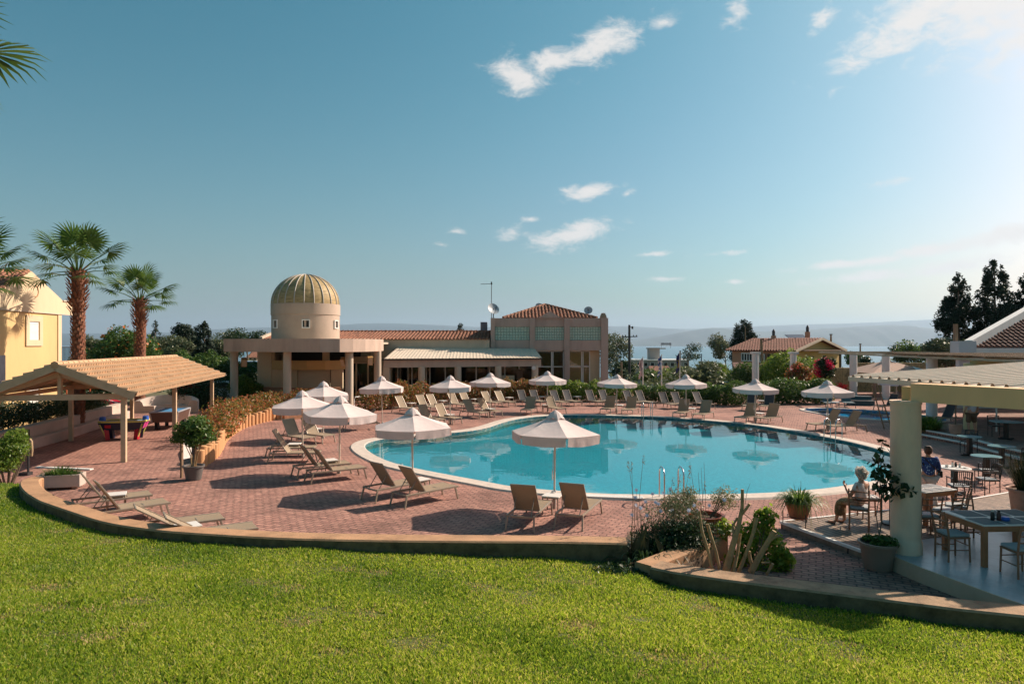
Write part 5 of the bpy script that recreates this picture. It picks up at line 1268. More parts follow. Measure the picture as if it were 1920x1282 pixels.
# dark red pot in the bed
rp_ = pot('red_pot', 'large dark red glazed pot with a straggly grey shrub in the flower bed', G(1322, 1019, .15), [(.22, 0), (.25, .02), (.36, .25), (.40, .42), (.36, .54), (.37, .56), (.40, .57), (.40, .61), (.33, .61), (.31, .52), (0, .52)], m_terra, 'potted plant')
mb = MB()
for k in range(5): mb.tube([(-.05, 0, .5), (-.2-.06*k, .03*k, .75), (-.35-.08*k, .02*k, .95+.03*k)], [.014, .01, .005], 5)
for k in range(4): mb.tube([(.1, .05, .5), (.25+.05*k, .05, .8), (.32+.06*k, .05+.02*k, 1.0)], [.012, .008, .004], 5)
for k in range(3): mb.tube([(-.05+.05*k, .1, .5), (-.1+.06*k, .15, 1.45+.1*k)], [.006, .003], 4)
mb.build('stem', m_bark, rp_, True)
leaves('foliage', leafmat('leaf_silver', [(.13, .14, .06), (.2, .2, .09), (.27, .25, .12)], .3), rp_, [(-.45, 0, .85, .38, .3, .3), (-.7, .0, .7, .3, .3, .35), (.42, .08, .92, .32, .3, .26), (-.3, .1, 1.0, .2, .2, .2)], 3400, .06, 97, shell=.2, lump=.3, aspect=.3)
lt = thing('ground_creeper', 'dark leafy creeper spilling onto the lawn at the end of the curved wall', 'plant', (2.0, 12.05, .2))
leaves('foliage', lm_dark, lt, crown((0, 0, .08), (.75, .45, .14), 14, 141, .45), 1600, .07, 141); leaves('dead_leaf', lm_dry, lt, crown((-.3, -.1, .03), (.9, .5, .06), 12, 142, .45), 260, .06, 142); MB().tube([(-.5, 0, .02), (0, .05, .08), (.5, 0, .03)], .012, 5).build('stem', m_bark, lt)
# soil in the bed
bs = [lw[-1]+Vector((-.3, .2, 0)), Vector((2.2, 12.0, 0)), rw[0], rw[1], G(1300, 1050, .3), G(1365, 1003, .3), G(1300, 985, .3), G(1180, 995, .3)]
struct(MB().prism([(p.x, p.y) for p in bs], -.1, .26).build('flower_bed_soil', m_soil))
# sword-leaved and flowering plants between the walls
ip = G(1212, 1052, .2); t = thing('agave_clump', 'spiky dark sword leaved clump at the end of the curved wall', 'plant', (ip.x, ip.y, .12))
straps('leaf', lm_dark, t, (0, 0, 0), (.55, .4), 340, .75, 101, .018, 1.15, .9)
for k in range(9):
    g = random.Random(k+7); a = g.uniform(0, 6.28); MB().add([(-.03, 0, .1), (.03, 0, .1), (g.uniform(-.2, .25)+.02, g.uniform(-.1, .1), g.uniform(.55, .95)), (0, .02, .4)], [(0, 1, 3), (3, 1, 2), (0, 3, 2)]).xf(Matrix.Translation((g.uniform(-.28, .3), g.uniform(-.15, .15), 0))).build('sword_leaf', leafmat('dark_sword_leaf', [(.07, .05, .03), (.04, .06, .025)], .15) if k == 0 else bpy.data.materials['dark_sword_leaf'], t)
dp_ = G(1262, 1035, .2); t = thing('daisy_bush', 'straggly bush with lilac blue daisies beside the dark red pot', 'flowering shrub', (dp_.x, dp_.y, .2))
leaves('foliage', lm_dark, t, crown((-.15, -.05, .36), (1.0, .6, .42), 18, 103, .45), 7500, .075, 103, aspect=.35)
leaves('upper_foliage', lm_olive, t, crown((0, .1, .75), (.75, .5, .42), 16, 104, .4), 1700, .06, 104, aspect=.3, shell=.1)
mb = MB(); g = random.Random(9); tips = []
for k in range(36):
    x, y = g.uniform(-.8, .8), g.uniform(-.35, .5); hh = g.uniform(.7, 1.25) if k % 4 else g.uniform(1.2, 1.85); e = Vector((x+g.uniform(-.15, .15), y, hh)); mb.tube([(x, y, 0), (x+g.uniform(-.06, .06), y, hh*.5), e], [.006, .005, .0025], 4); tips.append(e)
mb.build('stalk', m_bark, t)
for k, e in enumerate([tp_ for i, tp_ in enumerate(tips) if i % 4][:20]):
    nrm = Vector((g.uniform(-.5, .5), -1, g.uniform(.3, .9))).normalized(); x_ = nrm.cross(Vector((0, 0, 1))).normalized(); y_ = nrm.cross(x_); vs = [e-nrm*.004]
    for j in range(16): a = j*math.pi/8; r_ = .052 if j % 2 == 0 else .024; vs.append(e+(x_*math.cos(a)+y_*math.sin(a))*r_)
    MB().add(vs, [(0, 1+j, 1+(j+1) % 16) for j in range(16)]).build('daisy', lm_blue, t)
leaves('seed_head', lm_dry, t, [(e.x, e.y, e.z-.1, .03, .03, .14) for e in tips if e.z > 1.2], 260, .03, 105)
# cut stumps and leafy shoots behind the planter wall
def wpt(u, v, y0): return D(u, v, y0)
st = thing('cut_stumps', 'cluster of sawn tan shrub stumps rising behind the planter wall', 'pruned shrub', G(1365, 1070, .3)); o_ = st.location.copy(); Y = o_.y
def br(pts, rs): return MB().tube([D(u, v, Y+dy)-o_ for u, v, dy in pts], rs, 9)
for pts, rs in (([(1361, 1070, 0), (1372, 1030, 0), (1385, 985, .05), (1392, 950, .1), (1392, 917, .1)], [.065, .055, .042, .032, .028]),
                ([(1388, 967, .08), (1398, 955, .05), (1406, 944, .0)], [.028, .024, .022]), ([(1376, 1005, .02), (1374, 985, .1), (1383, 970, .12)], [.025, .022, .02]),
                ([(1336, 1068, -.05), (1327, 1030, -.05), (1316, 995, 0), (1311, 957, .05)], [.03, .028, .026, .022]), ([(1349, 1066, .0), (1343, 1035, .0), (1333, 1005, .05), (1326, 982, .08)], [.028, .026, .03, .03]),
                ([(1374, 1073, .0), (1383, 1035, .05), (1388, 1000, .1)], [.04, .03, .026]), ([(1385, 1072, .05), (1398, 1040, .0), (1412, 1000, .0), (1419, 970, .05)], [.035, .032, .03, .034]),
                ([(1408, 1072, .0), (1420, 1050, -.05), (1436, 1022, -.05), (1452, 995, -.1)], [.06, .052, .045, .042]), ([(1438, 1018, -.08), (1450, 1008, -.1), (1459, 1003, -.1)], [.026, .024, .026]),
                ([(1412, 1065, 0), (1406, 1045, .05), (1405, 1033, .05)], [.03, .028, .026]), ([(1428, 1055, -.05), (1444, 1054, -.1)], [.02, .018]), ([(1437, 1077, -.1), (1449, 1056, -.15)], [.024, .026])):
    br(pts, rs).build('stump', m_stem, st, True)
tw = br([(1392, 960, .1), (1410, 975, .1), (1425, 1000, .15)], [.008, .006, .004]); tw.tube([D(u, v, Y)-o_ for u, v in ((1397, 945), (1401, 920), (1407, 905))], [.005, .004, .002], 4); tw.build('twig', m_bark, st)
gs = thing('leafy_shrub', 'bright green leafy shrub growing behind the sawn stumps', 'shrub', G(1425, 1066, .1)); o_ = gs.location.copy(); Y = o_.y+.25
bl = [(*(D(u, v, Y+dy)-o_), r, r*.8, r) for u, v, dy, r in ((1430, 975, .2, .22), (1440, 965, .2, .18), (1418, 1000, .25, .26), (1440, 1005, .3, .24), (1408, 1030, .25, .26), (1455, 1035, .05, .26), (1470, 1050, 0, .22), (1440, 1065, .05, .28), (1465, 1070, -.05, .2), (1380, 1050, .2, .24), (1390, 1000, .4, .2), (1360, 990, .6, .2))]
lm_lit = leafmat('leaf_fresh', [(.10, .17, .015), (.16, .25, .025), (.22, .30, .04), (.28, .34, .06)], .55)
leaves('foliage', lm_lit, gs, bl, 2900, .095, 111, aspect=.6, droop=.5, shell=.35)
mb = MB()
for b_l in bl: mb.tube([(.0, .2, -.1), (b_l[0]*.5, b_l[1]*.5+.1, b_l[2]*.5), b_l[:3]], [.014, .01, .004], 5)
mb.build('stem', m_bark, gs)
# ================================================================= right terrace roof, beam and columns
tr = thing('terrace_roof', 'cream ribbed metal terrace roof on a yellow beam and round column', 'roof')
E1, E2 = Vector((7.85, 15.9, 3.53)), Vector((8.80, 11.62, 3.53)); ud = Vector((4.7, 1.0, .27))
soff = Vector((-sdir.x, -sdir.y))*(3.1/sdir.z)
def roofmask(a, b):  # roof shape cut out of view so its shadow misses the lawn
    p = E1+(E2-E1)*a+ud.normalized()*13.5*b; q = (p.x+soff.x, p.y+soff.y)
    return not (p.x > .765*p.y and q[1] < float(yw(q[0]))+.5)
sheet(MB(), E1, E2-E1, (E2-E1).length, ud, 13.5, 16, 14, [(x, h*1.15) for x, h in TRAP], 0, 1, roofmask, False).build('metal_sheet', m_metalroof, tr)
e_ = (E2-E1).normalized(); u_ = ud.normalized()
tb = MB(); tb.bar(E1-Vector((0, 0, .05)), E2-Vector((0, 0, .05)), .05, .10); tb.bar(E1-Vector((0, 0, .03)), E1+u_*13.5-Vector((0, 0, .03)), .05, .07); tb.build('edge_trim', m_metalroof, tr)
B0, B1 = Vector((7.80, 13.2, 3.36)), Vector((8.78, 11.54, 3.36)); bd_ = (B1-B0).normalized()
MB().bar(B0, B1, .34, .35).build('beam', M('ochre_beam', (.84, .52, .27), .75, .08, .8, streak=(1, 1, .4)), tr); MB().bar(B0-bd_*.02+Vector((-.03, 0, -.03)), B0-bd_*.18+Vector((-.03, 0, -.03)), .2, .27).build('beam_end', m_ochre, tr)
rb = thing('sky_blocker', 'unseen ochre block added to keep sky light off the covered terrace', 'building'); MB().box((17.5, 13.0, 1.9), (6.0, 8.5, 3.3)).build('wall', m_ochre, rb)  # added out of view, darkens the terrace by shutting off sky light
for k in range(4): MB().box((14.45, 9.8+k*2.1, 1.7), (.12, 1.6, 2.4)).build('window', m_white, rb); MB().box((14.37, 9.8+k*2.1, 1.7), (.05, 1.4, 2.2)).build('pane', m_dark, rb)
MB().box((17.5, 13.0, 3.65), (6.6, 9.0, .2)).build('roof', m_metalroof, rb)
jm = MB()
for k in range(4):
    p = E1.lerp(E2, (k+.4)/4)+Vector((0, 0, -.1)); jm.bar(p+u_*.4, p+u_*(13 if k < 2 else 3), .08, .12)
jm.build('joist', m_timber, tr)
m_col = M('cream_column', (.80, .55, .39), .75, .14, 1.3, .15, 30, streak=(1, 1, .35))
MB().lathe([(.29, 0), (.29, .22), (.27, .26), (.265, .3), (.265, 2.86), (.28, 2.865), (.28, 2.92)], 36, (7.61, 13.2, .28)).build('column', m_col, tr, True)
MB().lathe([(.27, 0), (.27, 3.1)], 24, (21.4, 31.9, .28)).build('column', M('yellow_column', (.62, .5, .27), .75, .06), tr, True)
MB().bar((21.4, 31.9, 3.4), (30, 26, 3.4), .3, .2).build('rear_beam', m_ochre, tr)

# reed covered pergola and its white pillars
rpg = thing('reed_pergola', 'flat reed covered pergola on white round pillars behind the terrace roof', 'pergola')
for (u, v, d) in ((1600, 745, 54.5), (1661, 747, 52.5), (1747, 770, 38.0)):
    p = D(u, v, d); MB().lathe([(.28, 0), (.28, 3.55)], 24, (p.x, p.y, 0)).build('pillar', m_white, rpg, True)
zp = 3.56; Pg = [Vector((25.2, 56, zp)), Vector((22.3, 37.5, zp)), Vector((20.6, 24.5, zp)), Vector((34, 22, zp)), Vector((44, 54, zp))]
pb_ = MB()
for a, b in zip(Pg, Pg[1:]+Pg[:1]): pb_.bar(a, b, .12, .10)
for k in range(9):
    t = k/8; a = (Pg[0].lerp(Pg[1], t*2) if t < .5 else Pg[1].lerp(Pg[2], t*2-1)); b = Pg[4].lerp(Pg[3], t); pb_.bar(a+Vector((0, 0, .06)), b+Vector((0, 0, .06)), .09, .09)
pb_.build('frame', M('bleached_timber', (.46, .36, .24), .8, .15, 4), rpg)
g = random.Random(3); rm = MB()
for k in range(330):
    t = .36+.64*k/330; a = (Pg[0].lerp(Pg[1], t*2) if t < .5 else Pg[1].lerp(Pg[2], t*2-1)); b = Pg[4].lerp(Pg[3], t); s = g.uniform(-.0, .03)
    rm.bar(a.lerp(b, -.01+s)+Vector((0, 0, .13+g.uniform(0, .04))), b+Vector((0, 0, .13+g.uniform(0, .04))), .062, .02)
rm.build('reed_mat', m_woodpost, rpg)

# gazebo tent, stone walls
gz_ = thing('gazebo_tent', 'dusty pink hip roofed gazebo tent behind the white pillars', 'gazebo', D(1664, 730, 57))
o_ = gz_.location; hw = 2.6; e0 = 4.3-53.5*57/1280-o_.z; a0 = 4.3-31*57/1280-o_.z
m_tent = M('dusty_pink_canvas', (.42, .28, .22), .85, .08, 1)
mb = MB(); mb.add([(-hw, -hw, e0), (hw, -hw, e0), (hw, hw, e0), (-hw, hw, e0), (0, 0, a0), (0, -.9*0, a0)], [(0, 1, 4), (1, 2, 4), (2, 3, 4), (3, 0, 4)]); mb.build('canopy', m_tent, gz_)
mb = MB(); mb.add([(hw*.45, -hw*.98, e0+.04), (hw*.98, -hw*.98, e0+.04), (hw*.5, -hw*.5, (e0+a0)/2+.04)], [(0, 1, 2)]); mb.build('pale_panel', m_white, gz_)
for a in (-1, 1):
    for b in (-1, 1): MB().bar((a*hw*.96, b*hw*.96, -.6), (a*hw*.96, b*hw*.96, e0), .09).build('post', m_woodpost, gz_)
cu = MB()
for k in range(8): cu.tube([(-hw*.93+k*.03, -hw*.9, e0-.05), (-hw*.93+k*.03, -hw*.9+.05, e0-.7), (-hw*.93+k*.03, -hw*.9, -.3)], [.05, .03, .06], 6)
cu.build('curtain', m_tent, gz_)
def swall(name, label, a, b, z0, z1, mat): 
    tag(MB().bar((a.x, a.y, (z0+z1)/2), (b.x, b.y, (z0+z1)/2), .35, z1-z0).build(name, mat), label, 'stone wall')
swall('stone_wall', 'pale yellow stone wall right of the magenta bougainvillea', D(1553, 700, 58), D(1597, 700, 58), -.4, 2.25, m_stonewall)
swall('stone_wall', 'long yellow stone wall behind the gazebo tent and pillars', D(1604, 700, 62), D(1960, 700, 62), -.6, 2.55, m_stonewall)
# teal steps
ts = thing('padded_steps', 'dark teal padded steps with white edges beyond the paddling pool', 'steps', G(1617, 760.5), R(-14))
mb = MB(); mb.box((0, .5, .17), (1.6, .9, .34)); mb.box((-.1, 1.0, .45), (1.7, .6, .3)); mb.build('pad', M('teal_canvas', (.035, .09, .11), .7, .08), ts)
mb = MB(); mb.box((0, .04, .35), (1.62, .05, .03)); mb.box((-.1, .7, .61), (1.72, .05, .03)); mb.build('edge_strip', m_white, ts)

# ---------------------------------------------------------------- white gabled building far right
wb = thing('white_gabled_building', 'white parapet building with brown tiled roof at the right edge', 'building')
mb = MB(); xe = 29.35
mb.box((40.5, 45.2, 2.85), (22, .4, 2.3)); mb.box((xe+.55, 45.25, 3.85), (1.15, .9, 1.22)); mb.prism([(29.6, 45.42), (51, 45.42), (51, 52), (38, 52)], 0, 3.5); mb.build('wall', M('white_render', (.56, .57, .58), .8, .05, .8), wb)
MB().box((40.5, 44.96, 3.76), (20.6, .12, .48)).build('cornice', m_white, wb)
dl0, dl1 = Vector((30.2, 45.1, 4.22)), Vector((43.5, 53.4, 8.6))
mb = MB(); mb.bar(dl0, dl1, .5, .62); mb.build('parapet', m_white, wb)
uu = Vector((0, 8.3, 4.38)); WW = uu.length
sheet(MB(), (30.3, 45.05, 4.02), (1, 0, 0), 22, uu, WW, 62, 20, barrel(.10), .06, 1.04, lambda a, b: a*22 > b*13.3).build('roof', m_tiledark, wb)
MB().bar((29.5, 45.4, 4.4), (29.5, 45.4, 5.6), .2).build('wooden_post', m_woodpost, wb)

# ---------------------------------------------------------------- salmon house
sh_ = thing('salmon_house', 'two storey salmon and yellow house with clay tile roof and chimneys', 'house')
K_, Lf, Rt = Vector((29.6, 72, 0)), Vector((25.0, 77.5, 0)), Vector((37.7, 78.6, 0)); Bk = Lf+(Rt-K_)
m_tileold = M('old_roof_tile', (.22, .095, .065), .85, .35, 2.5); m_salmon = M('salmon_render', (.56, .28, .17), .85, .08, .6); m_yel2 = M('warm_yellow_render', (.62, .42, .17), .85, .07, .6)
ze_, zr2, zg = 3.6, 4.85, -2.2; mr = (K_+Rt)/2; ml = (Lf+Bk)/2
mb = MB(); mb.add([(K_.x, K_.y, zg), (Lf.x, Lf.y, zg), (Lf.x, Lf.y, ze_), (K_.x, K_.y, ze_)], [(0, 3, 2, 1)]); mb.build('side_wall', m_salmon, sh_)
mb = MB(); mb.add([(K_.x, K_.y, zg), (Rt.x, Rt.y, zg), (Rt.x, Rt.y, ze_), (mr.x, mr.y, zr2-.1), (K_.x, K_.y, ze_)], [(0, 1, 2, 3, 4)]); mb.add([(Rt.x, Rt.y, zg), (Bk.x, Bk.y, zg), (Bk.x, Bk.y, ze_), (Rt.x, Rt.y, ze_)], [(0, 1, 2, 3)]); mb.build('gable_wall', m_yel2, sh_)
al = (Lf-K_).normalized(); ac = (Rt-K_).normalized()
for s in (0, 1):
    base = (K_-al*.6-ac*.5) if s == 0 else (Bk+al*.6+ac*.5); e2 = al if s == 0 else -al
    o2 = Vector((base.x, base.y, ze_-.08)) if s == 0 else Vector((base.x, base.y, ze_-.08)); tgt = (mr-al*.6) if s == 0 else (ml+al*.6)
    up = Vector((tgt.x, tgt.y, zr2))-o2
    sheet(MB(), o2+(e2*(Lf-K_).length+e2*1.2 if s == 0 else Vector()), -e2 if s == 0 else e2, (Lf-K_).length+1.2, up, up.length, 26, 10, barrel(.12), .05, 1.05).build('roof', m_tileold, sh_)
    q = MB(); 
    n_ = Vector((0, 0, -.05)); L_ = e2*((Lf-K_).length+1.2); q.add([o2+n_, o2+L_+n_, o2+L_+up+n_, o2+up+n_], [(0, 1, 2, 3)]); q.build('roof_boarding', m_tileold, sh_)
bb = MB(); 
for (a, b) in ((K_-ac*.5, mr), (mr, Rt+ac*.5)):
    za, zb2 = (ze_-.12, zr2-.02) if a is not mr else (zr2-.02, ze_-.12); bb.bar((a.x-al.x*.62, a.y-al.y*.62, za), (b.x-al.x*.62, b.y-al.y*.62, zb2), .08, .26)
bb.build('barge_board', m_cream, sh_)
# left wing
def hw_(u0, u1, v0, v1, d0, d1, nm, bars=True):
    a, b = D(u0, v1, d0), D(u1, v1, d1); zt_, zb3 = D(u0, v0, d0).z, a.z; f_ = MB(); out = Vector((-.15, -.25, 0))
    f_.bar((a.x, a.y, zb3)+out*0 if False else Vector((a.x, a.y, zb3))+out, Vector((b.x, b.y, zb3))+out, .12, .12); f_.bar(Vector((a.x, a.y, zt_))+out, Vector((b.x, b.y, zt_))+out, .12, .12)
    n_ = 4 if bars else 1
    for k in range(n_+1): p = a.lerp(b, k/n_); f_.bar(Vector((p.x, p.y, zb3))+out, Vector((p.x, p.y, zt_))+out, .09)
    o = f_.build(nm, m_white if bars else m_timberd, sh_); MB().add([Vector((a.x, a.y, zb3))+out*.8, Vector((b.x, b.y, zb3))+out*.8, Vector((b.x, b.y, zt_))+out*.8, Vector((a.x, a.y, zt_))+out*.8], [(0, 1, 2, 3)]).build('pane', m_dark, o)
dm = lambda u: (lambda k: 72+5.5*(29.6-72*k)/(4.6+5.5*k))((u-960)/F)
for (u0, u1, v0, v1, bars_) in ((1391.5, 1411, 662, 676, True), (1422, 1434, 664, 678, True), (1440, 1456, 664, 680, False), (1471, 1482, 664, 676, False)): hw_(u0, u1, v0, v1, dm(u0), dm(u1), 'window', bars_)

hw_(1519, 1526, 669, 684, 74.0, 74.4, 'door', False)
cn = MB(); 
aw0, aw1 = D(1508, 657, 71.5), D(1582, 660, 77); MB().slab((aw0.x, aw0.y, 3.5), (aw1.x, aw1.y, 3.45), (aw1.x-1.2, aw1.y+1.6, 3.6), (aw0.x-.6, aw0.y+2.2, 3.6), .1).build('awning', m_timberd, sh_)
MB().bar((aw1.x-.4, aw1.y, 3.4), (aw1.x-.4, aw1.y, -1), .2).build('awning_post', m_timberd, sh_)
def stack(u, v0, v1, d, w, cap=True):
    p = D(u, v1, d); h = (v1-v0)*d/F; o = MB().box((p.x, p.y, p.z+h/2-.6), (w, w, h+1.2)).build('chimney', m_salmon, sh_); 
    if cap: MB().lathe([(w*.4, 0), (w*.4, .5), (.05, .75)], 10, (p.x, p.y, p.z+h)).build('chimney_cap', m_iron, o)
stack(1450.5, 629, 645, 79, .42); stack(1514, 622, 636, 78, .42)
sp_ = MB(); a = D(1481, 636, 78.5); sp_.slab(a, a+Vector((2.6, 1.2, .05)), a+Vector((2.4, 2.2, .55)), a+Vector((-.2, 1.0, .5)), .06); sp_.build('solar_panel', M('solar_panel_blue', (.02, .03, .05), .15), sh_)
pr_ = D(1398, 688, 72); po = MB(); po.slab((pr_.x-1.5, pr_.y-1.4, pr_.z-.7), (pr_.x+1.6, pr_.y-1.6, pr_.z-.7), (pr_.x+1.8, pr_.y+1.4, pr_.z+.35), (pr_.x-.9, pr_.y+1.6, pr_.z+.35), .12); po.build('porch_roof', m_tiledark, sh_)
pp = MB(); pp.bar((pr_.x-1.3, pr_.y-1.3, pr_.z-.75), (pr_.x-1.3, pr_.y-1.3, -2), .2); pp.build('porch_post', m_timberd, sh_); MB().box((pr_.x+.7, pr_.y+.5, pr_.z-1.6), (1.2, .3, 1.8)).build('porch_wall', m_yel2, sh_)
for (u, lab) in ((1416.5, 'left white fluted pillar in front of the salmon house'), (1487.5, 'right white fluted pillar in front of the salmon house')):
    p = D(u, 722, 56.5); t = thing('fluted_pillar', lab, 'pillar', (p.x, p.y, -.3)); prof = []; sh2 = MB(); n_ = 40; vs = []
    for z in (0, 3.75):
        for j in range(n_): a = 2*math.pi*j/n_; r_ = .25+(.022 if j % 4 < 2 else 0); vs.append((r_*math.cos(a), r_*math.sin(a), z))
    sh2.add(vs, [(j, (j+1) % n_, n_+(j+1) % n_, n_+j) for j in range(n_)]); sh2.build('shaft', m_white, t); c2 = MB(); c2.box((0, 0, 3.82), (.66, .66, .16)); c2.build('capital', m_white, t)

# ---------------------------------------------------------------- poles and flags
up_ = D(1180, 742, 88); t = thing('utility_pole', 'dark utility pole with crossarm rising over the hedge', 'utility pole', (up_.x, up_.y, -2.6))
H_ = HC+35*88/F+2.6; MB().tube([(0, 0, 0), (0, 0, H_)], [.2, .14], 10).build('pole', m_iron, t); ca = MB(); ca.bar((-1.0, -.15, H_-1.55), (1.0, -.15, H_-1.5), .12, .12); ca.build('crossarm', m_iron, t)
ins = MB(); 
for x in (-.9, -.5, .5, .9): ins.lathe([(.05, 0), (.07, .1), (.03, .2)], 8, (x, -.15, H_-1.48))
ins.build('insulator', m_iron, t); lm_ = MB(); lm_.bar((0, -.1, H_-.3), (.3, -.1, H_-.3), .06); lm_.lathe([(.0, -.2), (.13, -.12), (.13, .12), (0, .2)], 10, (.38, -.1, H_-.35)); lm_.build('lamp_head', m_iron, t)
m_fblue = M('flag_blue', (.03, .09, .32), .7, .05); m_fpink = M('flag_faded_pink', (.60, .45, .44), .7, .06); m_fdark = M('flag_dark_blue', (.02, .03, .12), .7); m_fyel = M('flag_yellow', (.6, .42, .05), .7)
def flag(u, vt, vb, d, label, kind, seed):
    p = D(u, vb, d); top = HC-(vt-HV)*d/F; t = thing('flagpole', label, 'flagpole', (p.x, p.y, -.1), 0, 'flagpoles behind the hedge'); H2 = top+.1
    MB().tube([(0, 0, 0), (0, 0, H2)], [.045, .035], 8).build('pole', m_white, t); g = random.Random(seed); mb = MB(); mats = []; N_, M_ = 10, 16; Lh = 1.5; vs = []
    for i in range(M_+1):
        for j in range(N_+1):
            s = j/N_; z = H2-.1-i/M_*Lh-.35*s; vs.append((-.05-.22*s*(1+.3*math.sin(i*.5))+.05*math.sin(s*14+i*.3), .09*math.sin(s*11+i*.2), z))
    w = N_+1; fs = [(i*w+j, (i+1)*w+j, (i+1)*w+j+1, i*w+j+1) for i in range(M_) for j in range(N_)]; mb.add(vs, fs)
    pal = {'stripes': [m_fblue, m_white], 'pink': [m_fpink, m_white], 'dark': [m_fdark, m_fyel]}[kind]
    o = mb.build('flag', pal, t, True)
    for k, pl in enumerate(o.data.polygons):
        i, j = divmod(k, N_); fy_ = i/M_*9
        if kind == 'stripes': pl.material_index = (1 if (abs(i/M_*9-2.5) < .55 or abs(j/N_*13.5-2.5) < .7) else 0) if (i/M_ < .56 and j/N_ < .37) else int(fy_) % 2
        elif kind == 'dark': pl.material_index = 1 if ((i-8)**2+(j-5)**2 in range(9, 15)) else 0
flag(1205.5, 668, 731, 58, 'flagpole with a limp faded pink flag right of the utility pole', 'pink', 1)
flag(1240.5, 664, 738, 57, 'flagpole with a limp blue and white striped flag', 'stripes', 2)
flag(1274.5, 659, 712, 60, 'flagpole with a limp dark blue flag beside a dark post', 'dark', 3)
for (u, v0, v1, d, r_, lab) in ((1429, 636, 722, 64, .13, 'weathered leaning wooden pole before the salmon house'), (1275.5, 658, 690, 110, .1, 'short dark pole beyond the dark blue flag'), (1315, 664, 690, 120, .09, 'thin dark pole left of the salmon house trees'),
                            (1558, 627, 660, 84, .12, 'thin pole rising behind the right end of the salmon house'), (1613, 645, 680, 90, .1, 'thin pole behind the first white pergola pillar'), (1397.5, 613, 660, 97, .08, 'pinkish mast in front of the big cypress'), (1165, 676, 720, 80, .12, 'grey wooden pole left of the utility pole')):
    p = D(u, v1, d); h = (v1-v0)*d/F; t = thing('wooden_pole', lab, 'pole', (p.x, p.y, p.z-.5)); MB().tube([(.1 if 'leaning' in lab else 0, 0, 0), (0 if 'leaning' in lab else 0, 0, h*.6+.5), (-.1 if 'leaning' in lab else 0, 0, h+.5)], [r_*1.15, r_, r_*.85], 9).build('pole', m_iron if 'dark' in lab else m_woodpost, t); MB().box((0, 0, h+.5), (r_*2.6, r_*1.2, .12)).build('pole_cap', m_iron, t)

# dark rail fence in front of the blocks
fz = thing('rail_fence', 'dark metal rail fence running behind the hedge and grey loungers', 'fence'); mb = MB(); FP = [D(895, 0, 50).xyz, D(1060, 0, 50.5), D(1200, 0, 50.8), D(1345, 0, 50)]
FP = [Vector((p.x, p.y, 0)) for p in FP]
for a, b in zip(FP, FP[1:]):
    for z in (.55, 1.02): mb.bar((a.x, a.y+.9, z), (b.x, b.y+.9, z), .05, .06)
mb.build('rail', m_iron, fz)
for a, b in zip(FP, FP[1:]):
    for k in range(4): p = a.lerp(b, k/4); MB().bar((p.x, p.y+.9, 0), (p.x, p.y+.9, 1.05), .06).build('post', m_iron, fz)
hr = thing('handrail', 'white sloping handrail in front of the dark pavilion doors', 'handrail'); a, b = D(664, 745, 46), D(712, 738, 48); MB().tube([a, b], .05, 8).build('rail', m_white, hr); MB().tube([(a.x, a.y, 0), a], .035, 6).build('post', m_white, hr); MB().tube([(b.x, b.y, 0), b], .035, 6).build('post', m_white, hr)

# ---------------------------------------------------------------- far grey building and a few roofs among the trees
m_grey = M('grey_concrete', (.34, .31, .29), .85, .1, .3)
def block(name, label, u0, u1, v0, v1, d, mat, extra=None, nw=8, roofm=None):
    a, b = D(u0, v1, d), D(u1, v1, d); zt_ = D(u0, v0, d).z; t = thing(name, label, 'building', ((a.x+b.x)/2, d, a.z)); w, h = b.x-a.x, zt_-a.z
    MB().box((0, 4, h/2-3), (w, 8, h+6)).build('wall', mat, t); rf = MB(); 
    if roofm: rf.add([(-w/2-.4, -.5, h), (w/2+.4, -.5, h), (w/2+.4, 8.5, h), (-w/2-.4, 8.5, h), (-w/2, 4, h+1.6), (w/2, 4, h+1.6)], [(0, 1, 5, 4), (2, 3, 4, 5), (1, 2, 5), (3, 0, 4)]); rf.build('roof', roofm, t)
    else: rf.box((0, 4, h+.12), (w+.6, 8.6, .24)); rf.build('roof', m_white, t)
    for k in range(nw):
        x = -w/2+w*(k+.5)/nw; o = MB().box((x, -.03, h*.55), (w/nw*.62, .08, h*.5)).build('window', m_white, t); MB().box((x, -.08, h*.55), (w/nw*.5, .04, h*.42)).build('pane', m_dark, o)
    return t, h
t, h = block('flat_building', 'far grey flat roofed building with rooftop block beyond the flags', 1192, 1292, 676, 692, 170, m_grey)
mb = MB(); mb.box((-1.2, 5, h+1.6), (2.6, 3, 3.2)); mb.box((-.6, 5, h+3.0), (4.2, 4, .3)); mb.build('rooftop_block', m_grey, t); sg = MB()
for k in range(9): sg.box((.6+k*.3, 4, h+4.2), (.2, .1, .5 if k % 3 else .42))
sg.bar((.4, 4, h+3.9), (3.2, 4, h+3.9), .06); sg.bar((.6, 4, h+3.1), (.6, 4, h+3.9), .06); sg.bar((3, 4, h+3.1), (3, 4, h+3.9), .06); sg.build('roof_sign', m_iron, t)
block('far_house', 'low far house with tiled roof below the striped flag', 1224, 1262, 703, 711, 130, m_cream, None, 4, m_tileold)
block('far_house', 'low far house with orange roof seen under the pavilion beam', 466, 482, 670, 676, 120, m_cream, None, 2, m_tile)
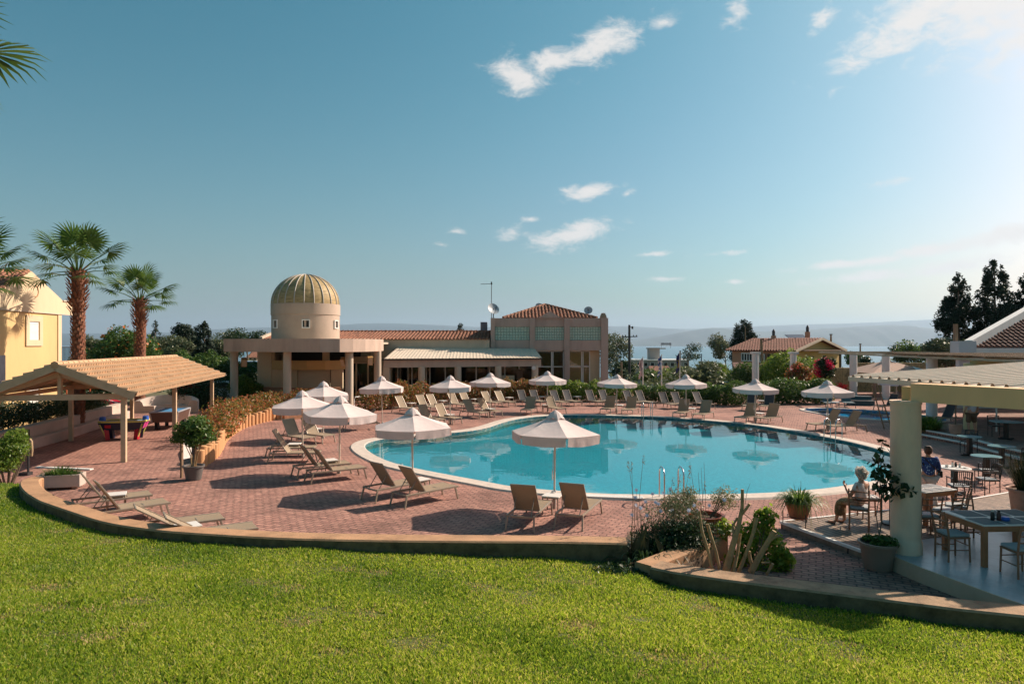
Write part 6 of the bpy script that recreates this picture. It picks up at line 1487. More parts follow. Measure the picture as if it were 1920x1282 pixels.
def car(label, p, rz, mat):
    t = thing('parked_car', label, 'car', p, rz); b = MB(); prof = [(-2.1, .35), (-2.1, .75), (-1.75, .9), (-1.1, .95), (-.55, 1.42), (.75, 1.42), (1.45, .98), (2.0, .85), (2.12, .6), (2.1, .35)]
    n_ = len(prof); b.add([(x, -.84, z) for x, z in prof]+[(x, .84, z) for x, z in prof], [tuple(range(n_))[::-1], tuple(range(n_, 2*n_))]+[(i, (i+1) % n_, n_+(i+1) % n_, n_+i) for i in range(n_)]); b.build('body', mat, t, bevel=.06)
    wn = MB()
    for s in (-1, 1): wn.add([(-.98, s*.85, .97), (1.25, s*.85, .99), (.7, s*.85, 1.36), (-.52, s*.85, 1.36)], [(0, 1, 2, 3) if s < 0 else (3, 2, 1, 0)])
    wn.add([(-1.09, -.72, .99), (-1.09, .72, .99), (-.6, .68, 1.40), (-.6, -.68, 1.40)], [(3, 2, 1, 0)]); wn.add([(1.42, -.72, 1.03), (1.42, .72, 1.03), (.8, .68, 1.42), (.8, -.68, 1.42)], [(0, 1, 2, 3)]); wn.build('window', m_dark, t)
    for x in (-1.3, 1.3):
        for s in (-1, 1):
            w_ = MB().lathe([(.0, -.1), (.31, -.1), (.33, -.05), (.33, .08), (0, .1)], 18).xf(Matrix.Translation((x, s*.78, .33)) @ Matrix.Rotation(R(90), 4, 'X')).build('wheel', m_iron, t, True); MB().lathe([(0, 0), (.19, 0)], 12, cap=False).xf(Matrix.Translation((x, s*.9, .33)) @ Matrix.Rotation(R(90), 4, 'X')).build('rim', m_steel, w_)
    for s in (-1, 1): MB().box((2.08, s*.6, .72), (.1, .3, .13)).build('headlight', m_white, t)
car('white car half hidden behind the leftmost pavilion column', Vector((-22.3, 52.2, 0)), R(200), M('white_car_paint', (.62, .64, .66), .25, .02))
car('pale blue car roof behind the laurel hedge under the beam', Vector((-25, 66, 1.2)), R(185), M('blue_car_paint', (.35, .45, .55), .25, .02))
car('blue car parked under the porch left of the salmon house', Vector((24.3, 76, -1.35)), R(185), M('navy_car_paint', (.04, .08, .2), .25, .02))

# ================================================================= left: plaster wall, play area, games
pwp = [Vector((-19.3, 24.6, 0)), Vector((-19.8, 27, 0)), Vector((-20.4, 30.5, 0)), Vector((-21.3, 34.5, 0)), Vector((-22.4, 39.5, 0))]; pwl = catmull(pwp, 6, False)
t = thing('plaster_wall', 'long curved pink plaster wall with a bench ledge under the low hedge', 'garden wall'); wallstrip(offset(pwl, -.0, False), .5, .86, -.05).build('wall', m_plaster, t); wallstrip(offset(pwl, -.42, False), .42, .42, -.05).build('bench_ledge', m_plaster, t)
pt = thing('pool_table', 'brown pool table with bright blue cloth under the tiled shelter', 'pool table', Vector((-17.55, 35.1, 0)), math.atan2(pa.y, pa.x))
m_ptw = M('brown_laminate', (.115, .065, .05), .45, .1, 3)
mb = MB(); mb.add([(-1.2, -.66, .86), (1.2, -.66, .86), (1.2, .66, .86), (-1.2, .66, .86), (-1.1, -.58, .38), (1.1, -.58, .38), (1.1, .58, .38), (-1.1, .58, .38)], [(4, 5, 1, 0), (5, 6, 2, 1), (6, 7, 3, 2), (7, 4, 0, 3), (7, 6, 5, 4), (0, 1, 2, 3)]); mb.build('cabinet', m_ptw, pt)
MB().box((0, 0, .868), (2.1, 1.1, .016)).build('cloth', M('blue_baize', (.05, .22, .45), .8, .04), pt)
rl = MB()
for s in (-1, 1): rl.box((0, s*.62, .885), (2.42, .11, .05)); rl.box((s*1.15, 0, .885), (.11, 1.13, .05))
rl.build('rail', M('grey_rail', (.36, .38, .42), .4), pt, bevel=.008); ctm = M('pale_trim', (.5, .42, .38), .5)
for a in (-1, 1):
    for b in (-1, 1): MB().bar((a*1.19, b*.65, .87), (a*1.09, b*.57, .4), .06).build('corner_trim', ctm, pt)
for a in (-1, 1):
    for b in (-1, 1): MB().bar((a*.85, b*.42, .4), (a*.8, b*.40, 0), .16, .16).build('leg', m_iron, pt)
ah = thing('air_hockey_table', 'colourful air hockey table with pink sides and red legs under the shelter', 'games table', Vector((-17.55, 30.9, 0)), R(14)); ah.scale = (.88, .9, .97)
C_ = {k: M('game_'+k, c, .35, .04) for k, c in dict(navy=(.015, .018, .05), red=(.5, .02, .04), pink=(.6, .04, .26), yellow=(.62, .55, .16), blue=(.03, .12, .5), ice=(.3, .42, .6)).items()}
mb = MB(); mb.add([(-1.05, -.56, .80), (1.05, -.56, .80), (1.05, .56, .80), (-1.05, .56, .80), (-.9, -.46, .46), (.9, -.46, .46), (.9, .46, .46), (-.9, .46, .46)], [(4, 5, 1, 0), (5, 6, 2, 1), (6, 7, 3, 2), (7, 4, 0, 3), (7, 6, 5, 4), (0, 1, 2, 3)]); mb.build('cabinet', C_['navy'], ah)
MB().box((0, 0, .81), (1.95, 1.0, .02)).build('playing_surface', C_['ice'], ah); rm_ = MB()
for s in (-1, 1): rm_.box((0, s*.56, .84), (1.7, .09, .08)); rm_.box((s*1.06, 0, .84), (.09, .8, .08))
for a in (-1, 1):
    for b in (-1, 1): rm_.bar((a*1.06, b*.40, .84), (a*.85, b*.56, .84), .09, .08)
rm_.build('rim', C_['yellow'], ah, bevel=.01); pk = MB(); pk.add([(1.057, -.40, .76), (1.057, -.05, .76), (.95, -.04, .5), (.95, -.36, .5)], [(0, 1, 2, 3)]); pk.add([(1.057, .05, .76), (1.057, .42, .76), (.95, .38, .5), (.95, .04, .5)], [(0, 1, 2, 3)]); pk.build('side_panel', C_['pink'], ah)
rd_ = MB(); rd_.add([(-.75, -.565, .7), (-.45, -.565, .7), (-.47, -.525, .56), (-.73, -.525, .56)], [(3, 2, 1, 0)]); rd_.build('front_patch', C_['red'], ah)
for s in (-1, 1): MB().lathe([(.0, .2), (.14, .18), (.16, .0)], 12, (s*1.0, 0, .86), cap=False).build('goal_hood', C_['blue'], ah, True)
for a in (-1, 1):
    for b in (-1, 1): MB().bar((a*.72, b*.36, .5), (a*.66, b*.34, 0), .2, .2).build('leg', C_['red'] if b < 0 else C_['navy'], ah); MB().bar((a*.98, b*.52, .74), (a*.74, b*.38, .12), .07, .05).build('corner_strip', C_['yellow'], ah)
MB().lathe([(.05, 0), (.05, .03), (.02, .03), (.02, .07), (0, .07)], 12, (-.2, -.2, .82)).build('mallet', C_['yellow'], ah)
pl_ = thing('plaster_couch', 'rounded pink plaster couch built against the dark clipped hedge', 'bench', G(302, 775)+Vector((0, .6, 0)), R(8))
mb = MB(); prof = []
for k in range(25):
    a = math.pi*(1.02-1.04*k/24); prof.append((a, .75+.28*math.sin(k/24*math.pi)))
vs = []
for a, hh in prof:
    for (rr, z) in ((1.9, 0), (1.9, hh*.9), (1.75, hh), (1.5, hh), (1.38, hh*.85), (1.3, .42), (.7, .42), (.66, 0)): vs.append((rr*math.cos(a), rr*math.sin(a)*.75, z))
mb.add(vs, [(i*8+j, i*8+j+1, (i+1)*8+j+1, (i+1)*8+j) for i in range(24) for j in range(7)]); mb.add(vs[:8], [tuple(range(8))]); mb.add(vs[-8:], [tuple(range(8))[::-1]]); mb.build('couch', m_plaster, pl_, True)
q = MB(); q.box((0, .75, .455), (1.5, .5, .07)); q.build('seat_slab', m_plaster, pl_, bevel=.02)
sl = thing('play_slide', 'red playground slide behind the low hedge under the shelter beam', 'slide', D(182, 770, 43)); o_ = sl.location.copy()
a, b = D(160, 741, 43.5)-o_, D(210, 758, 42)-o_; mb = MB()
mb.slab(a, b, b+Vector((.3, .75, .02)), a+Vector((.3, .75, .02)), .05); mb.build('chute', C_['red'], sl); mb = MB(); mb.bar(a, b, .05, .16); mb.bar(a+Vector((.3, .75, 0)), b+Vector((.3, .75, 0)), .05, .16); mb.build('side_rail', C_['red'], sl); MB().bar(a+Vector((.15, .37, .06)), b+Vector((.15, .37, .06)), .05, .02).build('white_stripe', m_white, sl)
for k, (x, y) in enumerate(((a.x-.2, a.y), (a.x-.2, a.y+.8), (a.x-1.2, a.y), (a.x-1.2, a.y+.8))): MB().tube([(x, y, -.9), (x, y, a.z+.5)], .045, 8).build('post', M('orange_post', (.55, .12, .05), .5) if k == 0 else bpy.data.materials['orange_post'], sl)
MB().box((a.x-.7, a.y+.4, a.z-.03), (1.0, .8, .06)).build('platform', m_iron, sl)
fb_ = thing('framed_board', 'small black framed board on legs behind the round shrub', 'board', D(40, 845, 24.5)); z_ = D(40, 815, 24.5).z-fb_.location.z
MB().box((0, 0, z_), (.46, .03, .28)).build('panel', m_dark, fb_); mb = MB(); mb.box((0, 0, z_+.18), (.58, .03, .03)); mb.box((0, 0, z_-.18), (.58, .03, .03)); 
for s in (-1, 1): mb.box((s*.28, 0, z_), (.03, .03, .38)); mb.box((s*.28, 0, z_/2-.25), (.03, .03, z_+.6))
mb.build('frame', m_iron, fb_)
hp_ = thing('hose_post', 'dark post with a beige hose hanging from its top beside the round shrub', 'post', G(53, 890)); MB().tube([(0, 0, 0), (0, 0, 1.12)], .035, 8).build('post', m_iron, hp_); MB().tube([(.0, 0, 1.12), (.06, 0, 1.17), (.13, -.02, 1.1), (.14, -.02, .8), (.12, -.02, .62)], .035, 8).build('hose', M('beige_hose', (.4, .28, .16), .7), hp_, True); MB().box((-.05, -.05, .05), (.3, .25, .1)).build('foot', m_iron, hp_)
st_ = MB(); a, b = G(70, 876), G(172, 880.5); st_.bar((a.x, a.y, .012), (b.x, b.y, .012), .16, .05); struct(st_.build('deck_step', m_white))

# ================================================================= terrace dining furniture
m_chair = M('brown_chair_wood', (.28, .135, .075), .5, .15, 5, .1, 40); m_cush = M('blue_grey_cushion', (.33, .36, .38), .7, .06, 3); m_cushw = M('pale_cushion', (.62, .58, .54), .8, .05, 3)
m_black = M('black_metal', (.012, .013, .014), .4, .1, 5); m_wtop = M('table_wood', (.40, .165, .075), .45, .15, 5, streak=(1, 1, .3)); m_mat = M('grey_placemat', (.20, .21, .22), .8, .05)
def make_chair(cush):
    t = thing('dining_chair', '', 'chair', (0, 0, 0), 0, 'wooden dining chairs on the terrace')      # faces +x
    for s in (-1, 1):
        MB().tube([(-.20, s*.19, 0), (-.19, s*.19, .45), (-.235, s*.20, .72), (-.29, s*.20, .93)], [.017, .019, .018, .016], 8).build('leg', m_chair, t, True)
        MB().tube([(.20, s*.20, 0), (.19, s*.19, .45)], [.016, .019], 8).build('leg', m_chair, t, True)
    for z, x in ((.62, -.215), (.74, -.24), (.87, -.272)): MB().tube([(x, -.2, z), (x-.035, 0, z+.008), (x, .2, z)], [.013, .016, .013], 6).build('back_slat', m_chair, t, True)
    st = MB()
    for s in (-1, 1): st.tube([(-.19, s*.19, .22), (.19, s*.195, .22)], .010, 6)
    st.tube([(.19, -.19, .3), (.19, .19, .3)], .010, 6); st.tube([(-.19, -.19, .26), (-.19, .19, .26)], .010, 6); st.build('stretcher', m_chair, t)
    MB().box((0, 0, .445), (.42, .42, .035)).build('seat', m_chair, t, bevel=.01); MB().box((.01, 0, .49), (.40, .40, .06)).build('cushion', cush, t, bevel=.025)
    return t
CH, CHw = make_chair(m_cush), make_chair(m_cushw); uc = {}
def chair(x, y, z, hd, lab, src=None):
    s = src or CH
    if s.name not in uc: uc[s.name] = 1; s.location = (x, y, z); s.rotation_euler = (0, 0, R(hd)); s['label'] = lab; return s
    return dup(s, (x, y, z), R(hd), lab)
chair(7.78, 15.3, .16, 62, 'wooden chair carrying the seated curly haired woman')
chair(8.5, 16.25, .16, 170, 'wooden chair with pale cushion beside the seated woman', CHw)
chair(10.05, 15.45, .16, 150, 'wooden chair right of the column at the far side of the small deck table')
chair(9.55, 15.0, .16, 120, 'wooden chair between the round column and the big dining table')
chair(8.85, 14.6, .16, 85, 'wooden chair half hidden directly behind the round column')
chair(8.22, 12.75, .28, 2, 'wooden chair at the left end of the big dining table')
chair(8.82, 11.85, .28, 92, 'wooden chair on the near side of the big dining table')
chair(9.55, 11.75, .28, 92, 'wooden chair at the right of the near side, cut by the picture edge')
chair(9.35, 13.95, .20, -95, 'wooden chair on the far side of the big dining table')
def dtable(label, x, y, z, w, l, rz, mats=True, h=.76):
    t = thing('dining_table', label, 'dining table', (x, y, z), R(rz))
    tp_ = MB().box((0, 0, h-.012), (l, w, .022)).build('table_top', m_ttop, t, bevel=.004); ap_ = MB()
    for s in (-1, 1): ap_.box((0, s*(w/2-.03), h-.075), (l-.02, .03, .10)); ap_.box((s*(l/2-.03), 0, h-.075), (.03, w-.02, .10))
    ap_.build('apron', m_wtop, t)
    for a in (-1, 1):
        for b in (-1, 1): MB().box((a*(l/2-.045), b*(w/2-.045), (h-.03)/2), (.085, .085, h-.03)).build('leg', m_wtop, t, bevel=.006)
    if mats:
        for a in (-1, 0, 1):
            for b in (-1, 1): MB().box((a*l*.31+.05*b, b*w*.25, h+.003), (l*.27, w*.42, .004)).build('table_mat', m_mat, t)
    return t
dtable('big wooden dining table with white top and grey mats at the right', 9.2, 12.85, .28, 1.1, 1.55, 4)
dtable('small white topped table on the deck right of the column', 9.75, 16.0, .16, .7, 1.0, 20)
tt = thing('pedestal_table', 'white topped table on a dark pedestal half hidden by the climber', 'table', (8.75, 15.7, .16)); MB().box((0, 0, .735), (.7, .6, .03)).build('table_top', m_ttop, tt, bevel=.006); MB().lathe([(.24, 0), (.24, .03), (.07, .06), (.07, .72)], 16).build('pedestal', m_black, tt)
def bottle(x, y, z, lab, mat, cap, h=.19):
    t = thing('condiment_bottle', lab, 'bottle', (x, y, z)); MB().lathe([(.0, 0), (.032, 0), (.034, .02), (.034, h*.6), (.02, h*.78), (.02, h*.82)], 14).build('body', mat, t, True); MB().lathe([(.022, h*.82), (.024, h), (0, h)], 12).build('cap', cap, t)
p = G(1861, 975, 1.045); bottle(p.x, p.y, 1.047, 'pale capped condiment bottle on the big dining table', m_black, m_cushw); bottle(p.x+.10, p.y-.02, 1.047, 'dark condiment bottle beside the blue bowl', M('dark_red_sauce', (.06, .02, .02), .3), m_black)
t = thing('blue_bowl', 'small bright blue bowl on the big dining table', 'bowl', (p.x+.22, p.y-.02, 1.047)); MB().lathe([(0, 0), (.06, 0), (.075, .03), (.06, .07), (.0, .075)], 16).build('bowl', C_['blue'], t, True)
m_teal = M('teal_table_top', (.13, .27, .30), .25, .12, 3)
def rtable(label, x, y, z, mat, r=.42):
    t = thing('round_table', label, 'round table', (x, y, z), 0, 'round cafe tables on the lower terrace'); MB().lathe([(0, .72), (r-.01, .72), (r, .73), (r, .745), (r-.01, .755), (0, .755)], 36).build('table_top', mat, t, True); MB().box((0, 0, .37), (.13, .13, .70)).build('pedestal', m_black, t)
    b = MB(); b.box((0, 0, .03), (.62, .07, .05)); b.box((0, 0, .03), (.07, .62, .05)); b.build('foot', m_black, t); return t
rtable('round white cafe table set with cups and bottles', 12.7, 19.6, 0, m_ttop)
rtable('nearest of the three round teal tables behind the white one', 15.0, 21.6, 0, m_teal); rtable('rightmost of the three round teal tables on the lower terrace', 17.0, 23.7, 0, m_teal); rtable('farthest of the three round teal tables beside the steps', 17.55, 26.2, 0, m_teal)
rtable('round table on the raised terrace in front of the glass screen', 20.7, 28.6, .3, m_teal, .6)
def bchair(label, x, y, z, hd, arms=True, stripe=False):
    t = thing('slatted_chair', label, 'chair', (x, y, z), R(hd), 'black slatted terrace chairs'); f = MB()
    for s in (-1, 1):
        MB().tube([(-.20, s*.22, 0), (-.20, s*.22, .44), (-.27, s*.22, .86)], .014, 6).build('leg', m_black, t); MB().tube([(.22, s*.22, 0), (.22, s*.22, .64 if arms else .44)], .014, 6).build('leg', m_black, t)
        if arms: f.tube([(.24, s*.23, .64), (-.22, s*.23, .66)], .018, 6)
    f.tube([(-.27, -.22, .86), (-.30, 0, .88), (-.27, .22, .86)], .014, 6); f.tube([(-.21, -.22, .5), (-.21, .22, .5)], .012, 6)
    for s in (-1, 1): f.tube([(-.2, s*.22, .43), (.22, s*.22, .43)], .012, 6)
    f.build('frame', m_black, t); sl_ = MB()
    for k in range(9): y0 = -.19+.38*k/8; sl_.bar((-.215, y0, .5), (-.285, y0, .86), .018, .008, (1, 0, 0))
    sl_.build('back_slats', m_black, t); MB().box((.01, 0, .45), (.42, .42, .04)).build('seat', m_cush if arms else m_black, t, bevel=.012); return t
bchair('black slatted armchair with its back to us at the round white table', 12.15, 18.55, 0, 78); bchair('black slatted armchair right of the round white table', 13.55, 19.45, 0, 178)
bchair('black slatted chair in front of the nearest teal table', 14.5, 20.75, 0, 70); bchair('black slatted chair right of the nearest teal table', 15.7, 20.9, 0, 130); bchair('black slatted chair beside the rightmost teal table', 17.0, 22.75, 0, 92); bchair('black slatted chair behind the farthest teal table', 18.0, 26.9, 0, 215, False)
bchair('black slatted chair at the raised terrace table near the glass', 21.6, 28.0, .3, 165, False); bchair('black slatted chair behind the raised terrace table', 20.9, 29.5, .3, 255, False)
for i, (dx, dy, h, m1, m2, lab) in enumerate(((-.03, .03, .17, m_ttop, m_terra, 'tall white bottle on the round white table'), (.08, .06, .14, m_black, m_black, 'short dark bottle on the round white table'), (.12, -.06, .13, m_cushw, m_white, 'pale jar on the round white table'))): bottle(12.7+dx, 19.6+dy, .757, lab, m1, m2, h)
cup = thing('white_cup', 'white cup left on the round white table', 'cup', (12.48, 19.6, .757)); MB().lathe([(0, 0), (.035, 0), (.045, .07), (.04, .07), (.03, .01), (0, .01)], 14).build('cup', m_white, cup, True); MB().tube([(.04, 0, .055), (.065, 0, .045), (.06, 0, .02), (.036, 0, .02)], .005, 5).build('handle', m_white, cup)
cp2 = thing('white_plate', 'white plate on the round white table', 'plate', (12.9, 19.45, .757)); MB().lathe([(0, 0), (.07, 0), (.11, .015), (.07, .006), (0, .006)], 20).build('plate', m_white, cp2, True); MB().box((0, 0, .014), (.06, .05, .012)).build('napkin', m_cushw, cp2)
gs_ = thing('glass_screen', 'low glass wind screen with white posts on the raised terrace', 'wind screen'); a, b = Vector((22.0, 31.0, .3)), Vector((25.5, 30.0, .3))
for k in range(4): p = a.lerp(b, k/3); MB().bar(p, p+Vector((0, 0, 1.5)), .05).build('post', m_white, gs_)
for k in range(3): p, q = a.lerp(b, k/3), a.lerp(b, (k+1)/3); MB().add([p+Vector((0, 0, .1)), q+Vector((0, 0, .1)), q+Vector((0, 0, 1.45)), p+Vector((0, 0, 1.45))], [(0, 1, 2, 3)]).build('pane', m_clear, gs_)
fn = G(1742, 817); t = pot('fern_pot', 'bushy bright green fern beside the terrace steps', fn, potprof(.2, .3), m_black, 'potted plant'); straps('plant', lm_bright, t, (0, 0, .28), (.45, .45), 520, .75, 121, .03, .95, .5); leaves('foliage', lm_green, t, crown((0, 0, .5), (.5, .5, .4), 12, 122, .45), 1800, .09, 123)
bp_ = pot('barrel_pot', 'pale barrel shaped pot with a thin trunked plant by the standing man', Vector((19.55, 30.1, .3)), [(.16, 0), (.19, .03), (.24, .2), (.25, .38), (.27, .4), (.27, .46), (.23, .46), (.22, .41), (0, .41)], m_palepot, 'potted plant')
MB().tube([(0, 0, .38), (.02, 0, 1.1), (-.03, .02, 1.8)], [.03, .025, .015], 7).build('stem', m_bark, bp_); leaves('foliage', lm_dark, bp_, crown((-.1, 0, 1.75), (.5, .5, .4), 10, 124, .45), 1200, .14, 125)
lr = thing('ladder_frame', 'leaning wooden ladder frame behind the fern', 'ladder', Vector((19.0, 34.5, 0)), R(20)); mb = MB()
for s in (-1, 1): mb.bar((s*.25, 0, 0), (s*.2-.55, .3, 2.2), .05)
for k in range(5): mb.bar((-.25-.11*k*.0-.12*k, .055*k, .35+.38*k), (.24-.12*k, .055*k, .35+.38*k), .03)
mb.build('frame', m_woodpost, lr)

# ================================================================= people
m_skin = M('skin', (.50, .27, .18), .55, .06, 8, 0, 50, 0, .35)
def skinned(name, V, E, RR, mat, parent, sub=2, root=0):
    me = bpy.data.meshes.new(name); me.from_pydata([tuple(v) for v in V], E, []); me.update(); o = link(name, me, mat, parent)
    o.modifiers.new('skin', 'SKIN')
    if not me.skin_vertices: me.attributes.new('x', 'FLOAT', 'POINT')
    for i, s in enumerate(me.skin_vertices[0].data): r = RR[i]; s.radius = (r, r) if isinstance(r, (int, float)) else r; s.use_root = (i == root)
    m = o.modifiers.new('sub', 'SUBSURF'); m.levels = sub; m.render_levels = sub; o.modifiers['skin'].use_smooth_shade = True
    return o
class Fig:
    def __init__(s): s.V = []; s.E = []; s.R = []
    def n(s, p, r, par=None):
        s.V.append(Vector(p)); s.R.append(r); i = len(s.V)-1
        if par is not None: s.E.append((par, i))
        return i
    def chain(s, pts, par):
        for p, r in pts: par = s.n(p, r, par)
        return par
def hand(f, w, dirv, side, par, curl=.3):
    d = Vector(dirv).normalized(); sv = Vector(side).normalized(); nv = d.cross(sv).normalized(); w = Vector(w)
    pm = f.n(w+d*.05, (.030, .018), par)
    for k, (off, L_) in enumerate(((-.030, .062), (-.010, .074), (.010, .070), (.028, .055))):
        a = f.n(w+d*.095+sv*off, .0095, pm); b = f.n(w+d*(.095+L_*.55)+sv*off*1.05+nv*curl*.02, .0085, a); f.n(w+d*(.095+L_*.9)+sv*off*1.05+nv*curl*.055, .007, b)
    a = f.n(w+d*.045-sv*.040+nv*.01, .011, pm); f.n(w+d*.085-sv*.055+nv*.025, .008, a)
def head(f, c, nk, par, fwd=(1, 0, 0)):
    """neck top nk, head centre c"""
    fw = Vector(fwd).normalized(); c = Vector(c); sd_ = Vector((0, 0, 1)).cross(fw)
    a = f.n(nk, .05, par); b = f.n(c+Vector((0, 0, -.055))+fw*.01, (.066, .062), a); m_ = f.n(c+Vector((0, 0, .01)), (.080, .088), b); t_ = f.n(c+Vector((0, 0, .075)), (.066, .072), m_)
    nz_ = f.n(c+fw*.098+Vector((0, 0, -.02)), .014, m_)
    for s in (-1, 1): f.n(c+sd_*.085*s+Vector((0, 0, -.01)), (.012, .022), m_)
def eyes(parent, c, fwd):
    fw = Vector(fwd).normalized(); sd_ = Vector((0, 0, 1)).cross(fw); mb = MB()
    for s in (-1, 1): mb.lathe([(0, -.008), (.009, -.004), (.009, .004), (0, .008)], 8, Vector(c)+fw*.082+sd_*.03*s+Vector((0, 0, .012)))
    mb.build('eyes', m_dark, parent); mb = MB(); mb.bar(Vector(c)+fw*.082+sd_*.022+Vector((0, 0, -.055)), Vector(c)+fw*.082-sd_*.022+Vector((0, 0, -.055)), .006, .006); mb.build('mouth', m_terra, parent)
# seated woman, local +x is where she faces
sw = thing('person', 'woman with curly grey hair and white top sitting on a chair by the pool', 'person', (7.80, 15.27, .16), R(118))
f = Fig(); pel = f.n((0, 0, .56), (.15, .12)); sp1 = f.n((-.01, 0, .74), (.125, .095), pel); ch = f.n((-.03, 0, .92), (.135, .10), sp1); nk = f.n((-.02, 0, 1.05), (.075, .06), ch)
head(f, (.02, 0, 1.24), (-.005, 0, 1.12), nk)
for s in (-1, 1):
    h_ = f.n((.06, s*.09, .55), (.095, .085), pel); k_ = f.chain([((.26, s*.10, .555), (.08, .075)), ((.46, s*.10, .545), .06), ((.50, s*.10, .33), (.055, .05)), ((.53 if s > 0 else .48, s*.11, .09), .034)], h_)
    f.chain([((.57 if s > 0 else .52, s*.12, .04), .032), ((.68 if s > 0 else .63, s*.13, .028), (.038, .022)), ((.74 if s > 0 else .69, s*.13, .02), (.034, .014))], k_)
    sh3 = f.n((-.03, s*.165, 1.0), .06, ch)
    if s > 0: e = f.chain([((.06, s*.23, .80), .044), ((.10, s*.22, .73), .038), ((.26, s*.12, .84), .032), ((.30, s*.10, .88), .024)], sh3); hand(f, (.30, s*.10, .88), (.5, -.1, .8), (0, 1, 0), e, .6)
    else: e = f.chain([((-.02, s*.22, .78), .044), ((.02, s*.22, .72), .038), ((.2, s*.16, .64), .032), ((.26, s*.13, .63), .024)], sh3); hand(f, (.26, s*.13, .63), (1, .2, -.1), (0, 1, 0), e, .3)
body = skinned('body', f.V, f.E, f.R, m_skin, sw)
f2 = Fig(); a = f2.n((0, 0, .60), (.172, .14)); b = f2.n((-.01, 0, .76), (.152, .118), a); c = f2.n((-.03, 0, .93), (.165, .122), b); f2.n((-.02, 0, 1.03), (.10, .08), c)
for s in (-1, 1): q = f2.n((-.03, s*.165, 1.0), .075, c); f2.n((.02 if s > 0 else -.02, s*.21, .87), .064, q)
skinned('white_top', f2.V, f2.E, f2.R, M('white_cotton', (.66, .60, .57), .85, .06, 6, .4, 14), sw)
m_skirt, nt_, b_ = _mat('patterned_skirt'); vo = nt_.nodes.new('ShaderNodeTexVoronoi'); vo.inputs['Scale'].default_value = 26; tc_ = nt_.nodes.new('ShaderNodeTexCoord'); nt_.links.new(tc_.outputs['Object'], vo.inputs['Vector'])
r_ = _ramp(nt_, [(.12, .065, .035), (.36, .22, .12), (.2, .12, .06), (.45, .32, .18)], [.1, .35, .55, .8]); nt_.links.new(vo.outputs['Distance'], r_.inputs[0]); nt_.links.new(r_.outputs[0], b_.inputs['Base Color']); b_.inputs['Roughness'].default_value = .85
f3 = Fig(); a = f3.n((-.01, 0, .62), (.165, .14)); b = f3.n((.16, 0, .575), (.19, .115), a); c = f3.n((.36, 0, .57), (.19, .105), b); d_ = f3.n((.50, 0, .50), (.19, .09), c); e = f3.n((.51, 0, .33), (.21, .075), d_); f3.n((.50, 0, .17), (.22, .07), e)
skinned('skirt', f3.V, f3.E, f3.R, m_skirt, sw); MB().lathe([(.17, -.02), (.176, 0), (.17, .025)], 20, (-.005, 0, .665)).build('belt', M('brown_leather', (.09, .045, .025), .5), sw, True)
hr_ = [(0, 0, 1.29, .12, .125, .10), (-.05, 0, 1.25, .105, .125, .115), (-.06, 0, 1.19, .06, .085, .07), (.02, .06, 1.27, .07, .05, .07), (.02, -.06, 1.27, .07, .05, .07)]
leaves('curly_hair', leafmat('grey_curl', [(.6, .55, .48), (.72, .67, .6), (.82, .77, .7), (.48, .43, .37)], .25, .6), sw, hr_, 3200, .032, 131, shell=.75, lump=.25, aspect=.6)
MB().lathe([(0, .09), (.06, .08), (.1, .03), (.105, -.03), (.09, -.08), (.05, -.11)], 18, (-.025, 0, 1.245), cap=False).build('hair_base', M('grey_hair', (.40, .36, .31), .8, .2, 20), sw, True)
eyes(sw, (.02, 0, 1.24), (1, 0, 0))
for s in (-1, 1): x = .66 if s > 0 else .61; MB().box((x, s*.128, .010), (.24, .085, .018)).build('sandal', m_black, sw, bevel=.008)
# walking woman in a blue flowered shirt
ww = thing('person', 'person in blue flowered shirt walking behind the column with a shoulder bag', 'person', (10.83, 17.75, 0), R(80))
f = Fig(); pel = f.n((0, 0, .88), (.16, .12)); sp1 = f.n((0, 0, 1.05), (.15, .11), pel); ch = f.n((.01, 0, 1.25), (.16, .115), sp1); nk = f.n((.02, 0, 1.37), (.08, .065), ch); head(f, (.045, 0, 1.53), (.03, 0, 1.42), nk)
for s in (-1, 1):
    dx = .13*s; h_ = f.n((.01, s*.09, .84), (.10, .095), pel); k_ = f.chain([((.05+dx*.4, s*.095, .62), .085), ((.05+dx*.8, s*.095, .45), .06), ((dx, s*.095, .26), .055), ((dx*1.2-.03, s*.095, .08), .036)], h_); f.chain([((dx*1.2+.02, s*.10, .04), .036), ((dx*1.2+.14, s*.11, .03), (.042, .024))], k_)
    sh3 = f.n((.01, s*.175, 1.31), .062, ch); e = f.chain([((-.01, s*.235, 1.12), .048), ((.0, s*.25, 1.04), .04), ((.08, s*.245, .90), .034), ((.10, s*.24, .82), .025)], sh3); hand(f, (.10, s*.24, .82), (.2, 0, -1), (1, 0, 0), e, .5)
skinned('body', f.V, f.E, f.R, m_skin, ww)
m_floral, nt_, b_ = _mat('blue_flower_shirt'); vo = nt_.nodes.new('ShaderNodeTexVoronoi'); vo.inputs['Scale'].default_value = 17; tc_ = nt_.nodes.new('ShaderNodeTexCoord'); nt_.links.new(tc_.outputs['Object'], vo.inputs['Vector'])
r_ = _ramp(nt_, [(.42, .55, .72), (.10, .26, .55), (.012, .04, .16), (.02, .06, .24)], [.12, .28, .42, .8]); nt_.links.new(vo.outputs['Distance'], r_.inputs[0]); nt_.links.new(r_.outputs[0], b_.inputs['Base Color']); b_.inputs['Roughness'].default_value = .85
f2 = Fig(); a = f2.n((0, 0, .86), (.205, .155)); b = f2.n((0, 0, 1.05), (.19, .145), a); c = f2.n((.01, 0, 1.26), (.19, .14), b); f2.n((.02, 0, 1.35), (.11, .09), c)
for s in (-1, 1): q = f2.n((.01, s*.18, 1.31), .08, c); f2.chain([((-.01, s*.235, 1.12), .066), ((.03, s*.25, .96), .058)], q)
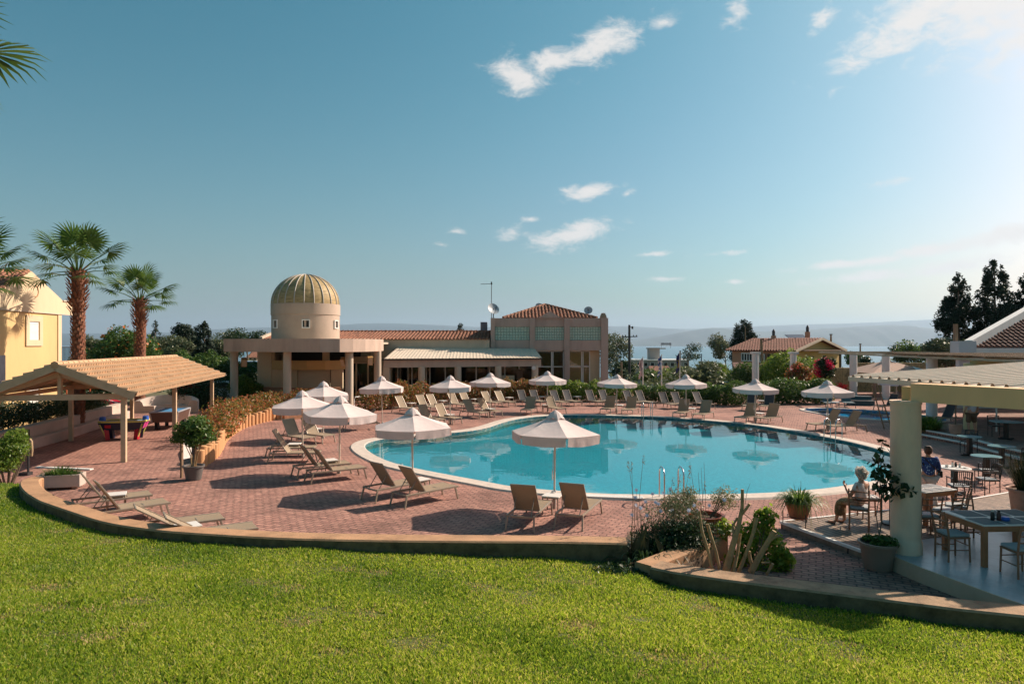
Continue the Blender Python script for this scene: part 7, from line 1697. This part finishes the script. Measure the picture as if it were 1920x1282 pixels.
skinned('shirt', f2.V, f2.E, f2.R, m_floral, ww)
f3 = Fig(); pel = f3.n((0, 0, .86), (.185, .14))
for s in (-1, 1): dx = .13*s; f3.chain([((.01, s*.09, .80), (.115, .11)), ((.05+dx*.4, s*.095, .6), .10), ((.05+dx*.8, s*.095, .42), .082), ((dx, s*.095, .22), .075), ((dx*1.2-.03, s*.095, .1), .062)], pel)
skinned('trousers', f3.V, f3.E, f3.R, M('pale_trousers', (.58, .52, .48), .85, .06, 6), ww)
MB().lathe([(0, .105), (.06, .095), (.095, .045), (.10, -.02), (.085, -.09), (.05, -.12)], 18, (.02, 0, 1.545), cap=False).build('hair', M('brown_hair', (.07, .04, .025), .6, .3, 25, .4, 60), ww, True); eyes(ww, (.045, 0, 1.53), (1, 0, 0))
mb = MB(); mb.tube([(-.10, .16, 1.36), (-.17, .02, 1.2), (-.14, -.17, 1.02), (.02, -.24, .95)], .013, 6); mb.build('bag_strap', m_black, ww); MB().box((.03, -.27, .93), (.24, .08, .18)).build('bag', m_black, ww, bevel=.02)
for s in (-1, 1): MB().box((.13*s*1.2+.05, s*.105, .02), (.26, .095, .04)).build('shoe', m_cushw, ww, bevel=.012)
# standing man
sm_ = thing('person', 'man in grey shirt and brown shorts standing on the raised terrace', 'person', (20.2, 30.0, .3), R(95))
f = Fig(); pel = f.n((0, 0, .95), (.16, .12)); sp1 = f.n((0, 0, 1.12), (.155, .115), pel); ch = f.n((.0, 0, 1.34), (.18, .12), sp1); nk = f.n((.01, 0, 1.47), (.085, .07), ch); head(f, (.04, 0, 1.63), (.02, 0, 1.52), nk)
for s in (-1, 1):
    h_ = f.n((.0, s*.10, .90), (.105, .10), pel); k_ = f.chain([((.02, s*.13, .68), .09), ((.02, s*.14, .50), .062), ((-.01, s*.15, .30), .06), ((-.03, s*.155, .09), .038)], h_); f.chain([((.02, s*.16, .045), .038), ((.14, s*.18, .03), (.045, .026))], k_)
    sh3 = f.n((.0, s*.20, 1.41), .068, ch); e = f.chain([((-.01, s*.27, 1.2), .052), ((.0, s*.285, 1.12), .044), ((.1 if s > 0 else .06, s*.28, .98), .038), ((.14 if s > 0 else .1, s*.27, .90), .028)], sh3); hand(f, (.14 if s > 0 else .1, s*.27, .90), (.2, 0, -1), (1, 0, 0), e, .5)
skinned('body', f.V, f.E, f.R, m_skin, sm_)
f2 = Fig(); a = f2.n((0, 0, .96), (.195, .15)); b = f2.n((0, 0, 1.14), (.185, .145), a); c = f2.n((0, 0, 1.35), (.205, .145), b); f2.n((.01, 0, 1.45), (.12, .10), c)
for s in (-1, 1): q = f2.n((0, s*.205, 1.41), .085, c); f2.n((-.01, s*.265, 1.22), .075, q)
skinned('shirt', f2.V, f2.E, f2.R, M('grey_shirt', (.46, .46, .50), .85, .05, 5), sm_)
f3 = Fig(); pel = f3.n((0, 0, .95), (.185, .145))
for s in (-1, 1): f3.chain([((.0, s*.10, .88), (.13, .125)), ((.02, s*.13, .68), .118), ((.02, s*.14, .5), .105)], pel)
skinned('shorts', f3.V, f3.E, f3.R, M('brown_shorts', (.12, .075, .045), .85, .08, 5), sm_)
MB().lathe([(0, .105), (.06, .095), (.09, .05), (.095, .0), (.08, -.07)], 18, (.02, 0, 1.65), cap=False).build('hair', bpy.data.materials['brown_hair'], sm_, True); eyes(sm_, (.04, 0, 1.63), (1, 0, 0))
for s in (-1, 1): MB().box((.06, s*.17, .02), (.28, .10, .04)).build('shoe', m_black, sm_, bevel=.012)

# ================================================================= haze
def haze():
    mb = MB(); x0, x1, y0, y1, z0, z1 = -30000, 30000, -120, 26000, -48, 900
    mb.add([(x, y, z) for z in (z0, z1) for x, y in ((x0, y0), (x1, y0), (x1, y1), (x0, y1))], [(3, 2, 1, 0), (4, 5, 6, 7), (0, 1, 5, 4), (1, 2, 6, 5), (2, 3, 7, 6), (3, 0, 4, 7)])
    m = bpy.data.materials.new('haze_air'); m.use_nodes = True; nt = m.node_tree; nt.nodes.clear()
    o = nt.nodes.new('ShaderNodeOutputMaterial'); v = nt.nodes.new('ShaderNodeVolumePrincipled')
    v.inputs['Color'].default_value = (.54, .76, 1, 1); v.inputs['Density'].default_value = 4.4e-5; v.inputs['Anisotropy'].default_value = .3
    nt.links.new(v.outputs[0], o.inputs[1])
    ob = mb.build('haze', m); ob['kind'] = 'stuff'; ob['label'] = 'pale sea haze in front of the far hills'; ob['category'] = 'haze'
haze()
